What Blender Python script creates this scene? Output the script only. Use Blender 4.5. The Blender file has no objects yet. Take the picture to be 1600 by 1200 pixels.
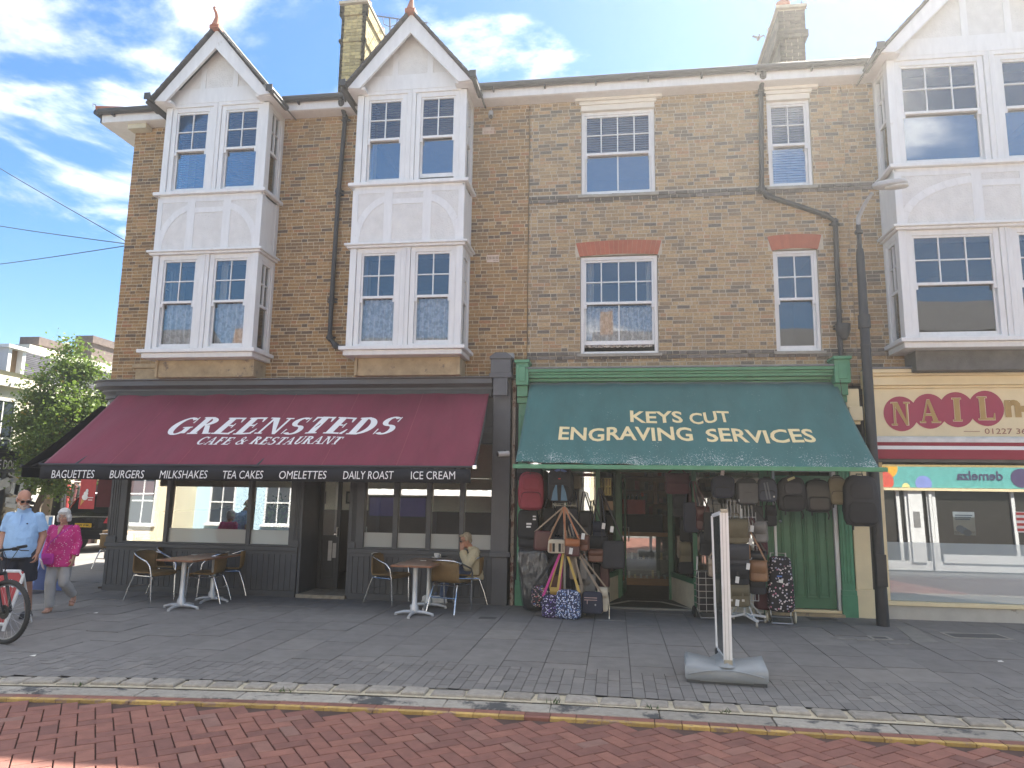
import bpy, bmesh, math, random
from mathutils import Vector, Matrix, noise
from mathutils.bvhtree import BVHTree
rnd = random.Random(11)
R = math.radians
PI = math.pi
sc = bpy.context.scene
COL = sc.collection

# ------------------------------------------------------------------ camera
F, PITCH, YAW, ROLL, CH = 1120.0, R(8.7828), R(8.1696), R(0.8477), 1.771
CAMP = Vector((0, -12, CH))
FW = Vector((-math.sin(YAW)*math.cos(PITCH), math.cos(YAW)*math.cos(PITCH), math.sin(PITCH)))
_rt = Vector((math.cos(YAW), math.sin(YAW), 0)); _up = _rt.cross(FW)
RT = _rt*math.cos(ROLL)+_up*math.sin(ROLL); UP = -_rt*math.sin(ROLL)+_up*math.cos(ROLL)
cam = bpy.data.cameras.new('camera'); camo = bpy.data.objects.new('camera', cam); COL.objects.link(camo)
cam.sensor_width = 36; cam.lens = F/1600*36; cam.clip_end = 3000; cam.clip_start = 0.05
camo.matrix_world = Matrix(((RT.x, UP.x, -FW.x, CAMP.x), (RT.y, UP.y, -FW.y, CAMP.y), (RT.z, UP.z, -FW.z, CAMP.z), (0, 0, 0, 1)))
sc.camera = camo
def ray(px, py): return FW*F+RT*(px-800)-UP*(py-600)
def at(px, py, Y=0.0):
    d = ray(px, py); return CAMP+d*((Y-CAMP.y)/d.y)
def atz(px, py, Z=0.0):
    d = ray(px, py); return CAMP+d*((Z-CAMP.z)/d.z)
def atx(px, py, X):
    d = ray(px, py); return CAMP+d*((X-CAMP.x)/d.x)

# ------------------------------------------------------------------ light
SEED = 6.3
SUN_EL, SUN_AZ = R(48.2), R(30)           # azimuth from +Y towards +X
sd = Vector((math.sin(SUN_AZ)*math.cos(SUN_EL), math.cos(SUN_AZ)*math.cos(SUN_EL), math.sin(SUN_EL)))
sl = bpy.data.lights.new('sun', 'SUN'); so = bpy.data.objects.new('sun', sl); COL.objects.link(so)
sl.energy = 5.0; sl.angle = R(0.5); sl.color = (1.0, 0.93, 0.82)
so.rotation_euler = sd.to_track_quat('Z', 'Y').to_euler(); so.location = (30, 60, 60)
w = bpy.data.worlds.new('World'); sc.world = w; w.use_nodes = True
nt = w.node_tree; N = nt.nodes; L = nt.links; N.clear()
def nd(t, **k):
    n = N.new(t)
    for a, b in k.items(): setattr(n, a, b)
    return n
sky = nd('ShaderNodeTexSky', sky_type='NISHITA', sun_disc=False, sun_elevation=SUN_EL, sun_rotation=SUN_AZ, air_density=1.0, dust_density=0.15, ozone_density=2.2)
hs = nd('ShaderNodeHueSaturation'); hs.inputs['Saturation'].default_value = 1.28; hs.inputs['Value'].default_value = 0.40
L.new(sky.outputs[0], hs.inputs['Color'])
tc = nd('ShaderNodeTexCoord'); sx = nd('ShaderNodeSeparateXYZ'); L.new(tc.outputs['Generated'], sx.inputs[0])
def mth(op, a, b=None):
    n = nd('ShaderNodeMath', operation=op)
    for i, q in enumerate((a, b)):
        if q is None: continue
        if isinstance(q, (int, float)): n.inputs[i].default_value = q
        else: L.new(q, n.inputs[i])
    return n.outputs[0]
den = mth('ADD', mth('MAXIMUM', sx.outputs[2], 0.0), 0.16)
cx_ = nd('ShaderNodeCombineXYZ'); L.new(mth('DIVIDE', sx.outputs[0], den), cx_.inputs[0]); L.new(mth('DIVIDE', sx.outputs[1], den), cx_.inputs[1]); cx_.inputs[2].default_value = SEED
n1 = nd('ShaderNodeTexNoise'); n1.inputs['Scale'].default_value = 1.3; n1.inputs['Detail'].default_value = 9; n1.inputs['Roughness'].default_value = 0.58; n1.inputs['Distortion'].default_value = 0.35
L.new(cx_.outputs[0], n1.inputs['Vector'])
n2 = nd('ShaderNodeTexNoise'); n2.inputs['Scale'].default_value = 3.0; n2.inputs['Detail'].default_value = 5; L.new(cx_.outputs[0], n2.inputs['Vector'])
# more cloud towards the sun side (+X, +Y)
bias = mth('MULTIPLY', mth('ADD', sx.outputs[0], 0.1), 0.03)
dens = mth('ADD', n1.outputs[0], bias)
# clear sky behind the camera
clr = nd('ShaderNodeMapRange'); clr.inputs[1].default_value = -0.35; clr.inputs[2].default_value = 0.3; clr.inputs[3].default_value = -0.06; clr.inputs[4].default_value = 0.0; L.new(sx.outputs[1], clr.inputs[0])
dens = mth('ADD', dens, clr.outputs[0])
zen = nd('ShaderNodeMapRange'); zen.inputs[1].default_value = 0.62; zen.inputs[2].default_value = 0.85; zen.inputs[3].default_value = 0.0; zen.inputs[4].default_value = 0.16; L.new(sx.outputs[2], zen.inputs[0])
dens = mth('ADD', dens, zen.outputs[0])      # unseen cloud added overhead to brighten the ground
rp = nd('ShaderNodeMapRange', interpolation_type='SMOOTHSTEP'); rp.inputs[1].default_value = 0.515; rp.inputs[2].default_value = 0.64; L.new(dens, rp.inputs[0])
cr = nd('ShaderNodeValToRGB'); cr.color_ramp.elements[0].position = 0.3; cr.color_ramp.elements[0].color = (2.2, 2.3, 2.5, 1); cr.color_ramp.elements[1].position = 0.62; cr.color_ramp.elements[1].color = (4.8, 4.75, 4.7, 1)
L.new(n2.outputs[0], cr.inputs[0])
mx = nd('ShaderNodeMix', data_type='RGBA'); L.new(rp.outputs[0], mx.inputs[0]); L.new(hs.outputs[0], mx.inputs[6]); L.new(cr.outputs[0], mx.inputs[7])
bg = nd('ShaderNodeBackground'); bg.inputs[1].default_value = 0.13; L.new(mx.outputs[2], bg.inputs[0])
wo = nd('ShaderNodeOutputWorld'); L.new(bg.outputs[0], wo.inputs[0])
vs = sc.view_settings; vs.view_transform = 'Standard'; vs.look = 'None'; vs.exposure = 2.15; vs.gamma = 1.0
sc.cycles.max_bounces = 8; sc.cycles.transparent_max_bounces = 16; sc.cycles.caustics_reflective = False; sc.cycles.caustics_refractive = False
sc.cycles.sample_clamp_indirect = 6

# ------------------------------------------------------------------ materials
def lin(h):
    if isinstance(h, (tuple, list)): return tuple(h)[:3]
    h = h.lstrip('#'); o = []
    for i in (0, 2, 4):
        c = int(h[i:i+2], 16)/255; o.append(c/12.92 if c <= .04045 else ((c+.055)/1.055)**2.4)
    return tuple(o)
MATS = {}
def M(name, col, rough=.6, metal=0., var=.18, scale=6., island=0., bump=0., bscale=60., spec=.5, ramp=None, coat=0., stretch=None, dirt=None):
    """one procedural principled material; col linear rgb or hex"""
    if name in MATS: return MATS[name]
    m = bpy.data.materials.new(name); m.use_nodes = True; MATS[name] = m
    t = m.node_tree; n = t.nodes; l = t.links
    b = n['Principled BSDF']; b.inputs['Roughness'].default_value = rough; b.inputs['Metallic'].default_value = metal
    b.inputs['Specular IOR Level'].default_value = spec; b.inputs['Coat Weight'].default_value = coat
    c = lin(col)
    co = n.new('ShaderNodeTexCoord'); vec = co.outputs['Object']
    if stretch:
        mp = n.new('ShaderNodeMapping'); mp.inputs['Scale'].default_value = stretch; l.new(vec, mp.inputs[0]); vec = mp.outputs[0]
    nz = n.new('ShaderNodeTexNoise'); nz.inputs['Scale'].default_value = scale; nz.inputs['Detail'].default_value = 6; nz.inputs['Roughness'].default_value = .6
    l.new(vec, nz.inputs['Vector'])
    if ramp:
        g = n.new('ShaderNodeNewGeometry'); cr = n.new('ShaderNodeValToRGB'); cr.color_ramp.interpolation = 'LINEAR'
        e = cr.color_ramp.elements
        while len(e) < len(ramp): e.new(.5)
        for q, (p, cc) in zip(e, ramp): q.position = p; q.color = (*lin(cc), 1)
        l.new(g.outputs['Random Per Island'], cr.inputs[0]); csrc = cr.outputs[0]
    else:
        rg = n.new('ShaderNodeRGB'); rg.outputs[0].default_value = (*c, 1); csrc = rg.outputs[0]
    mr = n.new('ShaderNodeMapRange'); mr.inputs[1].default_value = .25; mr.inputs[2].default_value = .75; mr.inputs[3].default_value = 1-var; mr.inputs[4].default_value = 1+var
    l.new(nz.outputs[0], mr.inputs[0]); val = mr.outputs[0]
    if island:
        g = n.new('ShaderNodeNewGeometry'); m2 = n.new('ShaderNodeMapRange'); m2.inputs[3].default_value = 1-island; m2.inputs[4].default_value = 1+island
        l.new(g.outputs['Random Per Island'], m2.inputs[0]); mm = n.new('ShaderNodeMath'); mm.operation = 'MULTIPLY'; l.new(val, mm.inputs[0]); l.new(m2.outputs[0], mm.inputs[1]); val = mm.outputs[0]
    vm = n.new('ShaderNodeVectorMath'); vm.operation = 'SCALE'; l.new(csrc, vm.inputs[0]); l.new(val, vm.inputs['Scale']); out = vm.outputs[0]
    if dirt:   # (colour, threshold, scale): blotches with a shape of their own
        dn = n.new('ShaderNodeTexNoise'); dn.inputs['Scale'].default_value = dirt[2]; dn.inputs['Detail'].default_value = 8; dn.inputs['Roughness'].default_value = .7; l.new(co.outputs['Object'], dn.inputs['Vector'])
        dr = n.new('ShaderNodeMapRange'); dr.inputs[1].default_value = dirt[1]; dr.inputs[2].default_value = dirt[1]+.07; l.new(dn.outputs[0], dr.inputs[0])
        dm = n.new('ShaderNodeMix'); dm.data_type = 'RGBA'; l.new(dr.outputs[0], dm.inputs[0]); l.new(out, dm.inputs[6]); dm.inputs[7].default_value = (*lin(dirt[0]), 1); out = dm.outputs[2]
    l.new(out, b.inputs['Base Color'])
    if bump:
        bn = n.new('ShaderNodeTexNoise'); bn.inputs['Scale'].default_value = bscale; bn.inputs['Detail'].default_value = 4; l.new(vec, bn.inputs['Vector'])
        bu = n.new('ShaderNodeBump'); bu.inputs['Strength'].default_value = bump; bu.inputs['Distance'].default_value = .01; l.new(bn.outputs[0], bu.inputs['Height']); l.new(bu.outputs[0], b.inputs['Normal'])
    return m
def glass_mat(name, tint=(.92, .95, .95), refl=.10, rough=0., dif=0., difcol=(.7, .72, .72), wob=.0):
    """pane: fresnel-weighted mirror over a see-through sheet, optionally frosted"""
    m = bpy.data.materials.new(name); m.use_nodes = True; MATS[name] = m
    t = m.node_tree; n = t.nodes; l = t.links; n.clear()
    o = n.new('ShaderNodeOutputMaterial'); tr = n.new('ShaderNodeBsdfTransparent'); tr.inputs[0].default_value = (*tint, 1)
    gl = n.new('ShaderNodeBsdfGlossy'); gl.inputs['Roughness'].default_value = rough
    base = tr
    if dif:
        d = n.new('ShaderNodeBsdfDiffuse'); d.inputs[0].default_value = (*difcol, 1); tl = n.new('ShaderNodeBsdfTranslucent'); tl.inputs[0].default_value = (*difcol, 1)
        m0 = n.new('ShaderNodeMixShader'); m0.inputs[0].default_value = .35; l.new(d.outputs[0], m0.inputs[1]); l.new(tl.outputs[0], m0.inputs[2])
        m1 = n.new('ShaderNodeMixShader'); m1.inputs[0].default_value = dif; l.new(tr.outputs[0], m1.inputs[1]); l.new(m0.outputs[0], m1.inputs[2]); base = m1
    fr = n.new('ShaderNodeFresnel'); fr.inputs[0].default_value = 1.5
    mr = n.new('ShaderNodeMapRange'); mr.inputs[1].default_value = .04; mr.inputs[2].default_value = 1; mr.inputs[3].default_value = refl; mr.inputs[4].default_value = 1; l.new(fr.outputs[0], mr.inputs[0])
    if wob:
        nz = n.new('ShaderNodeTexNoise'); nz.inputs['Scale'].default_value = 1.3; tc = n.new('ShaderNodeTexCoord'); l.new(tc.outputs['Object'], nz.inputs['Vector'])
        bu = n.new('ShaderNodeBump'); bu.inputs['Strength'].default_value = wob; bu.inputs['Distance'].default_value = .02; l.new(nz.outputs[0], bu.inputs['Height']); l.new(bu.outputs[0], gl.inputs['Normal'])
    mx = n.new('ShaderNodeMixShader'); l.new(mr.outputs[0], mx.inputs[0]); l.new(base.outputs[0], mx.inputs[1]); l.new(gl.outputs[0], mx.inputs[2]); l.new(mx.outputs[0], o.inputs[0])
    return m

# ------------------------------------------------------------------ mesh builder
def root_off(p):
    while p.parent: p = p.parent
    return p.location.copy()
def tag(o, label=None, cat=None, group=None, kind=None):
    if label: o['label'] = label
    if cat: o['category'] = cat
    if group: o['group'] = group
    if kind: o['kind'] = kind
    return o
def thing(name, label, cat, loc=(0, 0, 0), group=None):
    o = bpy.data.objects.new(name, None); COL.objects.link(o); o.location = loc; o.empty_display_size = .2
    return tag(o, label, cat, group)
def dup(o, loc, rz, label=None, group=None):
    def rec(q, par):
        c = q.copy(); COL.objects.link(c)
        if par: c.parent = par
        for ch in list(q.children): rec(ch, c)
        return c
    c = rec(o, None); c.location = loc; c.rotation_euler = (0, 0, rz)
    return tag(c, label, None, group)
class MB:
    def __init__(s): s.v = []; s.f = []
    def add(s, vs, fs):
        o = len(s.v); s.v += [tuple(v) for v in vs]; s.f += [tuple(i+o for i in f) for f in fs]; return s
    def box(s, x0, x1, y0, y1, z0, z1):
        return s.add([(x0, y0, z0), (x1, y0, z0), (x1, y1, z0), (x0, y1, z0), (x0, y0, z1), (x1, y0, z1), (x1, y1, z1), (x0, y1, z1)],
                     [(0, 3, 2, 1), (4, 5, 6, 7), (0, 1, 5, 4), (1, 2, 6, 5), (2, 3, 7, 6), (3, 0, 4, 7)])
    def obox(s, c, size, mat=None):
        c = Vector(c); q = Matrix.Identity(3) if mat is None else mat.to_3x3(); h = [a/2 for a in size]
        vs = [c+q @ Vector((sx*h[0], sy*h[1], sz*h[2])) for sz in (-1, 1) for sx, sy in ((-1, -1), (1, -1), (1, 1), (-1, 1))]
        return s.add(vs, [(0, 3, 2, 1), (4, 5, 6, 7), (0, 1, 5, 4), (1, 2, 6, 5), (2, 3, 7, 6), (3, 0, 4, 7)])
    def bar(s, a, b, w, d, up=(0, 0, 1)):
        a = Vector(a); b = Vector(b); z = (b-a).normalized(); u = Vector(up)
        if abs(z.dot(u)) > .98: u = Vector((0, 1, 0))
        x = u.cross(z).normalized(); y = z.cross(x)
        vs = [p+x*sx*w/2+y*sy*d/2 for p in (a, b) for sx, sy in ((-1, -1), (1, -1), (1, 1), (-1, 1))]
        return s.add(vs, [(0, 3, 2, 1), (4, 5, 6, 7), (0, 1, 5, 4), (1, 2, 6, 5), (2, 3, 7, 6), (3, 0, 4, 7)])
    def tube(s, pts, r, n=8, flat=1.0, closed=False):
        pts = [Vector(p) for p in pts]; k = len(pts); rs = [r]*k if isinstance(r, (int, float)) else r
        vs = []; px = None
        for i, p in enumerate(pts):
            if closed: t = pts[(i+1) % k]-pts[i-1]
            else: t = pts[min(i+1, k-1)]-pts[max(i-1, 0)]
            t.normalize()
            if px is None:
                u = Vector((0, 0, 1)) if abs(t.z) < .9 else Vector((0, 1, 0)); px = u.cross(t).normalized()
            else:
                px = (px-t*px.dot(t)); px = px.normalized() if px.length > 1e-6 else Vector((1, 0, 0))
            py = t.cross(px)
            for j in range(n):
                a = 2*PI*j/n; vs.append(p+(px*math.cos(a)+py*math.sin(a)*flat)*rs[i])
        fs = [(i*n+j, i*n+(j+1) % n, ((i+1) % k)*n+(j+1) % n, ((i+1) % k)*n+j) for i in range(k if closed else k-1) for j in range(n)]
        if not closed: fs += [tuple(range(n-1, -1, -1)), tuple((k-1)*n+j for j in range(n))]
        return s.add(vs, fs)
    def strip(s, pts, wid, th, up=(0, -1, 0)):      # a flat strap through points
        pts = [Vector(p) for p in pts]; u = Vector(up); vs = []; k = len(pts)
        for i, p in enumerate(pts):
            t = (pts[min(i+1, k-1)]-pts[max(i-1, 0)]).normalized(); x = t.cross(u)
            x = x.normalized() if x.length > 1e-5 else Vector((1, 0, 0)); y = x.cross(t)
            vs += [p-x*wid/2-y*th/2, p+x*wid/2-y*th/2, p+x*wid/2+y*th/2, p-x*wid/2+y*th/2]
        fs = [(i*4+j, i*4+(j+1) % 4, i*4+4+(j+1) % 4, i*4+4+j) for i in range(k-1) for j in range(4)]+[(3, 2, 1, 0), tuple(4*k-4+j for j in range(4))]
        return s.add(vs, fs)
    def lathe(s, prof, c=(0, 0, 0), n=20, mat=None):
        c = Vector(c); k = len(prof); vs = []
        for r, z in prof:
            for j in range(n):
                a = 2*PI*j/n; p = Vector((r*math.cos(a), r*math.sin(a), z)); vs.append(c+(mat @ p if mat else p))
        fs = [(i*n+j, i*n+(j+1) % n, (i+1)*n+(j+1) % n, (i+1)*n+j) for i in range(k-1) for j in range(n)]
        fs += [tuple(range(n-1, -1, -1)), tuple((k-1)*n+j for j in range(n))]
        return s.add(vs, fs)
    def prism(s, poly, ext):
        poly = [Vector(p) for p in poly]; e = Vector(ext); k = len(poly)
        return s.add(poly+[p+e for p in poly], [tuple(range(k-1, -1, -1)), tuple(range(k, 2*k))]+[(i, (i+1) % k, k+(i+1) % k, k+i) for i in range(k)])
    def quad(s, *p): return s.add(p, [tuple(range(len(p)))])
    def ell(s, c, r, n=14, m=10, ex=1.0, mat=None):   # superellipsoid: ex<1 boxier
        c = Vector(c); vs = []
        f = lambda v: math.copysign(abs(v)**ex, v)
        for i in range(m+1):
            ph = -PI/2+PI*i/m
            for j in range(n):
                th = 2*PI*j/n; p = Vector((r[0]*f(math.cos(ph))*f(math.cos(th)), r[1]*f(math.cos(ph))*f(math.sin(th)), r[2]*f(math.sin(ph))))
                vs.append(c+(mat @ p if mat else p))
        return s.add(vs, [(i*n+j, i*n+(j+1) % n, (i+1)*n+(j+1) % n, (i+1)*n+j) for i in range(m) for j in range(n)])
    def loft(s, secs, n=16):   # secs: (centre, rx, ry[, xdir, ydir]); flat ends
        vs = []; k = len(secs)
        for q in secs:
            c = Vector(q[0]); xd = Vector(q[3]) if len(q) > 3 else Vector((1, 0, 0)); yd = Vector(q[4]) if len(q) > 4 else Vector((0, 1, 0))
            for j in range(n):
                a = 2*PI*j/n; vs.append(c+xd*q[1]*math.cos(a)+yd*q[2]*math.sin(a))
        fs = [(i*n+j, i*n+(j+1) % n, (i+1)*n+(j+1) % n, (i+1)*n+j) for i in range(k-1) for j in range(n)]+[tuple(range(n-1, -1, -1)), tuple((k-1)*n+j for j in range(n))]
        return s.add(vs, fs)
    def xf(s, mat):
        s.v = [tuple(mat @ Vector(v)) for v in s.v]; return s
    def build(s, name, mat, parent=None, smooth=False, bevel=0., ang=35, label=None, cat=None, group=None, kind=None, seg=2, fix=False):
        me = bpy.data.meshes.new(name)
        if parent: off = root_off(parent)
        elif kind == 'structure' or not s.v: off = Vector((0, 0, 0))
        else:
            xs = [v[0] for v in s.v]; ys = [v[1] for v in s.v]; off = Vector(((min(xs)+max(xs))/2, (min(ys)+max(ys))/2, min(v[2] for v in s.v)))
        me.from_pydata([Vector(v)-off for v in s.v], [], s.f); me.update()
        if fix:
            bm = bmesh.new(); bm.from_mesh(me); bmesh.ops.recalc_face_normals(bm, faces=bm.faces); bm.to_mesh(me); bm.free()
        if mat: me.materials.append(mat)
        o = bpy.data.objects.new(name, me); COL.objects.link(o)
        if parent: o.parent = parent
        else: o.location = off
        if smooth:
            me.polygons.foreach_set('use_smooth', [True]*len(me.polygons)); me.set_sharp_from_angle(angle=R(ang))
        if bevel:
            b = o.modifiers.new('bevel', 'BEVEL'); b.width = bevel; b.segments = seg; b.limit_method = 'ANGLE'
        return tag(o, label, cat, group, kind)
def text_mb(txt, o, u, v, width=None, height=.2, depth=.003, bold=0., shear=0., mb=None, align='C'):
    """built-in font lettering laid on the plane through o spanned by u (reading) and v (up)"""
    c = bpy.data.curves.new('t', 'FONT'); c.body = txt; c.size = 1; c.offset = bold; c.shear = shear; c.resolution_u = 3
    ob = bpy.data.objects.new('t', c); COL.objects.link(ob); dg = bpy.context.evaluated_depsgraph_get(); me = ob.evaluated_get(dg).to_mesh()
    vs = [q.co.copy() for q in me.vertices]; fs = [tuple(p.vertices) for p in me.polygons]
    x0 = min(q.x for q in vs); x1 = max(q.x for q in vs); y0 = min(q.y for q in vs); y1 = max(q.y for q in vs)
    ob.to_mesh_clear(); bpy.data.objects.remove(ob); bpy.data.curves.remove(c)
    u = Vector(u).normalized(); v = Vector(v).normalized(); n = u.cross(v); o = Vector(o)
    sy = height/(y1-y0); sx = sy if width is None else width/(x1-x0)
    ax = {'C': (x0+x1)/2, 'L': x0, 'R': x1}[align]
    mb = mb or MB()
    return mb.add([o+u*(q.x-ax)*sx+v*(q.y-y0)*sy+n*depth for q in vs], fs)
# ------------------------------------------------------------------ shared materials
WHITE = M('white_gloss_paint', (.71, .72, .72), .45, var=.07, scale=4, bump=.10, bscale=25, stretch=(3, 3, .7), dirt=((.57, .555, .52), .655, 3.2))
ROUGHCAST = M('white_roughcast', (.66, .66, .645), .85, var=.09, scale=6, bump=1.0, bscale=38)
BRICK = M('stock_brick', (.3, .2, .1), .92, var=.36, scale=34, bump=.6, bscale=90,
          ramp=[(0, (0.111, 0.082, 0.063)), (.14, (0.203, 0.129, 0.069)), (.4, (0.268, 0.168, 0.081)), (.65, (0.320, 0.198, 0.087)), (.86, (0.359, 0.226, 0.104)), (.95, (0.325, 0.161, 0.081)), (1, (0.405, 0.282, 0.153))], dirt=((0.166, 0.124, 0.089), .66, 1.1))
BRICK_B = M('weathered_stock_brick', (0.378, 0.276, 0.174), .92, var=.36, scale=34, bump=.6, bscale=90,
          ramp=[(0, (0.133, 0.118, 0.104)), (.18, (0.218, 0.167, 0.116)), (.42, (0.298, 0.215, 0.126)), (.65, (0.357, 0.256, 0.145)), (.86, (0.404, 0.294, 0.166)), (.95, (0.357, 0.215, 0.125)), (1, (0.451, 0.347, 0.213))], dirt=((0.196, 0.165, 0.129), .66, 1.1))
BRICK_DK = M('sooty_brick', (0.140, 0.127, 0.114), .9, var=.3, scale=18, island=.4, bump=.4, bscale=80)
BRICK_YE = M('yellow_brick', (0.44, 0.35, 0.15), .9, var=.3, scale=14, island=.3, bump=.4, bscale=70)
MORTAR = M('lime_mortar', (.50, .43, .31), .95, var=.2, scale=5, bump=.3, bscale=60)
MORTAR_B = M('pale_mortar', (0.476, 0.431, 0.349), .95, var=.2, scale=5, bump=.3, bscale=60)
SLATE = M('slate_roof', (0.075, 0.075, 0.08), .7, var=.3, scale=7, island=.25)
TILE_RED = M('terracotta', (0.36, 0.125, 0.07), .75, var=.25, scale=12)
GUTTER = M('black_cast_iron', (0.031, 0.032, 0.036), .5, var=.2, scale=9, bump=.1)
GREYP = M('anthracite_paint', (0.064, 0.068, 0.078), .5, var=.16, scale=5, bump=.12, bscale=30, dirt=((0.571, 0.550, 0.520), .745, 7))
GREYP2 = M('anthracite_fascia_paint', (0.088, 0.092, 0.103), .5, var=.12, scale=4, bump=.05)
BLACKP = M('black_paint', (0.025, 0.026, 0.030), .45, var=.2)
STONE = M('render_plinth', (0.382, 0.300, 0.187), .9, var=.28, scale=4, bump=.7, bscale=30, dirt=((0.168, 0.138, 0.108), .56, 5))
LEAD = M('lead_flashing', (0.19, 0.195, 0.205), .7, var=.3, scale=7, bump=.3, dirt=((.45, .43, .38), .62, 9))
GREEN = M('green_gloss_paint', (0.052, 0.175, 0.095), .42, var=.16, scale=5, bump=.08, bscale=20)
GREEN_L = M('pale_green_paint', (0.075, 0.26, 0.145), .42, var=.16, scale=5, bump=.08, bscale=20)
CREAM = M('cream_paint', (0.78, 0.66, 0.42), .5, var=.07, scale=4, bump=.05)
CREAM_D = M('stained_cream_panel', (0.66, 0.61, 0.48), .6, var=.14, scale=5, bump=.1, dirt=((0.399, 0.367, 0.296), .66, 8))
WOODT = M('varnished_tabletop', (0.22, 0.098, 0.05), .38, var=.3, scale=4, stretch=(1, 12, 1), coat=.3)
DARKIN = M('dark_interior', (0.041, 0.039, 0.037), .9, var=.3)
PLASTER = M('interior_plaster', (0.570, 0.550, 0.509), .9, var=.06)
GLASS = glass_mat('window_glass', refl=.15)
GLASS_SKY = glass_mat('old_window_glass', tint=(1.182, 1.213, 1.233), refl=.24, wob=.05)
GLASS_DIM = glass_mat('window_glass_dim', tint=(0.883, 0.900, 0.917), refl=.115, wob=.05)
GLASS_SHOP = glass_mat('shop_glass', tint=(1.249, 1.280, 1.280), refl=.22, wob=.006)
FROST = glass_mat('frosted_film', refl=.03, dif=.93, difcol=(0.692, 0.712, 0.692))
FROST_N = glass_mat('pale_blue_frosted_film', refl=.16, dif=.88, difcol=(0.630, 0.712, 0.742))
CHROME = M('polished_aluminium', (0.72, 0.73, 0.75), .22, metal=1, var=.08)
STEEL = M('brushed_steel', (0.5, 0.5, 0.5), .4, metal=1, var=.15)
RUBBER = M('black_rubber', (0.028, 0.028, 0.029), .75, var=.25)
BLACKPL = M('black_plastic', (0.02, 0.02, 0.022), .45, var=.15)
WHITEPL = M('white_plastic', (0.72, 0.72, 0.71), .4, var=.05)
LETTERW = M('white_lettering', (0.8, 0.8, 0.8), .6, var=.03)
CARD = M('white_card', (0.74, 0.73, 0.69), .7, var=.05)

# ------------------------------------------------------------------ ground
ASPH = M('asphalt', (0.083, 0.083, 0.085), .9, var=.2, scale=8, bump=.4, bscale=80)
MB().quad((-400, -400, -.14), (400, -400, -.14), (400, 600, -.14), (-400, 600, -.14)).build('ground', ASPH, kind='structure')
def kerbY(x): return -5.17-(.0125*x*x if x < 0 else .012*x)
SLAB = M('paving_slab', (0.138, 0.138, 0.138), .82, var=.16, scale=5, bump=.35, bscale=70,
         ramp=[(0, (0.174, 0.165, 0.158)), (.35, (0.186, 0.176, 0.169)), (.75, (0.194, 0.185, 0.177)), (.93, (0.205, 0.194, 0.184)), (1, (0.233, 0.219, 0.203))], dirt=((0.257, 0.245, 0.226), .69, 1.6))
BED = M('paving_bed', (0.069, 0.066, 0.063), .95, var=.2)
b = MB(); rr = random.Random(3)
x = -30.0
while x < 14:
    y = .9-rr.random()*.3
    yb = kerbY(x+.22)+.95
    while y > yb:
        d = .6 if y-.6 > yb-.25 else y-yb
        if d < .12: break
        b.box(x+.004, x+.446, y-d+.004, y-.004, -.05, rr.uniform(-.003, .003)); y -= d
    # small blocks up to the kerb
    yk = kerbY(x+.22)+.01; rows = max(1, round((y-yk)/.105)); rh = (y-yk)/rows
    for j in range(4):
        off = rr.uniform(0, rh)*0
        for i in range(rows):
            if (i+j) % 2 and i < rows-1: continue
            y1 = y-i*rh; y0 = y1-rh*(2 if (i+1 < rows and not (i+j) % 2) else 1)
            if (i == 0 and j % 2): y0 = y1-rh
            b.box(x+j*.1125+.003, x+j*.1125+.1095, y0+.003, y1-.003, -.05, rr.uniform(-.002, .002))
        if j % 2: b.box(x+j*.1125+.003, x+j*.1125+.1095, y-rh+.003, y-.003, -.05, 0)
    x += .45
b.box(-30, 14, .9, 16, -.05, -.002)
b.build('pavement', SLAB, kind='structure')
bb = MB(); xs = [-30+i*1.0 for i in range(45)]
for i in range(len(xs)-1):
    bb.quad((xs[i], kerbY(xs[i]), -.011), (xs[i+1], kerbY(xs[i+1]), -.011), (xs[i+1], .9, -.011), (xs[i], .9, -.011))
bb.build('paving_joints', BED, kind='structure')
# granite kerb setts and the channel stones below them
SETT = M('granite_sett', (.31, .285, .25), .85, var=.26, scale=16, island=.14, bump=.6, bscale=45)
KMORT = M('kerb_mortar', (.46, .41, .31), .95, var=.25, scale=12, bump=.8, bscale=30, dirt=((.10, .13, .04), .70, 9))
CHAN = M('channel_stone', (.33, .305, .265), .85, var=.2, scale=20, island=.18, bump=.4, bscale=60, dirt=((.07, .072, .075), .53, 2.6))
def along(x): 
    e = .01; t = Vector((e, kerbY(x+e)-kerbY(x), 0)).normalized(); return Vector((x, kerbY(x), 0)), t, Vector((t.y, -t.x, 0))
def ribbon(name, mat, o0, o1, z, x0=-30, x1=14, st=.5):
    q = MB(); n = int((x1-x0)/st)
    for i in range(n):
        a, t, nn = along(x0+i*st); c, t2, n2 = along(x0+(i+1)*st)
        q.quad(a+nn*o1+Vector((0, 0, z)), c+n2*o1+Vector((0, 0, z)), c+n2*o0+Vector((0, 0, z)), a+nn*o0+Vector((0, 0, z)))
    return q.build(name, mat, kind='structure')
ribbon('kerb_mortar', KMORT, -.02, .27, -.014)
ks = MB(); cs = MB(); x = -30.; 
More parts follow.
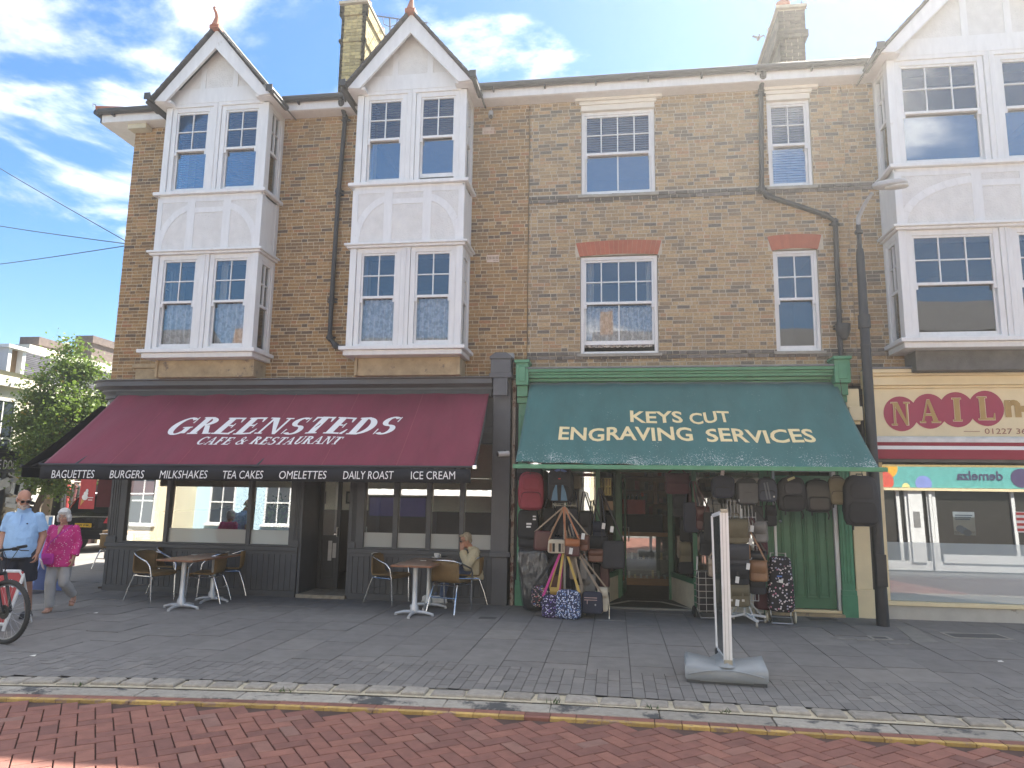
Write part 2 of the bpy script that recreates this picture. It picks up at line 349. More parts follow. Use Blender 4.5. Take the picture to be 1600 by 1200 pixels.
while x < 13.5:
    ln = rr.uniform(.24, .36); a, t, nn = along(x+ln/2)
    c = a+nn*(.125+rr.uniform(-.012, .012))+Vector((0, 0, -.045))
    rot = Matrix((t, -nn, Vector((0, 0, 1)))).transposed()
    w0 = (ln-.045)/2; d0 = .095+rr.uniform(-.012, .006); h = .045+rr.uniform(-.002, .014)
    j = lambda: rr.uniform(-.018, .018)
    base = [(-w0+j(), -d0+j()), (w0+j(), -d0+j()), (w0+j(), d0+j()), (-w0+j(), d0+j())]
    top = [(p*.86, q*.86) for p, q in base]
    ks.add([c+rot @ Vector((p, q, 0)) for p, q in base]+[c+rot @ Vector((p, q, h-.006)) for p, q in base]+[c+rot @ Vector((p, q, h+.006)) for p, q in top],
           [(0, 1, 5, 4), (1, 2, 6, 5), (2, 3, 7, 6), (3, 0, 4, 7), (4, 5, 9, 8), (5, 6, 10, 9), (6, 7, 11, 10), (7, 4, 8, 11), (8, 9, 10, 11)])
    x += ln
x = -30.
while x < 13:
    ln = .92; a, t, nn = along(x+ln/2); rot = Matrix((t, -nn, Vector((0, 0, 1)))).transposed()
    cs.obox(a+nn*.385+Vector((0, 0, -.07)), (ln-.012, .225, .1), rot); x += ln
ks.build('kerb_setts', SETT, kind='structure', bevel=.006); cs.build('channel_stones', CHAN, kind='structure', bevel=.008)
# red brick road: herringbone set at 45 degrees
RBR = M('red_road_brick', (.3, .1, .07), .85, var=.2, scale=9, bump=.35, bscale=70,
        ramp=[(0, (0.180, 0.082, 0.067)), (.3, (0.218, 0.097, 0.077)), (.65, (0.244, 0.106, 0.081)), (.9, (0.274, 0.123, 0.092)), (1, (0.233, 0.129, 0.106))], dirt=((0.188, 0.100, 0.080), .64, 1.5))
RBED = M('red_road_joints', (.085, .05, .042), .95, var=.3)
ribbon('road_bed', RBED, .26, 14, -.052)
YEL = M('worn_yellow_line', (0.45, 0.30, 0.10), .8, var=.25, scale=14, island=.22, bump=.2, bscale=60, dirt=((0.301, 0.197, 0.135), .535, 9))
so_ = MB(); ye = MB(); x = -30.
while x < 13.5:
    ln = .215; a, t, nn = along(x+ln/2); rot = Matrix((t, -nn, Vector((0, 0, 1)))).transposed()
    so_.obox(a+nn*.545+Vector((0, 0, -.055)), (ln-.006, .085, .06), rot)
    if 6 < x < 7 or -.93 < x < -.75 or 1.2 < x < 1.35: so_.obox(a+nn*.622+Vector((0, 0, -.055)), (ln-.006, .055, .06), rot)
    else: ye.obox(a+nn*.622+Vector((0, 0, -.055)), (ln-.006, .055, .061), rot)
    x += ln
ye.build('yellow_line', YEL, kind='structure', bevel=.003)
c45 = math.cos(R(38)); s45 = math.sin(R(38))
hb = so_; W_, L_ = .122, .244
for i in range(-75, 80):
    for j in range(-40, 45):
        # herringbone lattice: pairs of one upright and one lying brick
        ux = i*W_+j*2*W_; uy = -i*W_+j*0+0
        ux, uy = (i*W_+j*L_*1.0, i*W_-j*L_*1.0)
        for k in (0, 1):
            if k == 0: bx, by, bw, bh = ux, uy, L_, W_
            else: bx, by, bw, bh = ux, uy+W_, W_, L_
            cx0 = (bx+bw/2); cy0 = (by+bh/2)
            X = cx0*c45-cy0*s45+.5; Y = cx0*s45+cy0*c45-9
            if not (-9 < X < 8 and -14.5 < Y < kerbY(X)-.755): continue
            hb.obox((X, Y, -.055), (bw-.009, bh-.009, .058+rr.uniform(-.004, .004)), Matrix.Rotation(R(38), 3, 'Z'))
hb.build('brick_road', RBR, kind='structure', bevel=.003, seg=1)
MB().box(-60, 60, -16.6, -14.4, -.1, 0).build('far_pavement', M('far_paving', (0.183, 0.178, 0.173), .85, var=.15, scale=2), kind='structure')

# ------------------------------------------------------------------ walls of brick
def bricks(mb, x0, x1, z0, z1, y, holes=(), ph=0, seed=1, pr=.005, only=None):
    q = random.Random(seed); H = .0640; n = int(round((z1-z0)/H)); h = (z1-z0)/n
    for i in range(n):
        za = z0+i*h; zb = za+h-.0115
        if only is not None and i not in only: continue
        cut = sorted((max(a, x0), min(b_, x1)) for a, b_, c, d in holes if c < za+h*.5 < d)
        x = x0-(.056 if i % 2 else .17)-ph-q.uniform(0, .06); k = i % 2
        while x < x1:
            ln = .205 if k % 2 else .0980
            segs = [(max(x, x0), min(x+ln, x1))]
            for a, b_ in cut:
                o = []
                for s, e in segs:
                    if b_ <= s or a >= e: o.append((s, e)); continue
                    if s < a: o.append((s, a))
                    if b_ < e: o.append((b_, e))
                segs = o
            for s, e in segs:
                if e-s > .012:
                    yo = y-pr+q.uniform(-.003, .003); zj = q.uniform(-.0022, .0022); zk = q.uniform(-.0022, .0022)
                    mb.add([(s, yo, za+zj), (e, yo, za+zk), (e, yo, zb+zk), (s, yo, zb+zj), (s, y, za+zj), (e, y, za+zk), (e, y, zb+zk), (s, y, zb+zj)],
                           [(0, 1, 2, 3), (0, 4, 5, 1), (1, 5, 6, 2), (2, 6, 7, 3), (3, 7, 4, 0)])
            x += ln+.0115; k += 1 if q.random() < .86 else 2
    return mb
def wall_sheet(mb, x0, x1, z0, z1, y, holes, th=.3):
    xs = sorted({x0, x1, *[h[0] for h in holes], *[h[1] for h in holes]}); zs = sorted({z0, z1, *[h[2] for h in holes], *[h[3] for h in holes]})
    xs = [a for a in xs if x0 <= a <= x1]; zs = [a for a in zs if z0 <= a <= z1]
    for i in range(len(xs)-1):
        for j in range(len(zs)-1):
            mx_, mz = (xs[i]+xs[i+1])/2, (zs[j]+zs[j+1])/2
            if any(h[0] < mx_ < h[1] and h[2] < mz < h[3] for h in holes): continue
            mb.quad((xs[i], y, zs[j]), (xs[i+1], y, zs[j]), (xs[i+1], y, zs[j+1]), (xs[i], y, zs[j+1]))
            mb.quad((xs[i], y+th, zs[j]), (xs[i], y+th, zs[j+1]), (xs[i+1], y+th, zs[j+1]), (xs[i+1], y+th, zs[j]))
    for h in holes:
        a, b_, c, d = max(h[0], x0), min(h[1], x1), max(h[2], z0), min(h[3], z1)
        mb.quad((a, y, c), (a, y, d), (a, y+th, d), (a, y+th, c)); mb.quad((b_, y, c), (b_, y+th, c), (b_, y+th, d), (b_, y, d))
        mb.quad((a, y, c), (a, y+th, c), (b_, y+th, c), (b_, y, c)); mb.quad((a, y, d), (b_, y, d), (b_, y+th, d), (a, y+th, d))
    return mb

# lace, curtain and blind sheets
def lace_mat(name, col, op=.98):
    m = bpy.data.materials.new(name); m.use_nodes = True; t = m.node_tree; n = t.nodes; l = t.links; n.clear()
    o = n.new('ShaderNodeOutputMaterial'); tr = n.new('ShaderNodeBsdfTransparent'); d = n.new('ShaderNodeBsdfDiffuse'); d.inputs[0].default_value = (*col, 1)
    co = n.new('ShaderNodeTexCoord'); v = n.new('ShaderNodeTexNoise'); v.inputs['Scale'].default_value = 15; v.inputs['Detail'].default_value = 2; l.new(co.outputs['Object'], v.inputs[0])
    mr = n.new('ShaderNodeMapRange'); mr.inputs[1].default_value = .44; mr.inputs[2].default_value = .56; mr.inputs[3].default_value = op*.72; mr.inputs[4].default_value = min(1, op*1.25); l.new(v.outputs[0], mr.inputs[0])
    mx = n.new('ShaderNodeMixShader'); l.new(mr.outputs[0], mx.inputs[0]); l.new(tr.outputs[0], mx.inputs[1]); l.new(d.outputs[0], mx.inputs[2]); l.new(mx.outputs[0], o.inputs[0]); return m
LACE = lace_mat('net_curtain', (.84, .85, .86))
CURT = M('cream_curtain', (.62, .58, .48), .9, var=.08)
BLIND = M('brown_blind', (.115, .062, .055), .55, var=.15, scale=4)
BLIND_W = M('pale_blind', (.34, .33, .37), .55, var=.1, scale=4)
def drape(x0, x1, z0, z1, y, amp=.025, per=.09, mb=None):
    mb = mb or MB(); n = max(8, int((x1-x0)/.012)); vs = []
    for i in range(n+1):
        x = x0+(x1-x0)*i/n; yy = y+amp*math.sin(2*PI*(x-x0)/per)+amp*.5*math.sin(2*PI*(x-x0)/(per*2.7)+1)
        vs += [(x, yy, z0), (x, yy+.006, z1)]
    return mb.add(vs, [(2*i, 2*i+2, 2*i+3, 2*i+1) for i in range(n)])
def slats(x0, x1, z0, z1, y, pitch=.045, mb=None):
    mb = mb or MB(); z = z1
    while z > z0:
        mb.obox(((x0+x1)/2, y, z), (x1-x0, .042, .003), Matrix.Rotation(R(52), 3, 'X')); z -= pitch
    for xx in (x0+.09, (x0+x1)/2, x1-.09): mb.box(xx-.003, xx+.003, y-.03, y-.028, z0, z1)
    return mb
def sash(par, x0, x1, z0, z1, y, cu=2, cl=1, ratio=.5, kind=None, fr=.05, opened=0., mat=None, ru=2, glass=None, ty=None, slope_top=False):
    """a sliding sash window facing -Y: frame, two sashes and glazing bars as one mesh; glass, curtain or blind as its own pieces"""
    m = MB(); g = MB(); zm = z0+(z1-z0)*ratio
    m.box(x0, x0+fr, y-.01, y+.1, z0, z1); m.box(x1-fr, x1, y-.01, y+.1, z0, z1); m.box(x0+fr, x1-fr, y-.008, y+.1, z1-fr, z1); m.box(x0+fr, x1-fr, y-.02, y+.1, z0, z0+.045)
    a, b_ = x0+fr, x1-fr; s = .035
    # upper sash in front
    u0, u1 = zm-.02, z1-fr
    m.box(a, a+s, y+.012, y+.05, u0, u1); m.box(b_-s, b_, y+.012, y+.05, u0, u1); m.box(a+s, b_-s, y+.012, y+.05, u1-s, u1); m.box(a+s, b_-s, y+.005, y+.05, u0, u0+.045)
    for k in range(1, cu): xx = a+(b_-a)*k/cu; m.box(xx-.011, xx+.011, y+.016, y+.044, u0+.045, u1-s)
    for k in range(1, ru): zz = u0+.045+(u1-s-u0-.045)*k/ru; m.box(a+s, b_-s, y+.0165, y+.0435, zz-.011, zz+.011)
    for xx in (a+.0, b_-.045): m.box(xx, xx+.045, y+.0, y+.012, u0-.07, u0)          # horns
    g.box(a+s, b_-s, y+.030, y+.034, u0+.045, u1-s); g2 = MB()
    # lower sash behind
    l0, l1 = z0+.045+opened, zm+.02+opened*.2
    m.box(a, a+s, y+.055, y+.09, l0, l1); m.box(b_-s, b_, y+.055, y+.09, l0, l1); m.box(a+s, b_-s, y+.055, y+.09, l0, l0+.07); m.box(a+s, b_-s, y+.055, y+.09, l1-.035, l1)
    for k in range(1, cl): xx = a+(b_-a)*k/cl; m.box(xx-.012, xx+.012, y+.058, y+.086, l0+.07, l1-.035)
    g2.box(a+s, b_-s, y+.070, y+.074, l0+.07, l1-.035)
    sub = par.parent is not None
    o = m.build('sash_window', mat or WHITE, par, bevel=.004, seg=1)
    hold = par if sub else o
    g.build('window_glass', glass or GLASS_DIM, hold); g2.build('window_glass', glass or (GLASS_SKY if z0 > 6.5 else GLASS_DIM), hold)
    yb = y+.17
    if kind:
        for kd, za, zb in kind:
            p = z0+(z1-z0)*za; q = z0+(z1-z0)*zb
            if kd == 'lace': drape(a, b_, p, q, yb).build('net_curtain', LACE, hold, smooth=True)
            if kd == 'blind': slats(a, b_, p, q, yb).build('window_blind', BLIND, hold)
            if kd == 'paleblind': slats(a, b_, p, q, yb).build('window_blind', BLIND_W, hold)
            if kd == 'sides':
                mb = drape(a, a+.16, p, q, yb+.06); drape(b_-.12, b_, p, q, yb+.06, mb=mb); mb.build('curtain', CURT, hold, smooth=True)
            if kd == 'drapeL': drape(a, a+(b_-a)*.5, p, q, yb+.06).build('curtain', M('blue_curtain', (.25, .33, .50), .9), hold, smooth=True)
            if kd == 'drapeR': drape(a+(b_-a)*.45, b_, p, q, yb+.07).build('curtain', M('yellow_curtain', (.58, .52, .32), .9), hold, smooth=True)
    return o
def side_window(par, x, y0, y1, z0, z1, sgn):
    """narrow sash in a bay's return, facing +-X"""
    m = MB(); g = MB(); fr = .05; zm = (z0+z1)/2
    xa, xb = sorted((x, x-sgn*.08))
    m.box(xa, xb, y0, y0+fr, z0, z1); m.box(xa, xb, y1-fr, y1, z0, z1); m.box(xa, xb, y0+fr, y1-fr, z1-fr, z1); m.box(xa, xb, y0+fr, y1-fr, z0, z0+.06)
    m.box(xa+.01, xb-.01, y0+fr, y1-fr, zm-.025, zm+.025); ym = (y0+y1)/2; zq = (zm+z1)/2
    m.box(xa+.015, xb-.015, ym-.01, ym+.01, zm+.025, z1-fr); m.box(xa+.016, xb-.016, y0+fr, y1-fr, zq-.01, zq+.01)
    g.box(x-sgn*.045-.002, x-sgn*.045+.002, y0+fr, y1-fr, z0+.06, z1-fr)
    m.build('sash_window', WHITE, par, bevel=.003, seg=1); g.build('window_glass', GLASS_SKY, par)

def bay(house, xl, xr, gx=None, cu=2, kinds=None, z_apex=10.15, openlow=(0, 0), hang=.115, m1=5.986, s2=7.05, seed=0):
    yF = -.64; zb = 4.06; xm = (xl+xr)/2; top = 8.84
    B = MB(); root = house
    part = MB().box(xm-.02, xm+.02, -.1, -.06, 8.0, 8.05)   # replaced below
    post = .115; mul = .16
    def storey(z0, z1):
        B.box(xl, xl+post, yF, yF+.14, z0, z1); B.box(xr-post, xr, yF, yF+.14, z0, z1); B.box(xm-mul/2, xm+mul/2, yF+.004, yF+.12, z0, z1)
        for xx in (xl, xr-.1): B.box(xx, xx+.1, -.1, .02, z0, z1)                 # posts at the wall
        B.box(xm-.012, xm+.012, yF-.012, yF+.004, z0, z1)
    # ledges: bottom sill, cornice, second sill
    def ledge(z0, z1, p, steps=2):
        for k in range(steps):
            q = p*(1-k*.45); za = z1-(k+1)*(z1-z0)/steps; zc = z1-k*(z1-z0)/steps
            B.box(xl-q, xr+q, yF-q, .02, za, zc)
    ledge(4.05, 4.135, .03, 1); ledge(4.135, 4.20, .09, 1); storey(4.20, m1-.06)
    ledge(m1-.06, m1+.02, .085, 2); ledge(s2-.005, s2+.055, .075, 1); storey(s2+.055, top)
    B.box(xl, xr, yF, yF+.1, top-.07, top)
    B.box(xl, xl+.1, yF+.14, -.1, top-.12, top); B.box(xr-.1, xr, yF+.14, -.1, top-.12, top); B.box(xl, xl+.1, yF+.14, -.1, m1-.16, m1-.06); B.box(xr-.1, xr, yF+.14, -.1, m1-.16, m1-.06)
    # apron between the storeys
    za, zc = m1+.02, s2-.005
    B.box(xl, xr, yF+.012, 0.0, za, zc)
    B.box(xl, xr, yF, 0.02, zc-.05, zc-.001)
    bp = B.build('bay_window', WHITE, house, bevel=.006, seg=1)
    A = MB(); wv = .15
    for (a, c) in ((xl, xl+.1), (xr-.1, xr), (xm-.42, xm-.27), (xm+.27, xm+.42)): A.box(a, c, yF-.004, yF+.03, za, zc-.05)
    A.box(xm-.27, xm+.27, yF-.0035, yF+.03, zc-.34, zc-.24); A.box(xl, xr, yF-.003, yF+.03, zc-.13, zc-.05)
    for sg in (-1, 1):
        r0 = (xr-xl)/2-.14-.27; pr = []; po = []
        for k in range(11):
            a_ = PI/2*k/10
            pr.append((xm+sg*(.27+r0*math.cos(a_)), za+(zc-za-.28)*math.sin(a_))); po.append((xm+sg*(.27+(r0+.12)*math.cos(a_)), za+(zc-za-.16)*math.sin(a_)))
        for k in range(10):
            q = [(*pr[k],), (*po[k],), (*po[k+1],), (*pr[k+1],)]
            if sg < 0: q.reverse()
            A.prism([(p[0], yF+.02, p[1]) for p in q], (0, -.0225, 0))
    A.box(xl-.004, xl+.03, yF+.0, yF+.12, za, zc); A.box(xr-.03, xr+.004, yF+.0, yF+.12, za, zc)
    A.box(xl-.004, xl+.03, -.12, 0, za, zc); A.box(xr-.03, xr+.004, -.12, 0, za, zc)
    A.build('timber_strips', WHITE, bp, bevel=.003, seg=1)
    MB().box(xl+.02, xr-.02, yF+.006, yF+.011, za, zc).box(xl+.002, xl+.008, yF+.12, -.12, za, zc).box(xr-.008, xr-.002, yF+.12, -.12, za, zc).build('roughcast_panel', ROUGHCAST, bp)
    ki = kinds or [None]*4
    for j, (z0, z1) in enumerate(((4.20, m1-.06), (s2+.055, top-.07))):
        for i, (a, c) in enumerate(((xl+post, xm-mul/2), (xm+mul/2, xr-post))):
            sash(bp, a+.005, c-.005, z0, z1, yF+.035, cu, 1, .5, ki[j*2+i], fr=.085, opened=openlow[i] if j else 0)
    for z0, z1 in ((4.20, m1-.16), (s2+.055, top-.12)):
        side_window(bp, xr-.01, yF+.14, -.1, z0, z1, 1); side_window(bp, xl+.01, yF+.14, -.1, z0, z1, -1)
    # floors of the bay
    MB().box(xl+.01, xr-.01, yF+.15, 0, m1-.04, m1+.0).box(xl+.01, xr-.01, yF+.15, 0, 4.06, 4.12).build('bay_floor', DARKIN, bp)
    # gable
    gl, gr = xl-hang, xr+hang; hw = (gr-gl)/2; z0 = 8.80
    yb_ = -.86
    G = MB()
    for sg in (-1, 1):
        o0 = (xm+sg*hw, z0); o1 = (xm, z_apex); i1 = (xm, z_apex-.37); i0 = (xm+sg*(hw-.22), z0-.015)
        q = [o0, i0, i1, o1]
        if sg > 0: q.reverse()
        G.prism([(p[0], yb_, p[1]) for p in q], (0, .05, 0))
        nrm = Vector((sg*(z_apex-z0), 0, hw)).normalized()
        # soffit boards back to the wall
        e0 = Vector((xm+sg*(hw-.02), 0, z0-.005)); 
        G.prism([(xm+sg*hw, yb_+.05, z0-.012), (xm+sg*(hw-.3), yb_+.05, z0-.012), (xm+sg*(hw-.3), .05, z0-.012), (xm+sg*hw, .05, z0-.012)][::sg], (0, 0, .05))
        G.prism([(xm+sg*hw, yb_+.05, z0+.04), (xm+sg*hw, .05, z0+.04), (xm+sg*hw, .05, z0-.012), (xm+sg*hw, yb_+.05, z0-.012)], (sg*.015, 0, 0))
    go = G.build('bargeboard', WHITE, house, bevel=.004, seg=1)
    T = MB(); T.prism([(gl+.06, -.63, top-.02), (gr-.06, -.63, top-.02), (xm, -.63, z_apex-.18)], (0, .05, 0)); T.build('gable_panel', ROUGHCAST, go)
    T = MB(); yy = -.645
    for xx in (xm-.32, xm+.32):
        T.box(xx-.05, xx+.05, yy, yy+.02, top+.28, z_apex-.18-abs(xx-xm)*((z_apex-8.8)/hw)-.04)
    T.box(xl-.03, xr+.03, yy-.003, yy+.02, top-.005, top+.28); T.build('timber_strips', WHITE, go)
    RF = MB()
    for sg in (-1, 1):
        n = 14; dx = (hw+.09)/n
        for k in range(n):           # tile courses down the slope
            t0, t1 = k/n, (k+1)/n
            P = lambda t: Vector((xm+sg*(hw+.09)*t, 0, z_apex+.035-(z_apex-z0+.09)*t))
            a, c = P(t0), P(t1+.02); up = Vector((0, 0, .018)); 
            q = [a+Vector((0, -.93, 0)), c+Vector((0, -.93, 0))+up*.9, c+Vector((0, 3.4, 0))+up*.9, a+Vector((0, 3.4, 0))]
            if sg < 0: q.reverse()
            RF.prism(q, (0, 0, .03))
    rf = RF.build('gable_roof', SLATE, house)
    RD = MB()
    for k in range(14): RD.tube([(xm, -.93+k*.31, z_apex+.06), (xm, -.93+k*.31+.3, z_apex+.062)], .05, 8)
    RD.build('ridge_tiles', SLATE, rf)
    fz = z_apex+.06
    MB().tube([(xm, -.93, fz-.06), (xm, -.90, fz+.04), (xm+.01, -.9, fz+.16), (xm-.005, -.92, fz+.24), (xm-.035, -.93, fz+.30), (xm-.045, -.93, fz+.335), (xm-.02, -.93, fz+.35)], [.075, .06, .035, .028, .026, .024, .015], 10).box(xm-.09, xm+.09, -.96, -.80, fz-.09, fz-.02).build('finial', TILE_RED, rf, smooth=True)
    for sg in (-1, 1):
        GT = MB(); xg = xm+sg*(hw+.05)
        GT.tube([(xg, -.98, z0+.035), (xg, .0, z0+.035)], .055, 8)
        GT.obox((xg, -.985, z0+.04), (.12, .02, .12)); GT.build('gutter', GUTTER, house)
    return bp

# ------------------------------------------------------------------ the terrace
XA, XB, XC, XD = -9.27, -1.47, 3.88, 9.6
EAV = 8.83
houseA = thing('corner_house', 'brown brick corner house with two white gabled bays above the burgundy awning', 'house', ((XA+XB)/2, 0, 0))
houseB = thing('terraced_house', 'flat-fronted yellow brick house with red lintels above the green awning', 'house', ((XB+XC)/2, 0, 0))
houseC = thing('terraced_house', 'end house with one wide white gabled bay above the nail bar sign', 'house', ((XC+XD)/2, 0, 0))
bays = [(-8.19, -6.17), (-4.487, -2.502)]; bay3 = (4.385, 7.45)
hA = [(a+.06, c-.06, 4.12, 8.86) for a, c in bays]
w1 = (-.56, .755, 4.15, 5.885); w2 = (-.545, .745, 6.985, 8.66); w3 = (2.645, 3.36, 4.15, 5.885); w4 = (2.645, 3.36, 6.985, 8.62)
hB = [w1, w2, w3, w4]; hC = [(bay3[0]+.06, bay3[1]-.06, 4.12, 8.86)]
for house, xa, xb, holes, bm_, mm, ph, sd_ in ((houseA, XA, XB-.006, hA, BRICK, MORTAR, 0, 5), (houseB, XB+.006, XC-.004, hB, BRICK_B, MORTAR_B, .07, 6), (houseC, XC+.004, XD, hC, BRICK_B, MORTAR_B, .03, 7)):
    z0 = 3.62
    wl = wall_sheet(MB(), xa, xb, z0, EAV, 0, holes).build('front_wall', mm, house)
    ex = list(holes)
    if house is houseB: ex += [(w1[0]-.08, w1[1]+.08, 5.88, 6.13), (w3[0]-.07, w3[1]+.1, 5.88, 6.13)]
    if house is houseB or house is houseC:
        ex += [(xa, xb, 4.06, 4.19), (xa, xb, 6.87, 7.0)]
    bricks(MB(), xa, xb, z0, EAV, 0, ex, ph, sd_).build('brick_face', bm_, wl)
    if house is houseB or house is houseC:
        hl = holes if house is houseB else [(bay3[0], bay3[1], 4, 9)]
        for sz0, sz1, sq in ((4.055, 4.19, 3), (6.87, 7.005, 4)):
            for ca, cb in ([(xa, xb)] if house is houseB else [(xa, bay3[0]), (bay3[1], xb)]): bricks(MB(), ca, cb, sz0, sz1, -.012, hl, ph, sq, .014).build('string_course', BRICK_DK, wl)
# flank, party and rear walls, floors, roofs
for house, xa, xb in ((houseA, XA, XB), (houseB, XB, XC), (houseC, XC, XD)):
    s = MB(); e = .004
    s.box(xa+e, xb-e, 8.0, 8.3, 0, EAV)
    if house is houseA: s.box(xa+.002, xa+.3, .3, 8, 3.62, EAV); s.box(xa+.25, xa+.3, 1.2, 8, 0, 3.62)
    if house is houseC: s.box(xb-.3, xb-.002, .3, 8, 0, EAV)
    s.build('rear_wall', M('brick_flank', (.22, .145, .075), .95, var=.4, scale=14, bump=.5), house)
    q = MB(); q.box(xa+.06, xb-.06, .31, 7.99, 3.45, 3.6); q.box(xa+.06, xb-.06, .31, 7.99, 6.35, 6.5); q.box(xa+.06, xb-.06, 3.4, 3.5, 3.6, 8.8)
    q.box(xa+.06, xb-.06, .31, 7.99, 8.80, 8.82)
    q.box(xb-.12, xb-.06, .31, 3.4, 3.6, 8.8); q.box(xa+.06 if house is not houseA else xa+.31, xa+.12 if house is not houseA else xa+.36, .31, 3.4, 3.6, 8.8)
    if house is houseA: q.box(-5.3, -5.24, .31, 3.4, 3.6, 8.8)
    if house is houseB: q.box(1.7, 1.76, .31, 3.4, 3.6, 8.8)
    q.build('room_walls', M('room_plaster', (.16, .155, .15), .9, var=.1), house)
    r = MB(); n = 26; ya, yr, za, zr = -.30, 4.0, 8.99, 11.05
    xl_ = xa-(.62 if house is houseA else 0); 
    for k in range(n):
        t0, t1 = k/n, (k+1)/n+.012
        a = Vector((0, ya+(yr-ya)*t0, za+(zr-za)*t0)); c = Vector((0, ya+(yr-ya)*t1, za+(zr-za)*t1))
        ins = (t0*3.2 if house is houseA else 0)
        r.prism([(xl_+ins, a.y, a.z+.012), (xb, a.y, a.z+.012), (xb, c.y, c.z), (xl_+ins+.1*(house is houseA), c.y, c.z)], (0, 0, .028))
    r.prism([(xl_+3.2*(house is houseA), yr, zr), (xb, yr, zr), (xb, 8.4, za-.2), (xl_, 8.4, za-.2)], (0, 0, .03))
    if house is houseA: r.prism([(xl_, ya, za), (xl_+3.2, yr, zr), (xl_, 8.4, za-.2)], (0, 0, .03))
    rf = r.build('roof', SLATE, house)
    gs = []
    segs = {0: [(XA-.55, bays[0][0]-.115), (bays[0][1]+.115, bays[1][0]-.115), (bays[1][1]+.115, XB)], 1: [(XB, XC)], 2: [(XC, bay3[0]-.11), (bay3[1]+.11, XD)]}[[houseA, houseB, houseC].index(house)]
    for a, c in segs:
        gt = MB(); tr = MB(); tr.box(a, c, -.30, -.272, 8.78, 8.97); tr.box(a, c, -.272, .06, 8.775, 8.80)
        gt.tube([(a, -.36, 8.975), (c, -.36, 8.975)], .062, 10)
        k = a+.3
        while k < c: gt.box(k-.012, k+.012, -.40, -.30, 8.88, 8.93); k += .9
        tr.build('fascia_board', WHITE, house); gt.build('gutter', GUTTER, house, smooth=True)
    if house is houseA:
        tr2 = MB().box(XA-.55, XA-.52, -.30, 7, 8.78, 8.97).box(XA-.52, XA+.1, -.27, 7, 8.776, 8.801); tr2.build('fascia_board', WHITE, house)
        MB().tube([(XA-.61, -.36, 8.975), (XA-.61, 7, 8.975)], .062, 10).build('gutter', GUTTER, house, smooth=True)
        MB().box(XA-.03, XA+.35, -.20, .0, 8.68, 8.775).build('eaves_corbel', M('corbel_stone', (.55, .52, .40), .8), house)
        MB().tube([(XA-.62, -.36, 9.05), (XA-.2, -.2, 9.10), (XA+.35, .2, 9.24)], .05, 8).build('hip_tiles', TILE_RED, rf)
        MB().tube([(XA-.62, -.36, 9.06), (XA-.64, -.36, 9.13), (XA-.70, -.36, 9.15), (XA-.69, -.36, 9.10)], .008, 6).build('hip_hook', GUTTER, rf)
for i, (a, c) in enumerate(bays):
    kd = [[('lace', 0, .5)], [('lace', 0, .5), ('sides', .5, 1)], [('blind', 0, 1)], [('blind', 0, 1)]] if i == 0 else [[('lace', 0, .5), ('drapeL', 0, .5), ('drapeR', 0, .5)], [('lace', 0, .5), ('drapeR', 0, .52)], [('blind', .5, 1)], [('blind', .52, 1)]]
    bay(houseA, a, c, kinds=kd, openlow=(0, .06) if i else (0, 0), z_apex=10.15)
    pl = MB().box(a+.15, c-.1, -.42, -.006, 3.74, 4.05); pl.box(a+.10, a+.15, -.45, -.006, 3.74, 4.05); pl.box(c-.1, c-.04, -.45, -.006, 3.74, 4.05)
    if i == 0: pl.box(a-.45, a+.10, -.2, -.006, 3.74, 3.95); pl.box(a-.5, a+.1, -.24, -.006, 3.95, 4.03)
    pl.build('bay_plinth', STONE, houseA, bevel=.01)
bay(houseC, *bay3, cu=3, kinds=[None]*4, z_apex=10.62, hang=.14, m1=5.974, s2=6.93)
MB().box(bay3[0]+.2, bay3[1]-.2, -.45, -.02, 3.74, 4.05).build('bay_plinth', M('grey_plinth', (.14, .135, .125), .9, var=.25, bump=.5), houseC, bevel=.01)
# house B windows
sash(houseB, w1[0]+.005, w1[1]-.005, w1[2], w1[3]-.015, .05, 4, 2, .52, [('lace', .09, .5), ('sides', .1, .98)], fr=.06, opened=.13)
sash(houseB, w2[0]+.005, w2[1]-.005, w2[2], w2[3]-.09, .05, 4, 2, .5, [('paleblind', .5, 1)], fr=.06)
sash(houseB, w3[0]+.005, w3[1]-.005, w3[2], w3[3]-.015, .05, 2, 1, .52, None, fr=.05)
sash(houseB, w4[0]+.005, w4[1]-.005, w4[2], w4[3]-.06, .05, 2, 1, .5, [('paleblind', .0, 1)], fr=.05)
for (a, c, z) in ((w1[0], w1[1], 5.87), (w3[0], w3[1], 5.87)):
    l = MB(); n = 18
    for k in range(n):
        t0, t1 = k/n, (k+1)/n-.012/n*n*.12
        f = lambda t, top: (a-.0-(.075 if top else .01)+(c-a+(.15 if top else .02))*t, z+(.245 if top else 0)+.03*(1-(2*t-1)**2))
        p = [f(t0, 0), f(t1, 0), f(t1, 1), f(t0, 1)]
        l.prism([(q[0], .004, q[1]) for q in p], (0, -.016, 0))
    l.build('lintel', M('red_rubbed_brick', (.36, .105, .06), .85, var=.15, island=.08, scale=8), houseB)
for (a, c, z) in ((w2[0], w2[1], 8.57), (w4[0], w4[1], 8.56)):
    MB().box(a, c, -.03, .1, z, z+.10).box(a-.03, c+.03, -.06, .1, z+.10, z+.16).box(a-.10, c+.13, -.10, 0, z+.16, z+.215).build('timber_lintel', M('cream_white_paint', (.70, .68, .62), .6, var=.06), houseB, bevel=.005)
for wq in hB:
    MB().box(wq[0]-.05, wq[1]+.05, -.05, .1, wq[2]-.055, wq[2]-.002).build('window_sill', M('stone_sill', (.30, .285, .25), .9, var=.2), houseB, bevel=.006)
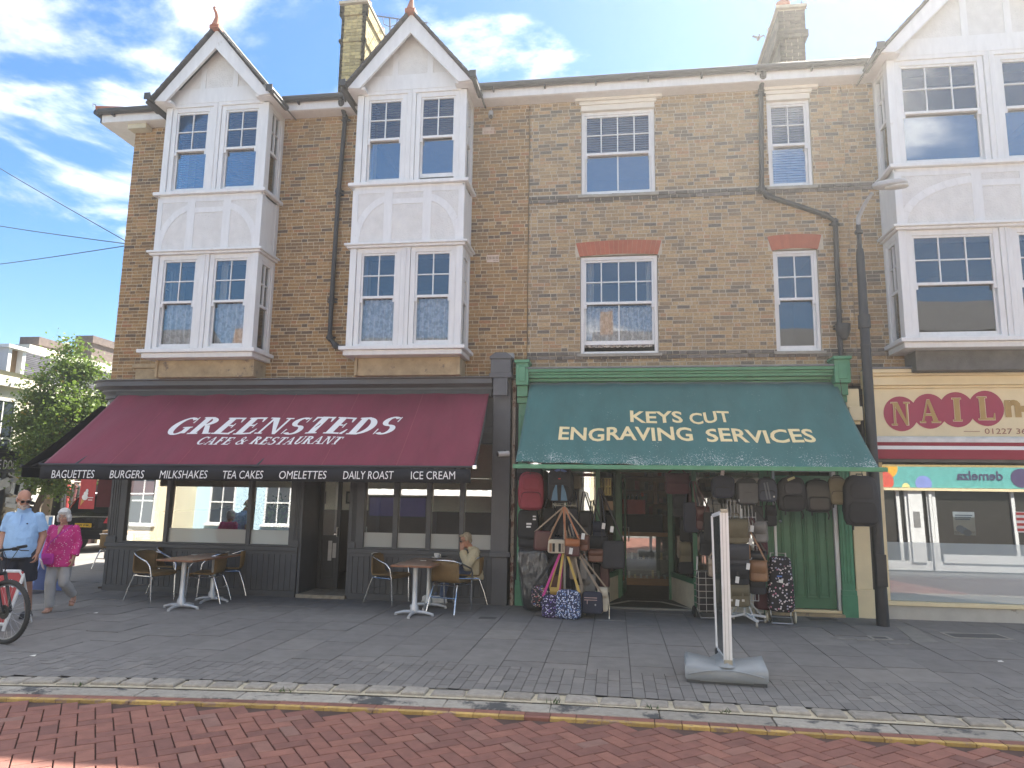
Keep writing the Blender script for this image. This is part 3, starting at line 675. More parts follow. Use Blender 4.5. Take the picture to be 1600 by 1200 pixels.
# air bricks and camera-like fittings
for px, py, s_, c_ in ((763, 204, .10, (.6, .5, .42)), (770, 404, .10, (.35, .3, .2))):
    p = at(px, py, -.01); m = MB()
    m.box(p.x-.11, p.x+.11, -.012, .002, p.z-.065, p.z-.05).box(p.x-.11, p.x+.11, -.012, .002, p.z+.05, p.z+.065)
    for k in range(9): m.box(p.x-.11+k*.0255, p.x-.098+k*.0255, -.011, .002, p.z-.05, p.z+.05)
    m.box(p.x-.11, p.x+.11, -.006, .004, p.z-.06, p.z+.06)
    m.build('air_brick', M('air_brick_clay', c_, .8) if s_ else None, houseA)

# chimneys
def chimney(house, x0, x1, y0, y1, z0, z1, corbels, mat, pots, name='chimney'):
    st = MB().box(x0+.004, x1-.004, y0+.004, y1-.004, z0, z1).build(name, MORTAR, house)
    f = MB(); H = .075; n = int((z1-z0)/H)
    q = random.Random(9)
    for i in range(n):
        za = z0+i*H; zb = za+H-.01
        gp = .012+max([g for (c0, c1, g) in corbels if c0 <= za < c1] or [0])
        for face in range(4):
            L0, L1 = ((x0-gp, x1+gp), (y0-gp, y1+gp))[face % 2]; x = L0-(.11 if i % 2 else 0)
            while x < L1:
                a, c = max(x, L0), min(x+.213, L1); x += .224
                if c-a < .02: continue
                if face == 0: f.box(a, c, y0-gp, y0+.05, za, zb)
                if face == 2: f.box(a, c, y1-.05, y1+gp, za, zb)
                if face == 1: f.box(x0-gp, x0+.05, a, c, za, zb)
                if face == 3: f.box(x1-.05, x1+gp, a, c, za, zb)
    f.build('chimney_brick', mat, st)
    MB().box(x0-.07, x1+.07, y0-.07, y1+.07, z1, z1+.06).build('chimney_cap', MORTAR, st)
    p = MB()
    for (px_, py_) in pots: p.lathe([(.0, 0), (.15, 0), (.14, .1), (.12, .35), (.145, .38), (.145, .44), (.10, .44), (.09, .2)], (px_, py_, z1+.05), 14)
    p.build('chimney_pots', TILE_RED, st, smooth=True)
chimney(houseA, -5.56, -5.07, 1.0, 3.9, 9.2, 11.86, [(11.0, 11.07, .03), (11.55, 11.9, .04)], BRICK_YE, [(-5.32, 1.6), (-5.32, 2.5), (-5.32, 3.4)])
chimney(houseB, 3.30, 3.74, 1.5, 3.3, 9.2, 11.34, [(10.65, 10.85, .06), (10.85, 11.34, .02)], M('chimney_stock_brick', (.12, .09, .062), .9, var=.3, scale=14, island=.3, bump=.4, bscale=70), [(3.5, 2.0), (3.5, 2.8)])
# ------------------------------------------------------------------ serif lettering drawn stroke by stroke
def _arc(cx, cy, rx, ry, a0, a1, tx, ty, n=14):
    """crescent stroke between an outer and an inner ellipse"""
    o = []; i_ = []
    for k in range(n+1):
        a = R(a0+(a1-a0)*k/n); o.append((cx+rx*math.cos(a), cy+ry*math.sin(a))); i_.append((cx+(rx-tx)*math.cos(a), cy+(ry-ty)*math.sin(a)))
    return [[o[k], o[k+1], i_[k+1], i_[k]] for k in range(n)]
def _r(x0, y0, x1, y1): return [[(x0, y0), (x1, y0), (x1, y1), (x0, y1)]]
S_, T_ = .19, .07   # thick and thin stroke
def serif(ch, S_=S_, T_=T_):
    st = lambda x: _r(x, 0, x+S_, 1)+_r(x-.07, 0, x+S_+.07, T_*.8)+_r(x-.07, 1-T_*.8, x+S_+.07, 1)
    if ch == 'I': return st(.1), S_+.2
    if ch == 'L': return st(.08)+_r(.08+S_, 0, .66, T_)+[[(.58, T_), (.66, T_), (.66, .30), (.63, .30)]], .70
    if ch in 'EF':
        g = st(.08)+_r(.08+S_, 1-T_, .64, 1)+[[(.60, .72), (.64, .72), (.64, 1-T_), (.54, 1-T_)]]+_r(.08+S_, .48, .48, .48+T_)+_r(.45, .38, .49, .65)
        if ch == 'E': g += _r(.08+S_, 0, .66, T_)+[[(.56, T_), (.68, T_), (.70, .30), (.66, .30)]]
        return g, .74 if ch == 'E' else .70
    if ch == 'T': return _r(.36-S_/2, 0, .36+S_/2, 1)+_r(.36-S_/2-.08, 0, .36+S_/2+.08, T_*.8)+_r(.02, 1-T_, .70, 1)+[[(.02, .70), (.06, .70), (.12, 1-T_), (.02, 1-T_)], [(.66, .70), (.70, .70), (.70, 1-T_), (.60, 1-T_)]], .74
    if ch == 'D': return st(.08)+_arc(.25, .5, .52, .5, -90, 90, S_, T_), .84
    if ch == 'R': return st(.08)+_arc(.25, .74, .38, .26, -90, 90, S_*.9, T_)+[[(.34, .50), (.52, .50), (.80, 0), (.58, 0)]]+_r(.56, 0, .86, T_*.8), .84
    if ch == 'N': return _r(.10, 0, .10+T_, 1)+_r(0, 0, .26, T_*.8)+_r(0, 1-T_*.8, .2, 1)+[[(.08, 1), (.30, 1), (.72, 0), (.62, 0), (.60, .04)]]+_r(.64, .0, .64+T_, 1)+_r(.54, 1-T_*.8, .82, 1), .84
    if ch in 'GC':
        g = _arc(.46, .5, .44, .52, 48, 312, S_, T_)+[[(.70, .66), (.76, .66), (.76, 1), (.72, 1)]]
        if ch == 'G': g += _r(.62, .06, .62+S_*.9, .44)+_r(.52, .44-T_*.7, .88, .44)
        else: g += [[(.74, .14), (.80, .28), (.78, .30), (.66, .10)]]
        return g, .90 if ch == 'G' else .82
    if ch == 'S':
        g = _arc(.34, .745, .30, .275, 40, 270, S_*.85, T_)+_arc(.34, .265, .32, .285, -140, 90, S_*.85, T_)
        return g+[[(.52, .70), (.57, .70), (.59, .98), (.55, .98)], [(.04, .02), (.08, .02), (.10, .32), (.05, .32)]], .70
    if ch == 'A': return [[(.34, 1), (.46, 1), (.80, 0), (.58, 0)], [(.34, 1), (.40, .95), (.16, 0), (.08, 0)]]+_r(.20, .30, .62, .30+T_)+_r(0, 0, .26, T_*.8)+_r(.48, 0, .88, T_*.8), .86
    if ch == 'U': return _r(.10, .3, .10+S_, 1)+_r(.02, 1-T_*.8, .38, 1)+_r(.62, .3, .62+T_, 1)+_r(.54, 1-T_*.8, .78, 1)+_arc(.395, .3, .295, .32, 180, 360, S_*.75, T_*1.3), .82
    if ch == '&': return _arc(.36, .76, .20, .24, 0, 360, .10, T_)+_arc(.36, .27, .34, .29, 0, 360, .15, T_)+[[(.24, .66), (.40, .66), (.88, 0), (.66, 0)], [(.66, .30), (.74, .26), (.86, .50), (.80, .52)]]+_r(.70, .48, .94, .54), .96
    return [], .42
def serif_mb(txt, o, u, v, width, height, shear=0., depth=.003, gap=.05, mb=None, S=.19, T=.07, align='L'):
    u = Vector(u).normalized(); v = Vector(v).normalized(); n = u.cross(v); o = Vector(o); mb = mb or MB()
    gl = []; x = 0
    for ch in txt:
        g, w_ = serif(ch, S, T); gl.append((g, x)); x += w_+gap
    sx = width/(x-gap); k = 0
    for g, x0 in gl:
        for poly in g:
            k += 1; a = sum(poly[i][0]*poly[(i+1) % len(poly)][1]-poly[(i+1) % len(poly)][0]*poly[i][1] for i in range(len(poly)))
            if a < 0: poly = poly[::-1]
            mb.quad(*[o+u*((p[0]+x0)*sx+p[1]*height*shear)+v*p[1]*height+n*(depth+.00006*(k % 40)) for p in poly])
    return mb

# ------------------------------------------------------------------ cafe shopfront
sf = MB()
def boards(mb, x0, x1, z0, z1, y, wd=.1, th=.02, ax=0):
    n = max(1, round((x1-x0)/wd)); d = (x1-x0)/n
    for i in range(n): mb.box(x0+i*d+.004, x0+(i+1)*d-.004, y-th*.4, y+th, z0, z1)
    mb.box(x0, x1, y+.006, y+.1, z0, z1)
shopA = MB()
for a, c in ((-9.0, -5.40), (-4.46, -2.0)):
    boards(shopA, a+.06, c, .10, .76, -.03); shopA.box(a, c, -.055, .09, -.05, .10); shopA.box(a-.02, c+.02, -.08, .10, .76, .83); shopA.box(a, c, -.045, .09, .70, .759)
    shopA.box(a, a+.06, -.045, .09, .10, .70)
wz0, wz1 = .83, 2.62
mull = [-8.83, -8.70, -7.93, -7.86, -6.37, -6.30, -5.58, -5.50]
for i in range(0, 8, 2): shopA.box(mull[i], mull[i+1], -.03, .08, wz0, wz1)
for a, c in ((-4.38, -4.24), (-3.73, -3.645), (-3.15, -3.07), (-2.58, -2.5), (-2.0, -1.96)): shopA.box(a, c, -.03, .08, wz0, wz1)
for a, c in ((-8.83, -5.5), (-4.38, -1.96)): shopA.box(a, c, -.025, .075, wz1, wz1+.08); shopA.box(a, c, -.025, .075, wz0, wz0+.03); shopA.box(a-.1, c+.1, -.02, .09, wz1+.08, 2.86)
for a, c in ((-9.0, -8.83), (-5.5, -5.385), (-4.465, -4.38), (-1.955, -1.76)):      # fluted pilasters
    shopA.box(a, c, -.04, .1, .83, 2.86); n = 3; d = (c-a-.03)/n
    for k in range(n): shopA.box(a+.02+k*d, a+.02+k*d+d*.55, -.052, -.03, .95, 2.6)
    shopA.box(a-.012, c+.012, -.06, .1, .83, .93)
# door recess
shopA.box(-5.385, -5.34, -.03, .75, 0, 2.86); shopA.box(-4.51, -4.465, -.03, .75, 0, 2.86); shopA.box(-5.34, -4.51, .68, .74, 2.45, 2.86)
shopA.box(-5.42, -4.43, -.025, .06, 2.70, 2.86)
sfa = shopA.build('shopfront', GREYP, houseA, bevel=.004, seg=1)
fl = MB().box(-9.2, -1.8, .12, 6.2, -.02, .03); fl.build('shop_floor', M('dark_wood_floor', (.05, .03, .022), .6, var=.3, scale=5), houseA)
MB().box(-5.36, -4.49, -.10, .70, -.02, .055).build('door_step', M('worn_threshold', (.30, .26, .20), .85, var=.3, scale=12, bump=.5), houseA, bevel=.008)
for (x0, x1, op) in ((-5.335, -4.93, 0), (-4.92, -4.515, 1)):
    d = MB(); wdt = x1-x0
    d.box(0, .075, -.02, .02, .04, 2.42).box(wdt-.075, wdt, -.02, .02, .04, 2.42).box(.075, wdt-.075, -.02, .02, .04, .22).box(.075, wdt-.075, -.02, .02, 2.32, 2.42).box(.075, wdt-.075, -.02, .02, .88, 1.0)
    d.box(.075, wdt-.075, -.006, .008, .22, .88); d.box(.11, wdt-.11, -.014, .0, .27, .83)
    hnd = MB().tube([(wdt-.04, -.02, .98), (wdt-.04, -.07, .98), (wdt-.04, -.07, 1.14), (wdt-.04, -.02, 1.14)], .009, 8)
    gls = MB().box(.075, wdt-.075, -.004, .004, 1.0, 2.32)
    mt = Matrix.Translation((x0, .70, 0)) if not op else Matrix.Translation((x1, .72, 0)) @ Matrix.Rotation(R(180+62), 4, 'Z') @ Matrix.Diagonal((1, -1, 1, 1))
    if op: mt = Matrix.Translation((x1, .72, 0)) @ Matrix.Rotation(R(110), 4, 'Z')
    dd = d.xf(mt).build('door', BLACKP, houseA, bevel=.004, seg=1); hnd.xf(mt).build('door_handle', STEEL, dd, smooth=True); gls.xf(mt).build('door_glass', GLASS_SHOP, dd)
    if not op:
        MB().box(x0+.20, x0+.27, .672, .678, .55, .90).box(x0+.285, x0+.35, .672, .678, .60, .86).build('door_sticker', M('grey_sticker', (.42, .42, .42), .6), dd)
# glass, leaning a touch: bottom edge further out
def lean(mb, deg, z0, y0): return mb.xf(Matrix.Translation((0, y0, z0)) @ Matrix.Rotation(R(deg), 4, 'X') @ Matrix.Translation((0, -y0, -z0)))
panesL = [(-8.70, -7.93), (-7.86, -6.37), (-6.30, -5.58)]; panesR = [(-4.24, -3.73), (-3.645, -3.15), (-3.07, -2.58), (-2.5, -2.0)]
for a, c in panesL+panesR:
    lean(MB().box(a-.005, c+.005, .028, .033, wz0, wz1+.02), -1.4, .83, .02).build('shop_window', GLASS_SHOP, sfa)
for k, (a, c) in enumerate(panesL[1:]+panesR):
    lean(MB().box(a, c, .0240, .0255, wz0+.03, 1.10), -1.4, .83, .02).build('frosted_film', FROST, sfa)
# interior of the cafe
ci = MB(); ci.box(-9.2, -1.8, 3.6, 3.7, 1.35, 3.44); ci.box(-1.9, -1.8, .12, 3.6, 1.35, 3.44); ci.box(-9.0, -8.95, 1.3, 3.6, 1.35, 3.44)
ci.build('interior_wall', M('cafe_cream_wall', (.80, .75, .66), .85, var=.04), houseA)
MB().box(-9.2, -1.8, 3.58, 3.7, .03, 1.35).box(-1.93, -1.8, .12, 3.58, .03, 1.35).box(-9.2, -1.8, 3.55, 3.58, 1.30, 1.38).box(-9.0, -8.92, 1.3, 3.58, .03, 1.35).build('wainscot', M('dark_wainscot', (.045, .022, .02), .5, var=.2), houseA)
# dark fascia, curved at the corner, with the cornice above
FC = (-9.05, .35)
def sweep(prof, x1, yend=6.5):
    """profile (r, z) pairs swept along the flank, round the corner and along the front"""
    path = [(FC[0], yend, 180)]+[(FC[0], FC[1], 180+90*k/12) for k in range(13)]+[(x1, FC[1], 270)]
    m = MB(); vs = []; k = len(prof)
    for x, y, a in path:
        for r_, z in prof: vs.append((x+r_*math.cos(R(a)), y+r_*math.sin(R(a)), z))
    n = len(path)
    fs = [(i*k+j, i*k+(j+1) % k, (i+1)*k+(j+1) % k, (i+1)*k+j) for i in range(n-1) for j in range(k)]+[tuple(range(k-1, -1, -1)), tuple((n-1)*k+j for j in range(k))]
    return m.add(vs, fs)
fas = sweep([(.25, 2.80), (.405, 2.80), (.405, 2.88), (.39, 2.9), (.39, 3.40), (.45, 3.42), (.45, 3.46), (.36, 3.46), (.25, 3.46)], -2.02).build('fascia', GREYP2, houseA, fix=True)
sweep([(.25, 3.461), (.43, 3.461), (.45, 3.50), (.50, 3.54), (.50, 3.565), (.56, 3.60), (.62, 3.62), (.62, 3.70), (.64, 3.715), (.36, 3.74), (.25, 3.74)], -2.02).build('cornice', GREYP2, houseA, fix=True)
sweep([(.30, 3.742), (.655, 3.719), (.66, 3.734), (.36, 3.775), (.33, 3.80), (.30, 3.80)], -2.02).build('cornice_flashing', LEAD, houseA, fix=True)
# lettering on the curved corner of the fascia
a0 = R(228); t = Vector((-math.sin(a0), math.cos(a0), 0)); c = Vector((FC[0]+.392*math.cos(a0), FC[1]+.392*math.sin(a0), 3.03))
lg = text_mb('GREENSTEDS', c-t*.02, t, (0, 0, 1), .42, .11, .004, .02)
for r0, r1 in ((.20, .215), (.235, .245)):
    for k in range(12):
        aa, ab = PI*k/12, PI*(k+1)/12
        lg.quad(*[c+t*(rr_*math.cos(q))+Vector((0, 0, .12+rr_*math.sin(q)*.9))+Vector((math.cos(a0), math.sin(a0), 0))*.004 for rr_, q in ((r1, aa), (r1, ab), (r0, ab), (r0, aa))][::-1])
lg.build('corner_lettering', LETTERW, fas)
# grey party pilaster with its cap, and the old downpipe strip
m = MB().box(-2.02, -1.72, -.14, .0, .78, 3.78).box(-2.0, -1.74, -.12, 0, -.05, .78).box(-2.03, -1.69, -.17, 0, .76, .84).box(-2.06, -1.68, -.36, 0, 3.70, 3.78).box(-2.04, -1.70, -.34, 0, 3.78, 4.02)
m.prism([(-2.06, -.36, 4.02), (-1.68, -.36, 4.02), (-1.68, -.36, 4.06), (-1.78, -.36, 4.13), (-1.96, -.36, 4.13), (-2.06, -.36, 4.06)], (0, .36, 0))
m.box(-1.99, -1.75, -.35, -.3, 3.40, 3.70)
m.build('party_pilaster', GREYP2, houseA, bevel=.006, seg=1)
MB().box(-1.70, -1.645, -.06, 0, -.05, 3.7).build('party_strip', M('peeling_paint', (.36, .30, .24), .9, var=.3, scale=6, bump=.6, dirt=((.13, .055, .04), .52, 6)), houseA)
MB().box(-1.635, -1.60, -.05, 0, -.05, 3.9).build('party_strip', M('dark_gap', (.03, .03, .028), .9), houseA)
# red brick sill blocks and pipe box above the pilaster
p = at(797, 557, -.05); MB().box(p.x-.07, p.x+.07, -.1, -.006, p.z-.06, p.z+.05).build('junction_box', M('grey_pvc', (.33, .33, .34), .5), houseA, bevel=.006)

# ------------------------------------------------------------------ awnings
def canvas_mat(name, col, speck, lo, streak=.0):
    m = M(name, col, .75, var=.16, scale=1.6, bump=.5, bscale=5, stretch=(2.2, .8, .8))
    t = m.node_tree; n = t.nodes; l = t.links; b = n['Principled BSDF']; src = b.inputs['Base Color'].links[0].from_socket
    co = n.new('ShaderNodeTexCoord'); uv = n.new('ShaderNodeAttribute'); uv.attribute_name = 'fall'
    v = n.new('ShaderNodeTexNoise'); v.inputs['Scale'].default_value = 55; v.inputs['Detail'].default_value = 3; l.new(co.outputs['Object'], v.inputs[0])
    v2 = n.new('ShaderNodeTexNoise'); v2.inputs['Scale'].default_value = 3.2; v2.inputs['Detail'].default_value = 4; l.new(co.outputs['Object'], v2.inputs[0])
    # mould and droppings gather near the lower edge
    mp = n.new('ShaderNodeMapRange'); mp.inputs[1].default_value = min(lo, .9); mp.inputs[2].default_value = 1.0; mp.inputs[3].default_value = 0; mp.inputs[4].default_value = .20 if lo < 1 else 0.; l.new(uv.outputs['Fac'], mp.inputs[0])
    ad = n.new('ShaderNodeMath'); ad.operation = 'MULTIPLY_ADD'; l.new(v2.outputs[0], ad.inputs[0]); ad.inputs[1].default_value = .42; l.new(mp.outputs[0], ad.inputs[2])
    a2 = n.new('ShaderNodeMath'); a2.operation = 'ADD'; l.new(v.outputs[0], a2.inputs[0]); l.new(ad.outputs[0], a2.inputs[1])
    th = n.new('ShaderNodeMapRange'); th.inputs[1].default_value = .96 if lo < 1 else 1.06; th.inputs[2].default_value = th.inputs[1].default_value+.045; l.new(a2.outputs[0], th.inputs[0])
    mx = n.new('ShaderNodeMix'); mx.data_type = 'RGBA'; l.new(th.outputs[0], mx.inputs[0]); l.new(src, mx.inputs[6]); mx.inputs[7].default_value = (*speck, 1)
    l.new(mx.outputs[2], b.inputs['Base Color'])
    b.inputs['Sheen Weight'].default_value = .15
    tl = n.new('ShaderNodeBsdfTranslucent'); tl.inputs[0].default_value = (*[q*1.0 for q in lin(col)], 1); ms = n.new('ShaderNodeMixShader'); ms.inputs[0].default_value = .12
    l.new(b.outputs[0], ms.inputs[1]); l.new(tl.outputs[0], ms.inputs[2]); l.new(ms.outputs[0], n['Material Output'].inputs[0])
    return m
def canvas(parent, name, mat, tl, tr, bl, br, sag=.03, nu=40, nv=14, seams=()):
    tl, tr, bl, br = map(Vector, (tl, tr, bl, br)); vs = []; fall = []
    nn = (tr-tl).cross(tl-bl).normalized()
    if nn.z < 0: nn = -nn
    for j in range(nv+1):
        for i in range(nu+1):
            s, t_ = i/nu, j/nv; p = (tl*(1-s)+tr*s)*(1-t_)+(bl*(1-s)+br*s)*t_
            dz = sag*math.sin(PI*t_)*(.7+.4*math.sin(s*31+1.3)*math.sin(s*7))+.009*math.sin(s*47+t_*3)*t_+.016*noise.noise(Vector((s*19, t_*2.2, 4)))
            vs.append(p-nn*dz); fall.append(t_)
    m = MB(); m.add(vs, [(j*(nu+1)+i, (j+1)*(nu+1)+i, (j+1)*(nu+1)+i+1, j*(nu+1)+i+1) for j in range(nv) for i in range(nu)])
    o = m.build(name, mat, parent, smooth=True, ang=60)
    at_ = o.data.attributes.new('fall', 'FLOAT', 'POINT'); at_.data.foreach_set('value', fall)
    so2 = o.modifiers.new('cloth', 'SOLIDIFY'); so2.thickness = .004; so2.offset = 1 if False else -1
    bvh = BVHTree.FromPolygons([Vector(v) for v in m.v], m.f)
    def follow(mb):      # drop flat lettering on to the sagging cloth
        o2 = []
        for v in mb.v:
            v = Vector(v); h_ = bvh.ray_cast(v+nn*.3, -nn)[0]
            o2.append(tuple((h_ if h_ is not None else v)+nn*(.006+max(-.001, min(.003, ((v-tl).dot(nn)-.009)*.3)))))
        mb.v = o2; return mb
    FOLLOW[parent.name] = follow
    return o, (tl, tr, bl, br, nn)
FOLLOW = {}
def hit(px, py, p0, nn):
    d = ray(px, py); return CAMP+d*((Vector(p0)-CAMP).dot(nn)/d.dot(nn))
BURG = canvas_mat('burgundy_canvas', (.215, .028, .058), (.42, .30, .30), 1.2)
TEAL = canvas_mat('green_canvas', (.040, .150, .145), (.50, .56, .54), .72)
BLACKC = M('black_canvas', (.013, .013, .018), .85, var=.15, bump=.1)
aw = thing('shop_awning', 'burgundy sloping awning with white restaurant lettering over the cafe front', 'awning', (-5.6, -.7, 2.1))
cv, (tl, tr, bl, br, nn) = canvas(aw, 'canvas', BURG, (-8.96, -.12, 3.50), (-2.09, -.12, 3.50), (-9.19, -1.5, 2.14), (-2.065, -1.5, 2.16), .03, 110, 26)
p0 = tl+nn*.006; vdir = (tl-bl); vdir = Vector((0, vdir.y, vdir.z)).normalized()
def onawn(txt, xa, xb, yb, yt, shear, fn, gap, p0=p0, nn=nn, vdir=vdir, **k):
    a = hit(xa, yb, p0, nn); c = hit(xb, yb, p0, nn); top = hit((xa+xb)/2, yt, p0, nn); bot = hit((xa+xb)/2, yb, p0, nn)
    h = (top-bot).dot(vdir); u = (c-a); return fn(txt, a, u, vdir, u.length, h, shear, .0, gap, **k)
t1_ = onawn('GREENSTEDS', 250, 612, 677, 651, .32, serif_mb, .035, S=.235, T=.085); t2_ = [onawn(w_, xa, xb, 693.5, 681.5, .34, serif_mb, .06, S=.22, T=.10) for w_, xa, xb in (('CAFE', 303, 356), ('&', 364, 381), ('RESTAURANT', 388, 527))]
FOLLOW[aw.name](t1_).build('awning_lettering', LETTERW, cv); [FOLLOW[aw.name](q2).build('awning_lettering', LETTERW, cv) for q2 in t2_]
for k in range(1, 6):
    sm = MB()
    s = k/6; a = tl*(1-s)+tr*s; c = bl*(1-s)+br*s
    pts = [a*(1-q)+c*q for q in [i/12 for i in range(13)]]
    sm.strip(pts, .012, .004, nn)
    FOLLOW[aw.name](sm).build('canvas_seam', M('burgundy_seam', (.28, .06, .085), .7), cv)
vl = MB(); nv_ = 60
vs = []
for i in range(nv_+1):
    s = i/nv_; x = -9.19+(-2.10+9.19)*s; yy = -1.515+.008*math.sin(s*40)
    vs += [(x, yy, 2.14), (x, yy-.004+.006*math.sin(s*23), 1.915+.012*s)]
vl.add(vs, [(2*i, 2*i+1, 2*i+3, 2*i+2) for i in range(nv_)])
vo = vl.build('valance', BLACKC, aw, smooth=True); q = vo.modifiers.new('cloth', 'SOLIDIFY'); q.thickness = .004; q.offset = 0
words = [('BAGUETTES', 80, 147, .12), ('BURGERS', 171, 225, .16), ('MILKSHAKES', 249, 324, .16), ('TEA CAKES', 348, 411, .14), ('OMELETTES', 436, 510, .12), ('DAILY ROAST', 536, 615, .1), ('ICE CREAM', 642, 711, .0)]
for tx, xa, xb, sh in words:
    vt = MB()
    yy = 747+(xa-80)*.0035; a = at(xa, yy, -1.53); c = at(xb, yy, -1.53); h = at((xa+xb)/2, yy-12.5, -1.53).z-at((xa+xb)/2, yy, -1.53).z
    text_mb(tx, a, c-a, (0, 0, 1), (c-a).length, h, .004, .0, sh, vt, 'L').build('valance_lettering', LETTERW, vo)
fr_ = MB().tube([(-9.22, -1.5, 2.145), (-2.03, -1.5, 2.165)], .022, 10).box(-9.02, -2.05, -.16, -.065, 3.40, 3.53)
fr_.build('front_bar', GUTTER, aw, smooth=True)
MB().box(-2.075, -2.01, -1.54, -1.44, 2.135, 2.20).build('bar_end_cap', CHROME, aw, bevel=.01)
for x in (-8.6, -5.5, -2.35): MB().tube([(x, -.12, 2.95), (x+.25, -.75, 2.72), (x, -1.48, 2.15)], .022, 8).build('folding_arm', GUTTER, aw, smooth=True)
ar = MB(); ar.tube([(-2.10, -.12, 3.42), (-2.06, -.8, 2.80), (-2.05, -1.47, 2.17)], .012, 6)
ar.build('side_rod', GUTTER, aw, smooth=True)
# black awning on the flank of the corner house
sw = thing('shop_awning', 'plain black awning seen from below on the side street flank of the cafe', 'awning', (-10.2, 3, 2.1))
canvas(sw, 'canvas', BLACKC, (-9.46, 5.6, 3.30), (-9.46, .05, 3.30), (-10.75, 5.6, 2.16), (-10.75, -.15, 2.16), .03, 30)
MB().box(-10.765, -10.755, -.15, 5.6, 1.96, 2.16).build('valance', BLACKC, sw)
MB().tube([(-10.75, -.2, 2.16), (-10.75, 5.6, 2.16)], .022, 8).tube([(-9.45, .1, 2.7), (-10.73, .0, 2.16)], .018, 8).build('front_bar', GUTTER, sw)

# ------------------------------------------------------------------ key and bag shop
ks_ = MB(); G = ks_
# outer pilasters with consoles
for a, c in ((-1.595, -1.435), (3.455, 3.64)):
    G.box(a, c, -.06, .0, .33, 3.30); G.box(a-.02, c+.02, -.09, 0, -.05, .33); G.box(a-.015, c+.015, -.085, 0, .33, .40)
    for k in range(3): G.box(a+.025+k*(c-a-.03)/3, a+.025+(k+.5)*(c-a-.03)/3, -.072, -.05, .5, 3.1)
    G.box(a-.02, c+.02, -.12, 0, 3.30, 3.40); G.box(a-.01, c+.01, -.22, 0, 3.40, 3.58); G.box(a-.02, c+.03, -.32, 0, 3.58, 3.95); G.box(a+.03, c-.02, -.335, 0, 3.64, 3.89); G.box(a-.04, c+.05, -.36, 0, 3.95, 4.0)
# fascia and cornice
G.box(-1.435, 3.455, -.05, 0, 2.55, 3.66)
for z0, z1, y in ((3.66, 3.71, -.14), (3.71, 3.76, -.22), (3.76, 3.80, -.25), (3.80, 3.85, -.30)): G.box(-1.46, 3.435, y, 0, z0, z1)
gk = G.build('shopfront', GREEN_L, houseB, bevel=.005, seg=1)
MB().box(-1.46, 3.435, -.32, 0, 3.852, 3.875).build('cornice_flashing', LEAD, houseB)
# lobby: frame posts, rails, risers and glass
K = MB(); KP = []; KG = MB()
LW0, LW1 = (-1.435, -.27); LD = (.055, .97); RW0, RW1 = 1.27, 2.34; YD = 1.1
def post(x, y, s=.07, z0=0, z1=2.62): K.box(x-s/2, x+s/2, y-s/2, y+s/2, z0, z1)
post(-.27, 0); post(.055, YD, .09); post(.97, YD, .09); post(1.27, 0); post(2.33, 0, .08); post(-.80, .0, .05)
def run(a, b_, zr=.45):
    a = Vector((*a, 0)); b_ = Vector((*b_, 0)); up = Vector((0, 0, 1)); f = lambda z: Vector((0, 0, z))
    K.bar(a+f(zr), b_+f(zr), .07, .08, up); K.bar(a+f(2.56), b_+f(2.56), .07, .10, up); K.bar(a+f(2.2), b_+f(2.2), .05, .05, up)
    KG.bar(a+f((zr+2.56)/2), b_+f((zr+2.56)/2), .005, 2.56-zr-.09, up); KP.append(MB().bar(a+f(zr/2-.02), b_+f(zr/2-.02), .05, zr-.05, up))
run((-1.40, 0), (-.305, 0)); run((-.255, .03), (.03, YD-.04)); run((1.255, .03), (.99, YD-.04)); run((1.305, 0), (2.29, 0))
K.box(.10, .925, YD-.04, YD+.04, 2.2, 2.28); K.box(.10, .925, YD-.035, YD+.035, 2.56, 2.62); KG.box(.10, .925, YD-.003, YD+.003, 2.28, 2.56)
kf = K.build('lobby_frame', GREEN, houseB, bevel=.004, seg=1); [q.build('lobby_riser', CREAM_D, kf) for q in KP]; KG.build('shop_window', GLASS_SHOP, kf)
d = MB().box(0, .06, -.02, .02, .04, 2.18).box(.74, .80, -.02, .02, .04, 2.18).box(.06, .74, -.02, .02, .04, .25).box(.06, .74, -.02, .02, 2.1, 2.18); gl_ = MB().box(.06, .74, -.003, .003, .25, 2.1); hn = MB().tube([(.76, -.02, .95), (.76, -.07, .95), (.76, -.07, 1.2), (.76, -.02, 1.2)], .011, 8).tube([(.76, .02, .95), (.76, .07, .95), (.76, .07, 1.2), (.76, .02, 1.2)], .011, 8)
mt = Matrix.Translation((.11, YD+.03, 0)) @ Matrix.Rotation(R(84), 4, 'Z')
dd = d.xf(mt).build('door', GREEN, houseB, bevel=.004, seg=1); gl_.xf(mt).build('door_glass', GLASS_SHOP, dd); hn.xf(mt).build('door_handle', STEEL, dd)
# lobby floor of pale tiles with a grey border
LT = MB().prism([(-.32, -.06, -.03), (1.32, -.06, -.03), (1.0, YD, -.03), (.03, YD, -.03)], (0, 0, .05)); lt = LT.build('lobby_floor', M('grey_lobby_tiles', (.17, .165, .155), .6, var=.15), houseB)
MB().prism([(-.26, -.05, .021), (.28, .72, .021), (.22, .78, .021), (-.34, -.05, .021)], (0, 0, .003)).prism([(1.26, -.05, .021), (1.34, -.05, .021), (.80, .78, .021), (.74, .72, .021)], (0, 0, .003)).prism([(.28, .72, .021), (.74, .72, .021), (.80, .78, .021), (.22, .78, .021)], (0, 0, .003)).prism([(-.34, -.06, .0215), (1.34, -.06, .0215), (1.30, .02, .0215), (-.30, .02, .0215)], (0, 0, .003)).build('tile_border', M('pale_tiles', (.50, .48, .42), .6, var=.12), lt)
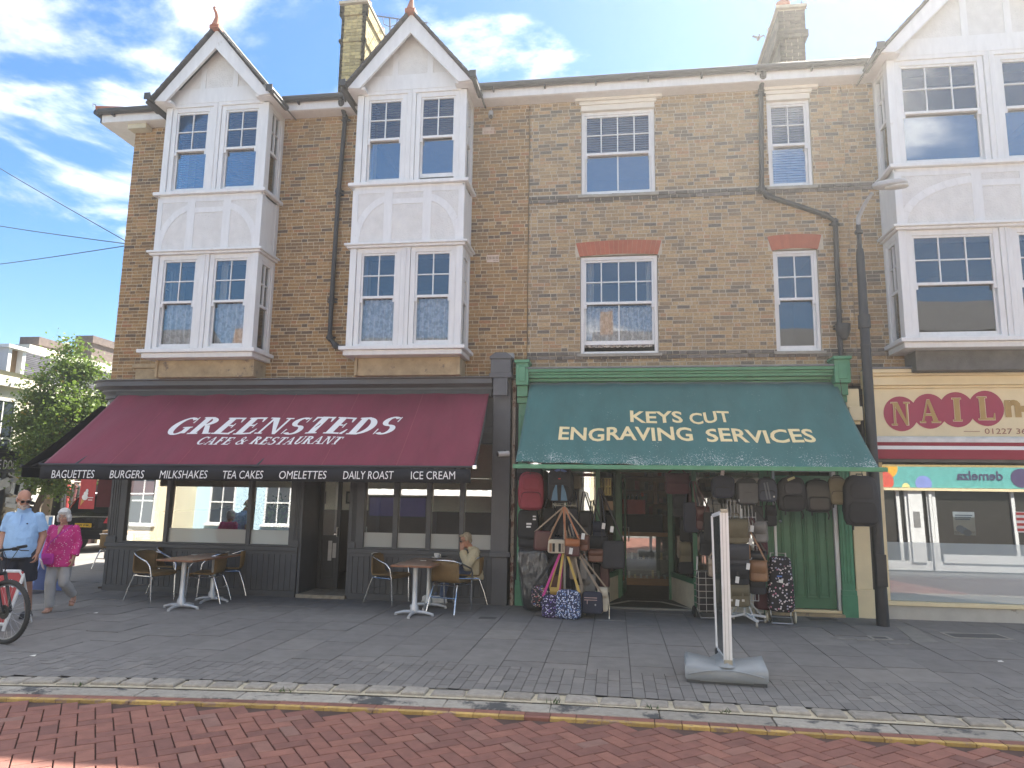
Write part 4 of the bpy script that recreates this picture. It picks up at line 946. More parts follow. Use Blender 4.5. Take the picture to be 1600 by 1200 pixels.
# side door in its white frame
D = MB(); dx0, dx1 = 2.53, 3.385; D.box(dx0, dx1, .03, .07, .10, 2.14)
for k in range(4):
    a = dx0+.09+k*(dx1-dx0-.15)/4; c = a+(dx1-dx0-.15)/4-.05
    D.box(a-.02, a, .012, .03, .28, 1.78); D.box(c, c+.02, .012, .03, .28, 1.78); D.box(a-.02, c+.02, .0125, .03, .25, .28); D.box(a-.02, c+.02, .0125, .03, 1.78, 1.81)
    D.box(a+.015, c-.015, .02, .03, .31, 1.75)
D.box(dx0+.05, dx1-.05, .012, .03, 1.86, 2.10)
dd = D.build('door', GREEN, houseB, bevel=.004, seg=1)
MB().ell((dx0+.06, .0, 1.42), (.022, .022, .022)).build('door_knob', STEEL, dd, smooth=True)
MB().box(dx0-.045, dx0-.005, -.02, .1, .08, 2.2).box(dx1+.005, dx1+.065, -.02, .1, .08, 2.2).box(dx0-.045, dx1+.065, -.021, .1, 2.2, 2.45).build('door_frame', WHITE, houseB, bevel=.004, seg=1)
gp = MB(); gp.box(2.37, 2.475, -.03, .05, .05, 2.55); gp.box(2.37, 2.475, -.04, .05, .05, .30); 
for k in range(3): gp.box(2.38+k*.033, 2.40+k*.033, -.042, 0, .34, 2.5)
gp.build('door_pilaster', GREEN, houseB)
MB().box(2.36, 3.46, -.13, .1, -.05, .045).build('door_step', STONE, houseB, bevel=.015); MB().box(2.40, 3.45, -.04, .1, .046, .09).build('door_sill', CREAM, houseB, bevel=.006)
gp = MB(); gp.box(3.395, 3.455, .0, .05, -.05, 2.55); gp.build('pilaster_fillet', GREEN, houseB)
# interior of the key shop
ki = MB(); ki.box(-1.42, 3.8, 4.6, 4.7, 0, 3.44); ki.box(-1.46, -1.42, .05, 4.6, 0, 3.44); ki.box(2.40, 2.48, .06, 4.6, 0, 3.44); ki.build('interior_wall', M('key_shop_wall', (.55, .46, .36), .9, var=.12), houseB)
MB().box(-1.42, 3.8, .1, 4.6, -.02, .02).build('shop_floor', M('grey_lino', (.10, .09, .08), .7, var=.2), houseB)
ku = MB().box(-.2, 1.4, 3.0, 3.6, .98, 1.06)
cu_ = ku.build('counter', M('oak_counter', (.34, .19, .09), .5, var=.2, scale=4, stretch=(1, 8, 8)), houseB); MB().box(-.2, 1.4, 3.02, 3.6, .02, .15).build('counter_plinth', MATS['oak_counter'], cu_); MB().box(-.18, 1.38, 3.03, 3.04, .15, .98).build('counter_glass', GLASS_SHOP, cu_); MB().box(-.18, 1.38, 3.1, 3.55, .50, .52).box(-.18, 1.38, 3.5, 3.55, .15, .98).build('counter_shelves', M('counter_grey', (.2, .2, .2), .6), cu_)
q = random.Random(4)
for k in range(26):
    x = -.15+k*.059; z = .15 if k % 2 else .52; h = q.uniform(.04, .16); MB().box(x, x+.04, 3.12, 3.2, z, z+h).build('counter_item', M('small_wares', (.35, .35, .34), .4, var=.2, island=.6) if k % 3 else M('gold_wares', (.40, .34, .20), .35, var=.2, island=.4), cu_)
sh = MB(); wr = []
for z in (1.35, 1.62, 1.9, 2.2): sh.box(-.4, 2.3, 4.3, 4.58, z, z+.025)
for z in (1.375, 1.645, 1.925, 2.225):
    x = .45
    while x < 2.25:
        wdt = q.uniform(.04, .11)
        if q.random() < .8: wr.append(MB().box(x, x+wdt, 4.35, 4.5, z, z+q.uniform(.08, .2)))
        x += wdt+.02
shp = sh.build('wall_shelf', M('shelf_board', (.25, .2, .15), .6), houseB); [q2.build('shelf_item', M('shelf_ware%d' % (k2 % 4), ((.2, .17, .15), (.45, .42, .38), (.35, .10, .08), (.10, .11, .13))[k2 % 4], .5, var=.2), shp) for k2, q2 in enumerate(wr)]
# green awning of the key shop
ga = thing('shop_awning', 'faded green awning with gold key cutting lettering and white mould along its edge', 'awning', (1.05, -.9, 2.2))
cvg, (gtl, gtr, gbl, gbr, gnn) = canvas(ga, 'canvas', TEAL, (-1.40, -.12, 3.645), (3.50, -.12, 3.625), (-1.385, -1.9, 2.235), (3.475, -1.9, 2.155), .05, 90, 26)
gv = (gtl-gbl); gv = Vector((0, gv.y, gv.z)).normalized(); gp0 = gtl+gnn*.004
GOLD = M('gold_lettering', (.80, .66, .36), .7, var=.08)
for tx, xa, xb, yb, yt in (('KEYS', 985, 1068, 657, 639), ('CUT', 1079, 1143, 657.5, 640), ('ENGRAVING', 872, 1084, 685, 663.5), ('SERVICES', 1106, 1278, 687, 666)):
    a = hit(xa, yb, gp0, gnn); c = hit(xb, yb, gp0, gnn); h = (hit((xa+xb)/2, yt, gp0, gnn)-hit((xa+xb)/2, yb, gp0, gnn)).dot(gv)
    FOLLOW[ga.name](text_mb(tx, a, c-a, gv, (c-a).length, h, .001, .022, 0, None, 'L')).build('awning_lettering', GOLD, cvg)
MB().box(-1.42, 3.56, -1.93, -1.87, 2.14, 2.20).xf(Matrix.Translation((0, 0, .0))).build('front_bar', GREEN_L, ga, bevel=.006)
MB().tube([(-1.39, -.12, 2.75), (-1.39, -1.88, 2.18)], .014, 6).tube([(3.48, -.12, 2.75), (3.48, -1.88, 2.18)], .014, 6).tube([(-1.39, -.35, 3.40), (-1.41, -.36, 2.3)], .006, 5).tube([(3.50, -.35, 3.62), (3.58, -.36, 2.3)], .006, 5).build('folding_arms', GUTTER, ga)
# ------------------------------------------------------------------ nail bar
nf = MB(); x0, x1 = 3.93, 9.5
nf.box(3.66, 3.90, -.05, 0, .42, 2.62); nf.box(3.65, 3.92, -.07, 0, -.05, .42); nf.box(3.66, 3.86, -.06, 0, 2.95, 3.52); nf.box(3.66, 3.86, -.18, -.0, 3.0, 3.22)
nf.box(x0, x1, -.06, 0, 2.76, 3.52)
for z0, z1, y in ((3.52, 3.56, -.10), (3.56, 3.70, -.16), (3.70, 3.74, -.22), (3.74, 3.80, -.26)): nf.box(x0-.02, x1, y, 0, z0, z1)
nf.box(x0, x1, -.07, .1, .20, .26); nf.box(4.05, 4.15, -.03, .08, .26, 2.42)
nsf = nf.build('shopfront', CREAM, houseC, bevel=.006, seg=1)
MB().box(x0, x1, -.28, 0, 3.802, 3.83).build('cornice_flashing', LEAD, houseC)
MB().box(x0, x1, -.04, .1, -.05, .20).build('stall_riser', M('pale_stone_riser', (.52, .49, .43), .7, var=.15, scale=3, bump=.1, dirt=((.3, .27, .22), .62, 3)), houseC)
MB().box(x0, x1, -.10, .0, 2.72, 2.76).box(x0, x1, -.30, .0, 2.655, 2.715).build('awning_housing', M('off_white_metal', (.66, .66, .64), .5), houseC)
MB().box(x0+.02, x1, -.28, -.26, 2.40, 2.655).build('awning_valance', M('crimson_canvas', (.30, .035, .055), .8, var=.06), houseC)
MB().box(x0+.02, x1, -.2815, -.2805, 2.545, 2.60).build('awning_stripe', LETTERW, houseC)
MB().box(x0, x1, -.24, .1, 2.36, 2.40).box(x0, x1, .0, .1, 2.40, 2.62).build('awning_soffit', M('soffit_grey', (.14, .14, .135), .8), houseC)
sg = thing('shop_sign', 'cream nail bar fascia lettering on four crimson ovals with phone number', 'sign', (5.2, -.07, 2.76))
DISC = M('crimson_disc', (.36, .035, .085), .5, var=.05); GLD = M('dull_gold_letter', (.42, .27, .09), .4, var=.1); GLE = M('pale_gold_edge', (.78, .70, .50), .5)
ds = []
for i, (cx0, cy0) in enumerate(((1407.5, 646.5), (1452, 642.5), (1495, 640), (1541, 638))):
    c = at(cx0, cy0, -.068); rx = .252; rz = .275; m = MB()
    m.prism([(c.x+rx*math.cos(2*PI*k/36), -.0615-.0006*i, c.z+rz*math.sin(2*PI*k/36)) for k in range(36)], (0, -.006, 0))
    dk = m.build('sign_oval', DISC, sg, fix=True)
    hh = .36; wl = {'N': .28, 'A': .29, 'I': .15, 'L': .25}['NAIL'[i]]
    serif_mb('NAIL'[i], (c.x-wl/2-.006, -.075, c.z-hh/2-.006), (1, 0, 0), (0, 0, 1), wl+.012, hh+.012, 0, .0, S=.24, T=.10).build('letter_edge', GLE, dk)
    serif_mb('NAIL'[i], (c.x-wl/2, -.079, c.z-hh/2), (1, 0, 0), (0, 0, 1), wl, hh, 0, .0, S=.215, T=.075).build('letter', GLD, dk)
a = at(1571, 652, -.066); serif = serif
ng = MB(); text_mb('n-', (a.x, -.066, a.z), (1, 0, 0), (0, 0, 1), None, .27, .004, .05, 0, ng, 'L'); ng.build('letter', GLD, sg)
a = at(1539, 678, -.066); ph = text_mb('01227 363', (a.x, -.066, a.z), (1, 0, 0), (0, 0, 1), .66, .085, .002, 0, 0, None, 'L'); ph.box(a.x-.30, a.x-.07, -.068, -.066, a.z+.035, a.z+.043); ph.build('phone_lettering', M('brown_lettering', (.33, .14, .10), .6), sg)
lean(MB().box(4.15, x1, .028, .033, .262, 2.40), -1.35, .26, .02).build('shop_window', glass_mat('nail_glass', tint=(.80, .83, .84), refl=.27, wob=.004), nsf)
lean(MB().box(4.15, x1, .0235, .025, .265, 1.137), -1.35, .26, .02).build('frosted_film', FROST_N, nsf)
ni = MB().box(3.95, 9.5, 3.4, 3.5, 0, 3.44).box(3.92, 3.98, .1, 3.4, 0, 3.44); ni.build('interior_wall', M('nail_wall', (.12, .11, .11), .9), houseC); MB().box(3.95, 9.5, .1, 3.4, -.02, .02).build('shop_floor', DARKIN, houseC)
def poster(px0, py0, px1, py1, Y, cols, label, name='poster', cat='poster'):
    a = at(px0, py1, Y); c = at(px1, py0, Y); t = thing(name, label, cat, ((a.x+c.x)/2, Y, a.z))
    MB().box(a.x, c.x, Y-.002, Y, a.z, c.z).build('sheet', M(label[:24], cols[0], .6), t)
    return t, a, c
t, a, c = poster(1491, 800, 1522, 836, .06, ((.55, .62, .60),), 'pale blue and green poster taped inside the nail bar window')
MB().box(a.x+.03, c.x-.03, .0565, .0578, c.z-.06, c.z-.045).box(a.x+.03, c.x-.05, .0565, .0578, c.z-.09, c.z-.075).box(a.x+.03, c.x-.07, .0565, .0578, c.z-.12, c.z-.105).build('poster_text', M('poster_ink', (.05, .09, .12), .6), t)
m = MB()
for k in range(3):
    cc = Vector((a.x+.09+.05*k, .0568, a.z+.10-.03*k)); m.prism([(cc.x+.06*math.cos(2*PI*j/20), cc.y-.0004*k, cc.z+.05*math.sin(2*PI*j/20)) for j in range(20)], (0, .0002, 0))
m.build('poster_rings', M('poster_blue', (.10, .20, .32), .6, island=.4), t)
t, a, c = poster(1590, 800, 1612, 832, .055, ((.75, .72, .70),), 'red and white striped notice at the right end of the nail bar window')
m = MB()
for k in range(4): m.box(a.x, c.x, .0515, .0528, a.z+.02+k*.08, a.z+.06+k*.08)
m.build('red_stripes', M('notice_red', (.5, .05, .05), .6), t)
# ------------------------------------------------------------------ pipes, lamp, cables, aerial
def pipe(pts, r, label, extras=None):
    t = thing('drainpipe', label, 'drainpipe', tuple(pts[-1]))
    m = MB().tube(pts, r, 10); pts = [Vector(p) for p in pts]
    m.build('pipe', GUTTER, t, smooth=True)
    for a, b_ in zip(pts[:-1], pts[1:]):
        n = max(1, int((b_-a).length/1.5))
        for k in range(n+1):
            p = a.lerp(b_, (k+.02)/(n+.04)); d = (b_-a).normalized()*.035; c = MB(); c.tube([p-d, p+d], r*1.28, 10)
            if abs(d.z) > .03: c.box(p.x-r*2, p.x+r*2, p.y+r*.5, p.y+r*1.2+.02, p.z-.012, p.z+.012)
            c.build('pipe_collar', GUTTER, t, smooth=True)
    return t
P = lambda x, y, Y=-.075: tuple(at(x, y, Y))
p0_ = at(541, 155, -.075)
pipe([(p0_.x, -.33, 8.95), (p0_.x, -.30, 8.86), (p0_.x, -.075, 8.7), P(529, 300), P(518, 470), P(515, 528), P(524, 540, -.09), P(545, 549, -.12)], .042, 'black drainpipe between the two white bays bending under the right bay')
q0 = at(1188, 125, -.075)
dp = pipe([(q0.x, -.33, 8.95), (q0.x, -.30, 8.86), (q0.x, -.085, 8.7), P(1190, 297, -.085), P(1199, 306, -.085), P(1290, 336, -.085), P(1305, 346, -.085), P(1312, 512, -.085), P(1314, 565, -.085)], .042, 'black drainpipe running diagonally past the small window to a hopper')
h = at(1317, 516, -.09); MB().loft([((h.x, -.1, h.z-.16), .05, .05), ((h.x, -.1, h.z-.08), .09, .085), ((h.x, -.1, h.z), .115, .095), ((h.x, -.1, h.z+.10), .12, .095)], 14).build('hopper', GUTTER, dp, smooth=True)
lx, ly = 3.78, -.73
LAMPP = M('black_lamp_paint', (.025, .026, .030), .5, var=.25, scale=6, dirt=((.5, .5, .5), .72, 5))
lamp = thing('street_lamp', 'tall black street lamp post with grey head in front of the nail bar', 'street lamp', (lx, ly, 0))
MB().tube([(lx, ly, -.03), (lx, ly, .9), (lx, ly, 4.1)], [.088, .078, .070], 16).build('pole', LAMPP, lamp, smooth=True)
MB().tube([(lx, ly, 4.08), (lx, ly, 4.13), (lx, ly, 5.5), (lx, ly, 5.6)], [.08, .070, .060, .05], 14).tube([(lx, ly, 5.58), (lx, ly, 6.0)], .036, 12).tube([(lx, ly, 4.35), (lx, ly, 4.55)], .09, 12).tube([(lx, ly, 5.85), (lx, ly, 5.9)], .06, 12).build('upper_pole', LAMPP, lamp, smooth=True)
al = MB(); al.tube([(lx, ly, 5.98), (lx, ly-.02, 6.10), (lx+.07, ly-.15, 6.28), (lx+.13, ly-.30, 6.38)], [.035, .034, .03, .028], 10); ao = al.build('arm', M('galvanised_grey', (.34, .35, .36), .55), lamp, smooth=True)
hd = MB(); hm = Matrix.Translation((lx+.36, ly-.52, 6.42)) @ Matrix.Rotation(R(52), 4, 'Z') @ Matrix.Rotation(R(8), 4, 'X')
hd.ell((0, .06, 0), (.12, .25, .06), 16, 8, .8).xf(hm); hd.build('lamp_head', M('lamp_head_grey', (.40, .41, .42), .5), lamp, smooth=True)
MB().ell((0, 0, 0), (.09, .17, .03), 14, 6, .8).xf(hm @ Matrix.Translation((0, -.04, -.055))).build('diffuser', M('lamp_diffuser', (.55, .55, .52), .3), lamp, smooth=True)
MB().box(lx-.07, lx+.07, ly-.098, ly-.08, .55, 1.0).build('service_door', LAMPP, lamp, bevel=.004)
# vertical name strip on the pole beside the bags
vs_ = thing('shop_sign', 'narrow cream vertical name board hung beside the large dark rucksack', 'sign', (3.62, -.5, 1.5))
a = at(1361, 742, -.35); MB().box(a.x-.035, a.x+.035, -.36, -.345, a.z-.62, a.z).build('board', CREAM, vs_)
vt = MB()
for k, ch in enumerate('NEVILL'): text_mb(ch, (a.x, -.3605, a.z-.07-.092*k), (1, 0, 0), (0, 0, 1), None, .05, .001, .01, 0, vt)
vt.build('board_lettering', BLACKPL, vs_)
# overhead wires
for i, (y0_, y1_, x1_) in enumerate(((252, 377, 197), (343, 381, 198), (403, 384, 197))):
    a = at(-260, y0_-(y1_-y0_)*1.3, 6); b_ = at(x1_, y1_, .3)+Vector((-.0, 0, 0)); pts = [a.lerp(b_, k/14)-Vector((0, 0, .18*math.sin(PI*k/14))) for k in range(15)]
    MB().tube(pts, .009, 5).build('overhead_wire', GUTTER, label=['upper overhead wire crossing the sky to the brick corner', 'middle overhead wire sloping gently to the brick corner', 'lowest overhead wire rising to the brick corner of the cafe'][i], cat='wire')
# tv aerial behind the second gable
ae = thing('tv_aerial', 'rooftop television aerial behind the gable beside the yellow chimney', 'aerial', tuple(at(611, 75, 2.2)))
a = at(583, 24, 2.2); b_ = at(668, 36, 2.2); mm_ = at(610, 28, 2.2)
MB().tube([at(611, 95, 2.2), at(609, 28, 2.2)], .018, 6).tube([at(598, 26, 2.2), at(600, 38, 2.2), at(609, 42, 2.2), at(619, 38, 2.2), at(621, 30, 2.2)], .008, 5).build('mast', GUTTER, ae)
y = MB().tube([a, b_], .012, 6)
for k in range(14):
    p = a.lerp(b_, k/13); y.tube([p-Vector((.03, .22, .05)), p+Vector((.03, .22, .09))], .005, 4)
y.build('yagi', GUTTER, ae)
a2 = thing('tv_aerial', 'small bent aerial on the dark chimney at the right', 'aerial', tuple(at(1253, 18, 1.6)))
MB().tube([at(1253, 30, 1.6), at(1252, 2, 1.6)], .012, 5).tube([at(1252, 8, 1.6), at(1261, 14, 1.6)], .01, 5).tube([at(1256, 16, 1.6), at(1261, 6, 1.6)], .008, 5).build('mast', GUTTER, a2)
# security cameras
def cctv(p, d, label, colr):
    t = thing('security_camera', label, 'camera', tuple(p)); p = Vector(p); d = Vector(d).normalized()
    MB().tube([p+Vector((0, .08, .05)), p+Vector((0, 0, .05)), p], .018, 8).build('bracket', GUTTER, t, smooth=True)
    MB().tube([p-d*.07, p+d*.12], .045, 12).build('body', colr, t, smooth=True); MB().tube([p+d*.12, p+d*.135], .036, 12).build('lens', BLACKPL, t)
cctv(at(767, 178, -.14), (.1, -.6, -.75), 'black and white security camera under the eaves beside the right bay', M('camera_grey', (.4, .4, .4), .4))
cctv(at(789, 709, -.22), (-1, -.5, -.1), 'small white security camera on the grey party pilaster', WHITEPL)
# seagull-like bird
bd = at(1185, 60, 14); m = MB(); m.ell(bd, (.07, .16, .06), 10, 6); m.add([bd+Vector(v) for v in ((0, -.08, .02), (0, .08, .02), (-.22, .06, .12), (-.34, .14, .02), (-.2, -.05, .12))], [(0, 1, 2, 4), (2, 3, 4)]); m.add([bd+Vector(v) for v in ((0, -.08, .02), (0, .08, .02), (.22, .06, .12), (.34, .14, .02), (.2, -.05, .12))], [(4, 2, 1, 0), (4, 3, 2)])
m.ell(bd+Vector((0, -.18, .02)), (.035, .05, .035), 8, 5); m.build('bird', M('bird_grey', (.08, .08, .09), .8), label='small dark bird flying in the sky left of the right chimney', cat='bird')

# ------------------------------------------------------------------ swing sign in the foreground
ss = thing('pavement_sign', 'edge-on aluminium swing sign on a grey moulded plastic base', 'sign', (1.03, -4.6, 0))
GPL = M('grey_moulded_plastic', (.27, .295, .315), .42, var=.07, scale=5, bump=.08, bscale=60, dirt=((.2, .2, .2), .72, 5))
bc = atz(1133, 1062, .0); Mx = Matrix.Translation((bc.x, bc.y, 0)) @ Matrix.Rotation(R(-4), 4, 'Z')
m = MB()
def basering(hw, d0, d1, z, cv_=0.0):
    n = 9; o = []
    for k in range(n): t = k/(n-1); o.append((-hw+2*hw*t, -d0-cv_*math.sin(PI*t), z))
    for k in range(n): t = k/(n-1); o.append((hw-2*hw*t, d1+cv_*math.sin(PI*t), z))
    return o
rings = [basering(.35, .19, .19, .0), basering(.365, .20, .20, .02), basering(.385, .215, .215, .05, .02), basering(.385, .205, .205, .13, .03), basering(.37, .17, .17, .17, .03), basering(.33, .11, .11, .185, .02), basering(.10, .05, .05, .20, .0)]
vsb = []; 
for rg_ in rings: vsb += rg_
n = 18
# dished shoulders: ends stay high, the middle of the front drops
def lift(v):
    x, y_, z = v
    if z > .1: z += .045*(abs(x)/.38)**2*(1 if y_ > -.12 else .3)-.02*(1-abs(x)/.38)
    return (x, y_, z)
m.add([lift(v) for v in vsb], [(i*n+j, i*n+(j+1) % n, (i+1)*n+(j+1) % n, (i+1)*n+j) for i in range(len(rings)-1) for j in range(n)]+[tuple(range(n-1, -1, -1)), tuple((len(rings)-1)*n+j for j in range(n))])
m.xf(Mx); bo = m.build('base', GPL, ss, smooth=True, ang=50, bevel=0)
m = MB(); m.box(-.30, .30, -.20, -.12, -.005, .02); 
for sx in (-1, 1): m.box(sx*.31-.06, sx*.31+.06, -.21, .2, -.01, .03)
m.xf(Mx).build('base_feet', M('dark_plastic_foot', (.06, .065, .07), .6), bo)
# arched crease on the front
pts = [Mx @ Vector((-.35+.70*k/14, -.225-.022*math.sin(PI*k/14), .085+.055*math.sin(PI*k/14))) for k in range(15)]
MB().tube(pts, .007, 6).build('base_rib', GPL, bo, smooth=True)
nt_, nb_ = at(1131, 800, bc.y-.16), at(1137.5, 1034, bc.y-.16); ft_, fb_ = at(1114, 806, bc.y+.42), at(1122, 1012, bc.y+.42)
m = MB()
m.bar(nb_, nt_, .082, .028, (0, 0, 1)); m.bar(fb_, ft_, .045, .026); m.bar(nb_, fb_, .028, .04); m.bar(nt_, ft_, .028, .04)
ALU = M('aluminium_profile', (.78, .79, .78), .42, metal=0., var=.06)
fo = m.build('frame', ALU, ss, bevel=.004); g = MB()
for s in (-.020, .012): g.bar(nb_+Vector((s, -.016, 0)), nt_+Vector((s, -.016, 0)), .004, .004)
g.build('profile_grooves', M('groove_shadow', (.42, .42, .40), .5), fo)
e1, e2 = nb_.lerp(fb_, .1), nb_.lerp(fb_, .9); e3, e4 = nt_.lerp(ft_, .9), nt_.lerp(ft_, .1)
MB().prism([e1+Vector((-.012, 0, .02)), e2+Vector((-.012, 0, .02)), e3+Vector((-.012, 0, -.02)), e4+Vector((-.012, 0, -.02))], (.008, 0, 0)).build('panel', M('dark_glossy_panel', (.05, .06, .06), .1), ss)
MB().box(nt_.x-.035, nt_.x+.035, nt_.y-.03, nt_.y+.03, nt_.z-.005, nt_.z+.03).box(nb_.x-.04, nb_.x+.04, nb_.y-.03, nb_.y+.03, nb_.z-.05, nb_.z+.02).build('corner_joints', M('putty_plastic', (.38, .35, .27), .5), fo, bevel=.005)
for p, b_z in ((nb_, .17), (fb_, .17)):
    sp = MB(); pts = [(p.x+.03*math.cos(k*.9), p.y+.03*math.sin(k*.9), b_z-.03+(p.z-b_z+.01)*k/60) for k in range(61)]; sp.tube(pts, .007, 5); sp.tube([(p.x, p.y, b_z-.03), (p.x, p.y, p.z)], .026, 8)
    sp.build('spring', BLACKPL, ss, smooth=True)
MB().loft([((bc.x, bc.y+.05, .16), .15, .28), ((bc.x, bc.y+.05, .20), .06, .24), ((bc.x, bc.y+.05, .215), .045, .22)], 16).build('socket', GPL, bo, smooth=True)

# ------------------------------------------------------------------ covers and patches in the paving
def cover(px, py, w_, d_, label, pale=False, rz=0):
    p = atz(px, py, 0); t = thing('manhole_cover', label, 'manhole cover', (p.x, p.y, 0)); m = MB(); f = .045
    for a in (-1, 1): m.box(a*w_/2-f/2, a*w_/2+f/2, -d_/2-f/2, d_/2+f/2, -.02, .006); m.box(-w_/2+f/2, w_/2-f/2, a*d_/2-f/2, a*d_/2+f/2, -.02, .006)
    Mt = Matrix.Translation((p.x, p.y, 0)) @ Matrix.Rotation(R(rz), 4, 'Z')
    m.xf(Mt).build('frame', M('pale_concrete_frame', (.30, .28, .25), .85, var=.15) if pale else M('iron_frame', (.085, .082, .08), .7, var=.2), t)
    MB().box(-w_/2+f/2, w_/2-f/2, -d_/2+f/2, d_/2-f/2, -.02, .0045).xf(Mt).build('lid', M('cover_lid', (.10, .098, .096), .8, var=.2, bump=.4), t)
cover(1525, 994, .72, .34, 'large paving-filled manhole cover with a pale frame below the nail bar window', True, 4)
cover(762, 966, .2, .12, 'small metal cover in the paving between the grey pilaster and the kerb')
cover(1285, 968, .34, .16, 'dark narrow cover in front of the green side door')
cover(1375, 997, .22, .20, 'square cover in the pale paving patch beside the lamp post', True)
PATCH = M('pale_concrete_patch', (.235, .225, .205), .85, var=.15, scale=6, bump=.3, dirt=((.14, .135, .13), .6, 4))
pp = MB(); c0 = [atz(x, y, .004) for x, y in ((1400, 979), (1425, 978), (1468, 1004), (1432, 1004))]; pp.prism([q-Vector((0, 0, .01)) for q in c0], (0, 0, .01))
for x, y, w_ in ((1318, 998, .28), (1352, 1000, .22), (1405, 1006, .25), (1490, 1003, .12)): q = atz(x, y, 0); pp.box(q.x-w_/2, q.x+w_/2, q.y-.05, q.y+.05, -.01, .005)
pp.build('paving_patch', PATCH, kind='structure')
# litter
for x, y, lb in ((150, 958, 'white scrap of litter on the paving right of the woman in pink'), (52, 1025, 'tiny pale scrap of litter near the kerb at the left'), (1563, 1034, 'tiny white scrap of litter on the paving at the far right')):
    q = atz(x, y, .002); MB().prism([(q.x-.03, q.y-.02, .004), (q.x+.03, q.y-.015, .004), (q.x+.02, q.y+.02, .012), (q.x-.02, q.y+.02, .006)], (0, 0, .002)).build('litter', CARD, label=lb, cat='litter')
# weeds between the kerb stones
WEED = M('weed_green', (.045, .085, .02), .7, island=.4)
rw_ = random.Random(8); wm = MB()
for X in (-3.05, -2.95, -.55, .3, .9, -4.9):
    a, t, nn = along(X)
    for k in range(11):
        p = a+nn*(.25+rw_.uniform(-.03, .03))+t*rw_.uniform(-.06, .06); d = Vector((rw_.uniform(-.03, .03), rw_.uniform(-.03, .03), rw_.uniform(.01, .035))); s = Vector((rw_.uniform(-1, 1), rw_.uniform(-1, 1), 0)).normalized()*.006
        wm.quad(p-s+Vector((0, 0, -.012)), p+s+Vector((0, 0, -.012)), p+d)
wm.build('kerb_weeds', WEED, kind='stuff', label='low green weeds growing between the kerb stones', cat='weeds')
# ------------------------------------------------------------------ the row across the street (seen in the shop windows)
def far_house(label, x0, x1, yf, h, wmat, wins, shop=None, roofc=None, nm='house'):
    """a plain house whose front faces +Y"""
    t = thing(nm, label, 'house', ((x0+x1)/2, yf, 0)); holes = [(a-b/2, a+b/2, c, c+d) for a, c, b, d in wins]
    MB_ = MB().box(x0, x1, yf-6, yf, 0, h); MB_.build('wall', wmat, t)
    r = MB().prism([(x0, yf+.25, h), (x0, yf-3, h+2.0), (x0, yf-6.2, h)], (x1-x0, 0, 0)); rf = r.build('roof', roofc or SLATE, t)
    MB().box(x0+.4, x0+1.0, yf-3.4, yf-2.6, h+1.2, h+2.9).build('chimney', M('far_chimney', (.3, .18, .1), .9), rf)
    for a, b_, c, d in holes:
        w_ = MB(); f = .07
        w_.box(a, a+f, yf-.02, yf+.06, c, d).box(b_-f, b_, yf-.02, yf+.06, c, d).box(a+f, b_-f, yf-.02, yf+.06, d-f, d).box(a+f, b_-f, yf-.02, yf+.06, c, c+f).box(a+f, b_-f, yf, yf+.05, (c+d)/2-.03, (c+d)/2+.03).box((a+b_)/2-.02, (a+b_)/2+.02, yf, yf+.045, c+f, d-f).box(a-.1, b_+.1, yf, yf+.15, c-.08, c)
        wo_ = w_.build('window', WHITE, t); MB().box(a+f, b_-f, yf+.005, yf+.012, c+f, d-f).build('pane', M('far_pane', (.03, .04, .055), .08), wo_)
    return t
FCREAM = M('far_cream_render', (.74, .66, .48), .85, var=.08, scale=1.2); FWHITE = M('far_white_render', (.80, .79, .75), .85, var=.06, scale=1.2); FBLUE = M('far_pale_blue_render', (.42, .58, .68), .85, var=.06); FBR = M('far_yellow_brick', (.38, .28, .13), .9, var=.25, scale=9)
YF = -18.0
def far_shop(t, x0, x1, fas, doors, glassx, h=3.0):
    s = MB(); s.box(x0, x1, YF, YF+.12, 0, .35)
    for x in glassx: s.box(x-.06, x+.06, YF, YF+.13, .35, h)
    s.box(x0, x1, YF, YF+.14, h, h+.1); so_ = s.build('shopfront', fas, t)
    MB().box(x0+.06, x1-.06, YF+.01, YF+.03, .35, h).build('shop_window', M('far_shop_dark', (.035, .032, .03), .12), so_)
    return so_
d1 = far_house('yellow brick house across the street behind the camera with a teal shop fascia', 9.2, 17.5, YF, 8.2, FBR, [(11.0, 4.6, 1.1, 1.7), (13.2, 4.6, 1.1, 1.7), (15.4, 4.6, 1.1, 1.7)])
s1 = far_shop(d1, 9.4, 17.3, WHITE, 0, [9.5, 10.9, 11.2, 12.0, 12.2, 15, 17.2])
MB().box(11.25, 11.75, YF+.12, YF+.2, .3, 3.0).box(12.0, 12.1, YF+.12, YF+.2, 0, 3.0).box(12.35, 17.2, YF+.1, YF+.18, .3, .62).build('white_door_frame', WHITE, s1)
MB().box(11.38, 11.62, YF+.2, YF+.21, 1.6, 2.2).build('door_notice', M('notice_grey', (.2, .2, .2), .6), s1)
ds_ = thing('shop_sign', 'teal charity shop fascia sign across the street mirrored in the nail bar window', 'sign', (13.4, YF+.2, 3.1))
MB().box(9.9, 17.2, YF+.14, YF+.22, 3.12, 3.92).build('board', M('teal_board', (.12, .40, .38), .5), ds_); MB().box(9.9, 17.2, YF+.14, YF+.3, 3.0, 3.10).build('board_rail', CREAM, ds_)
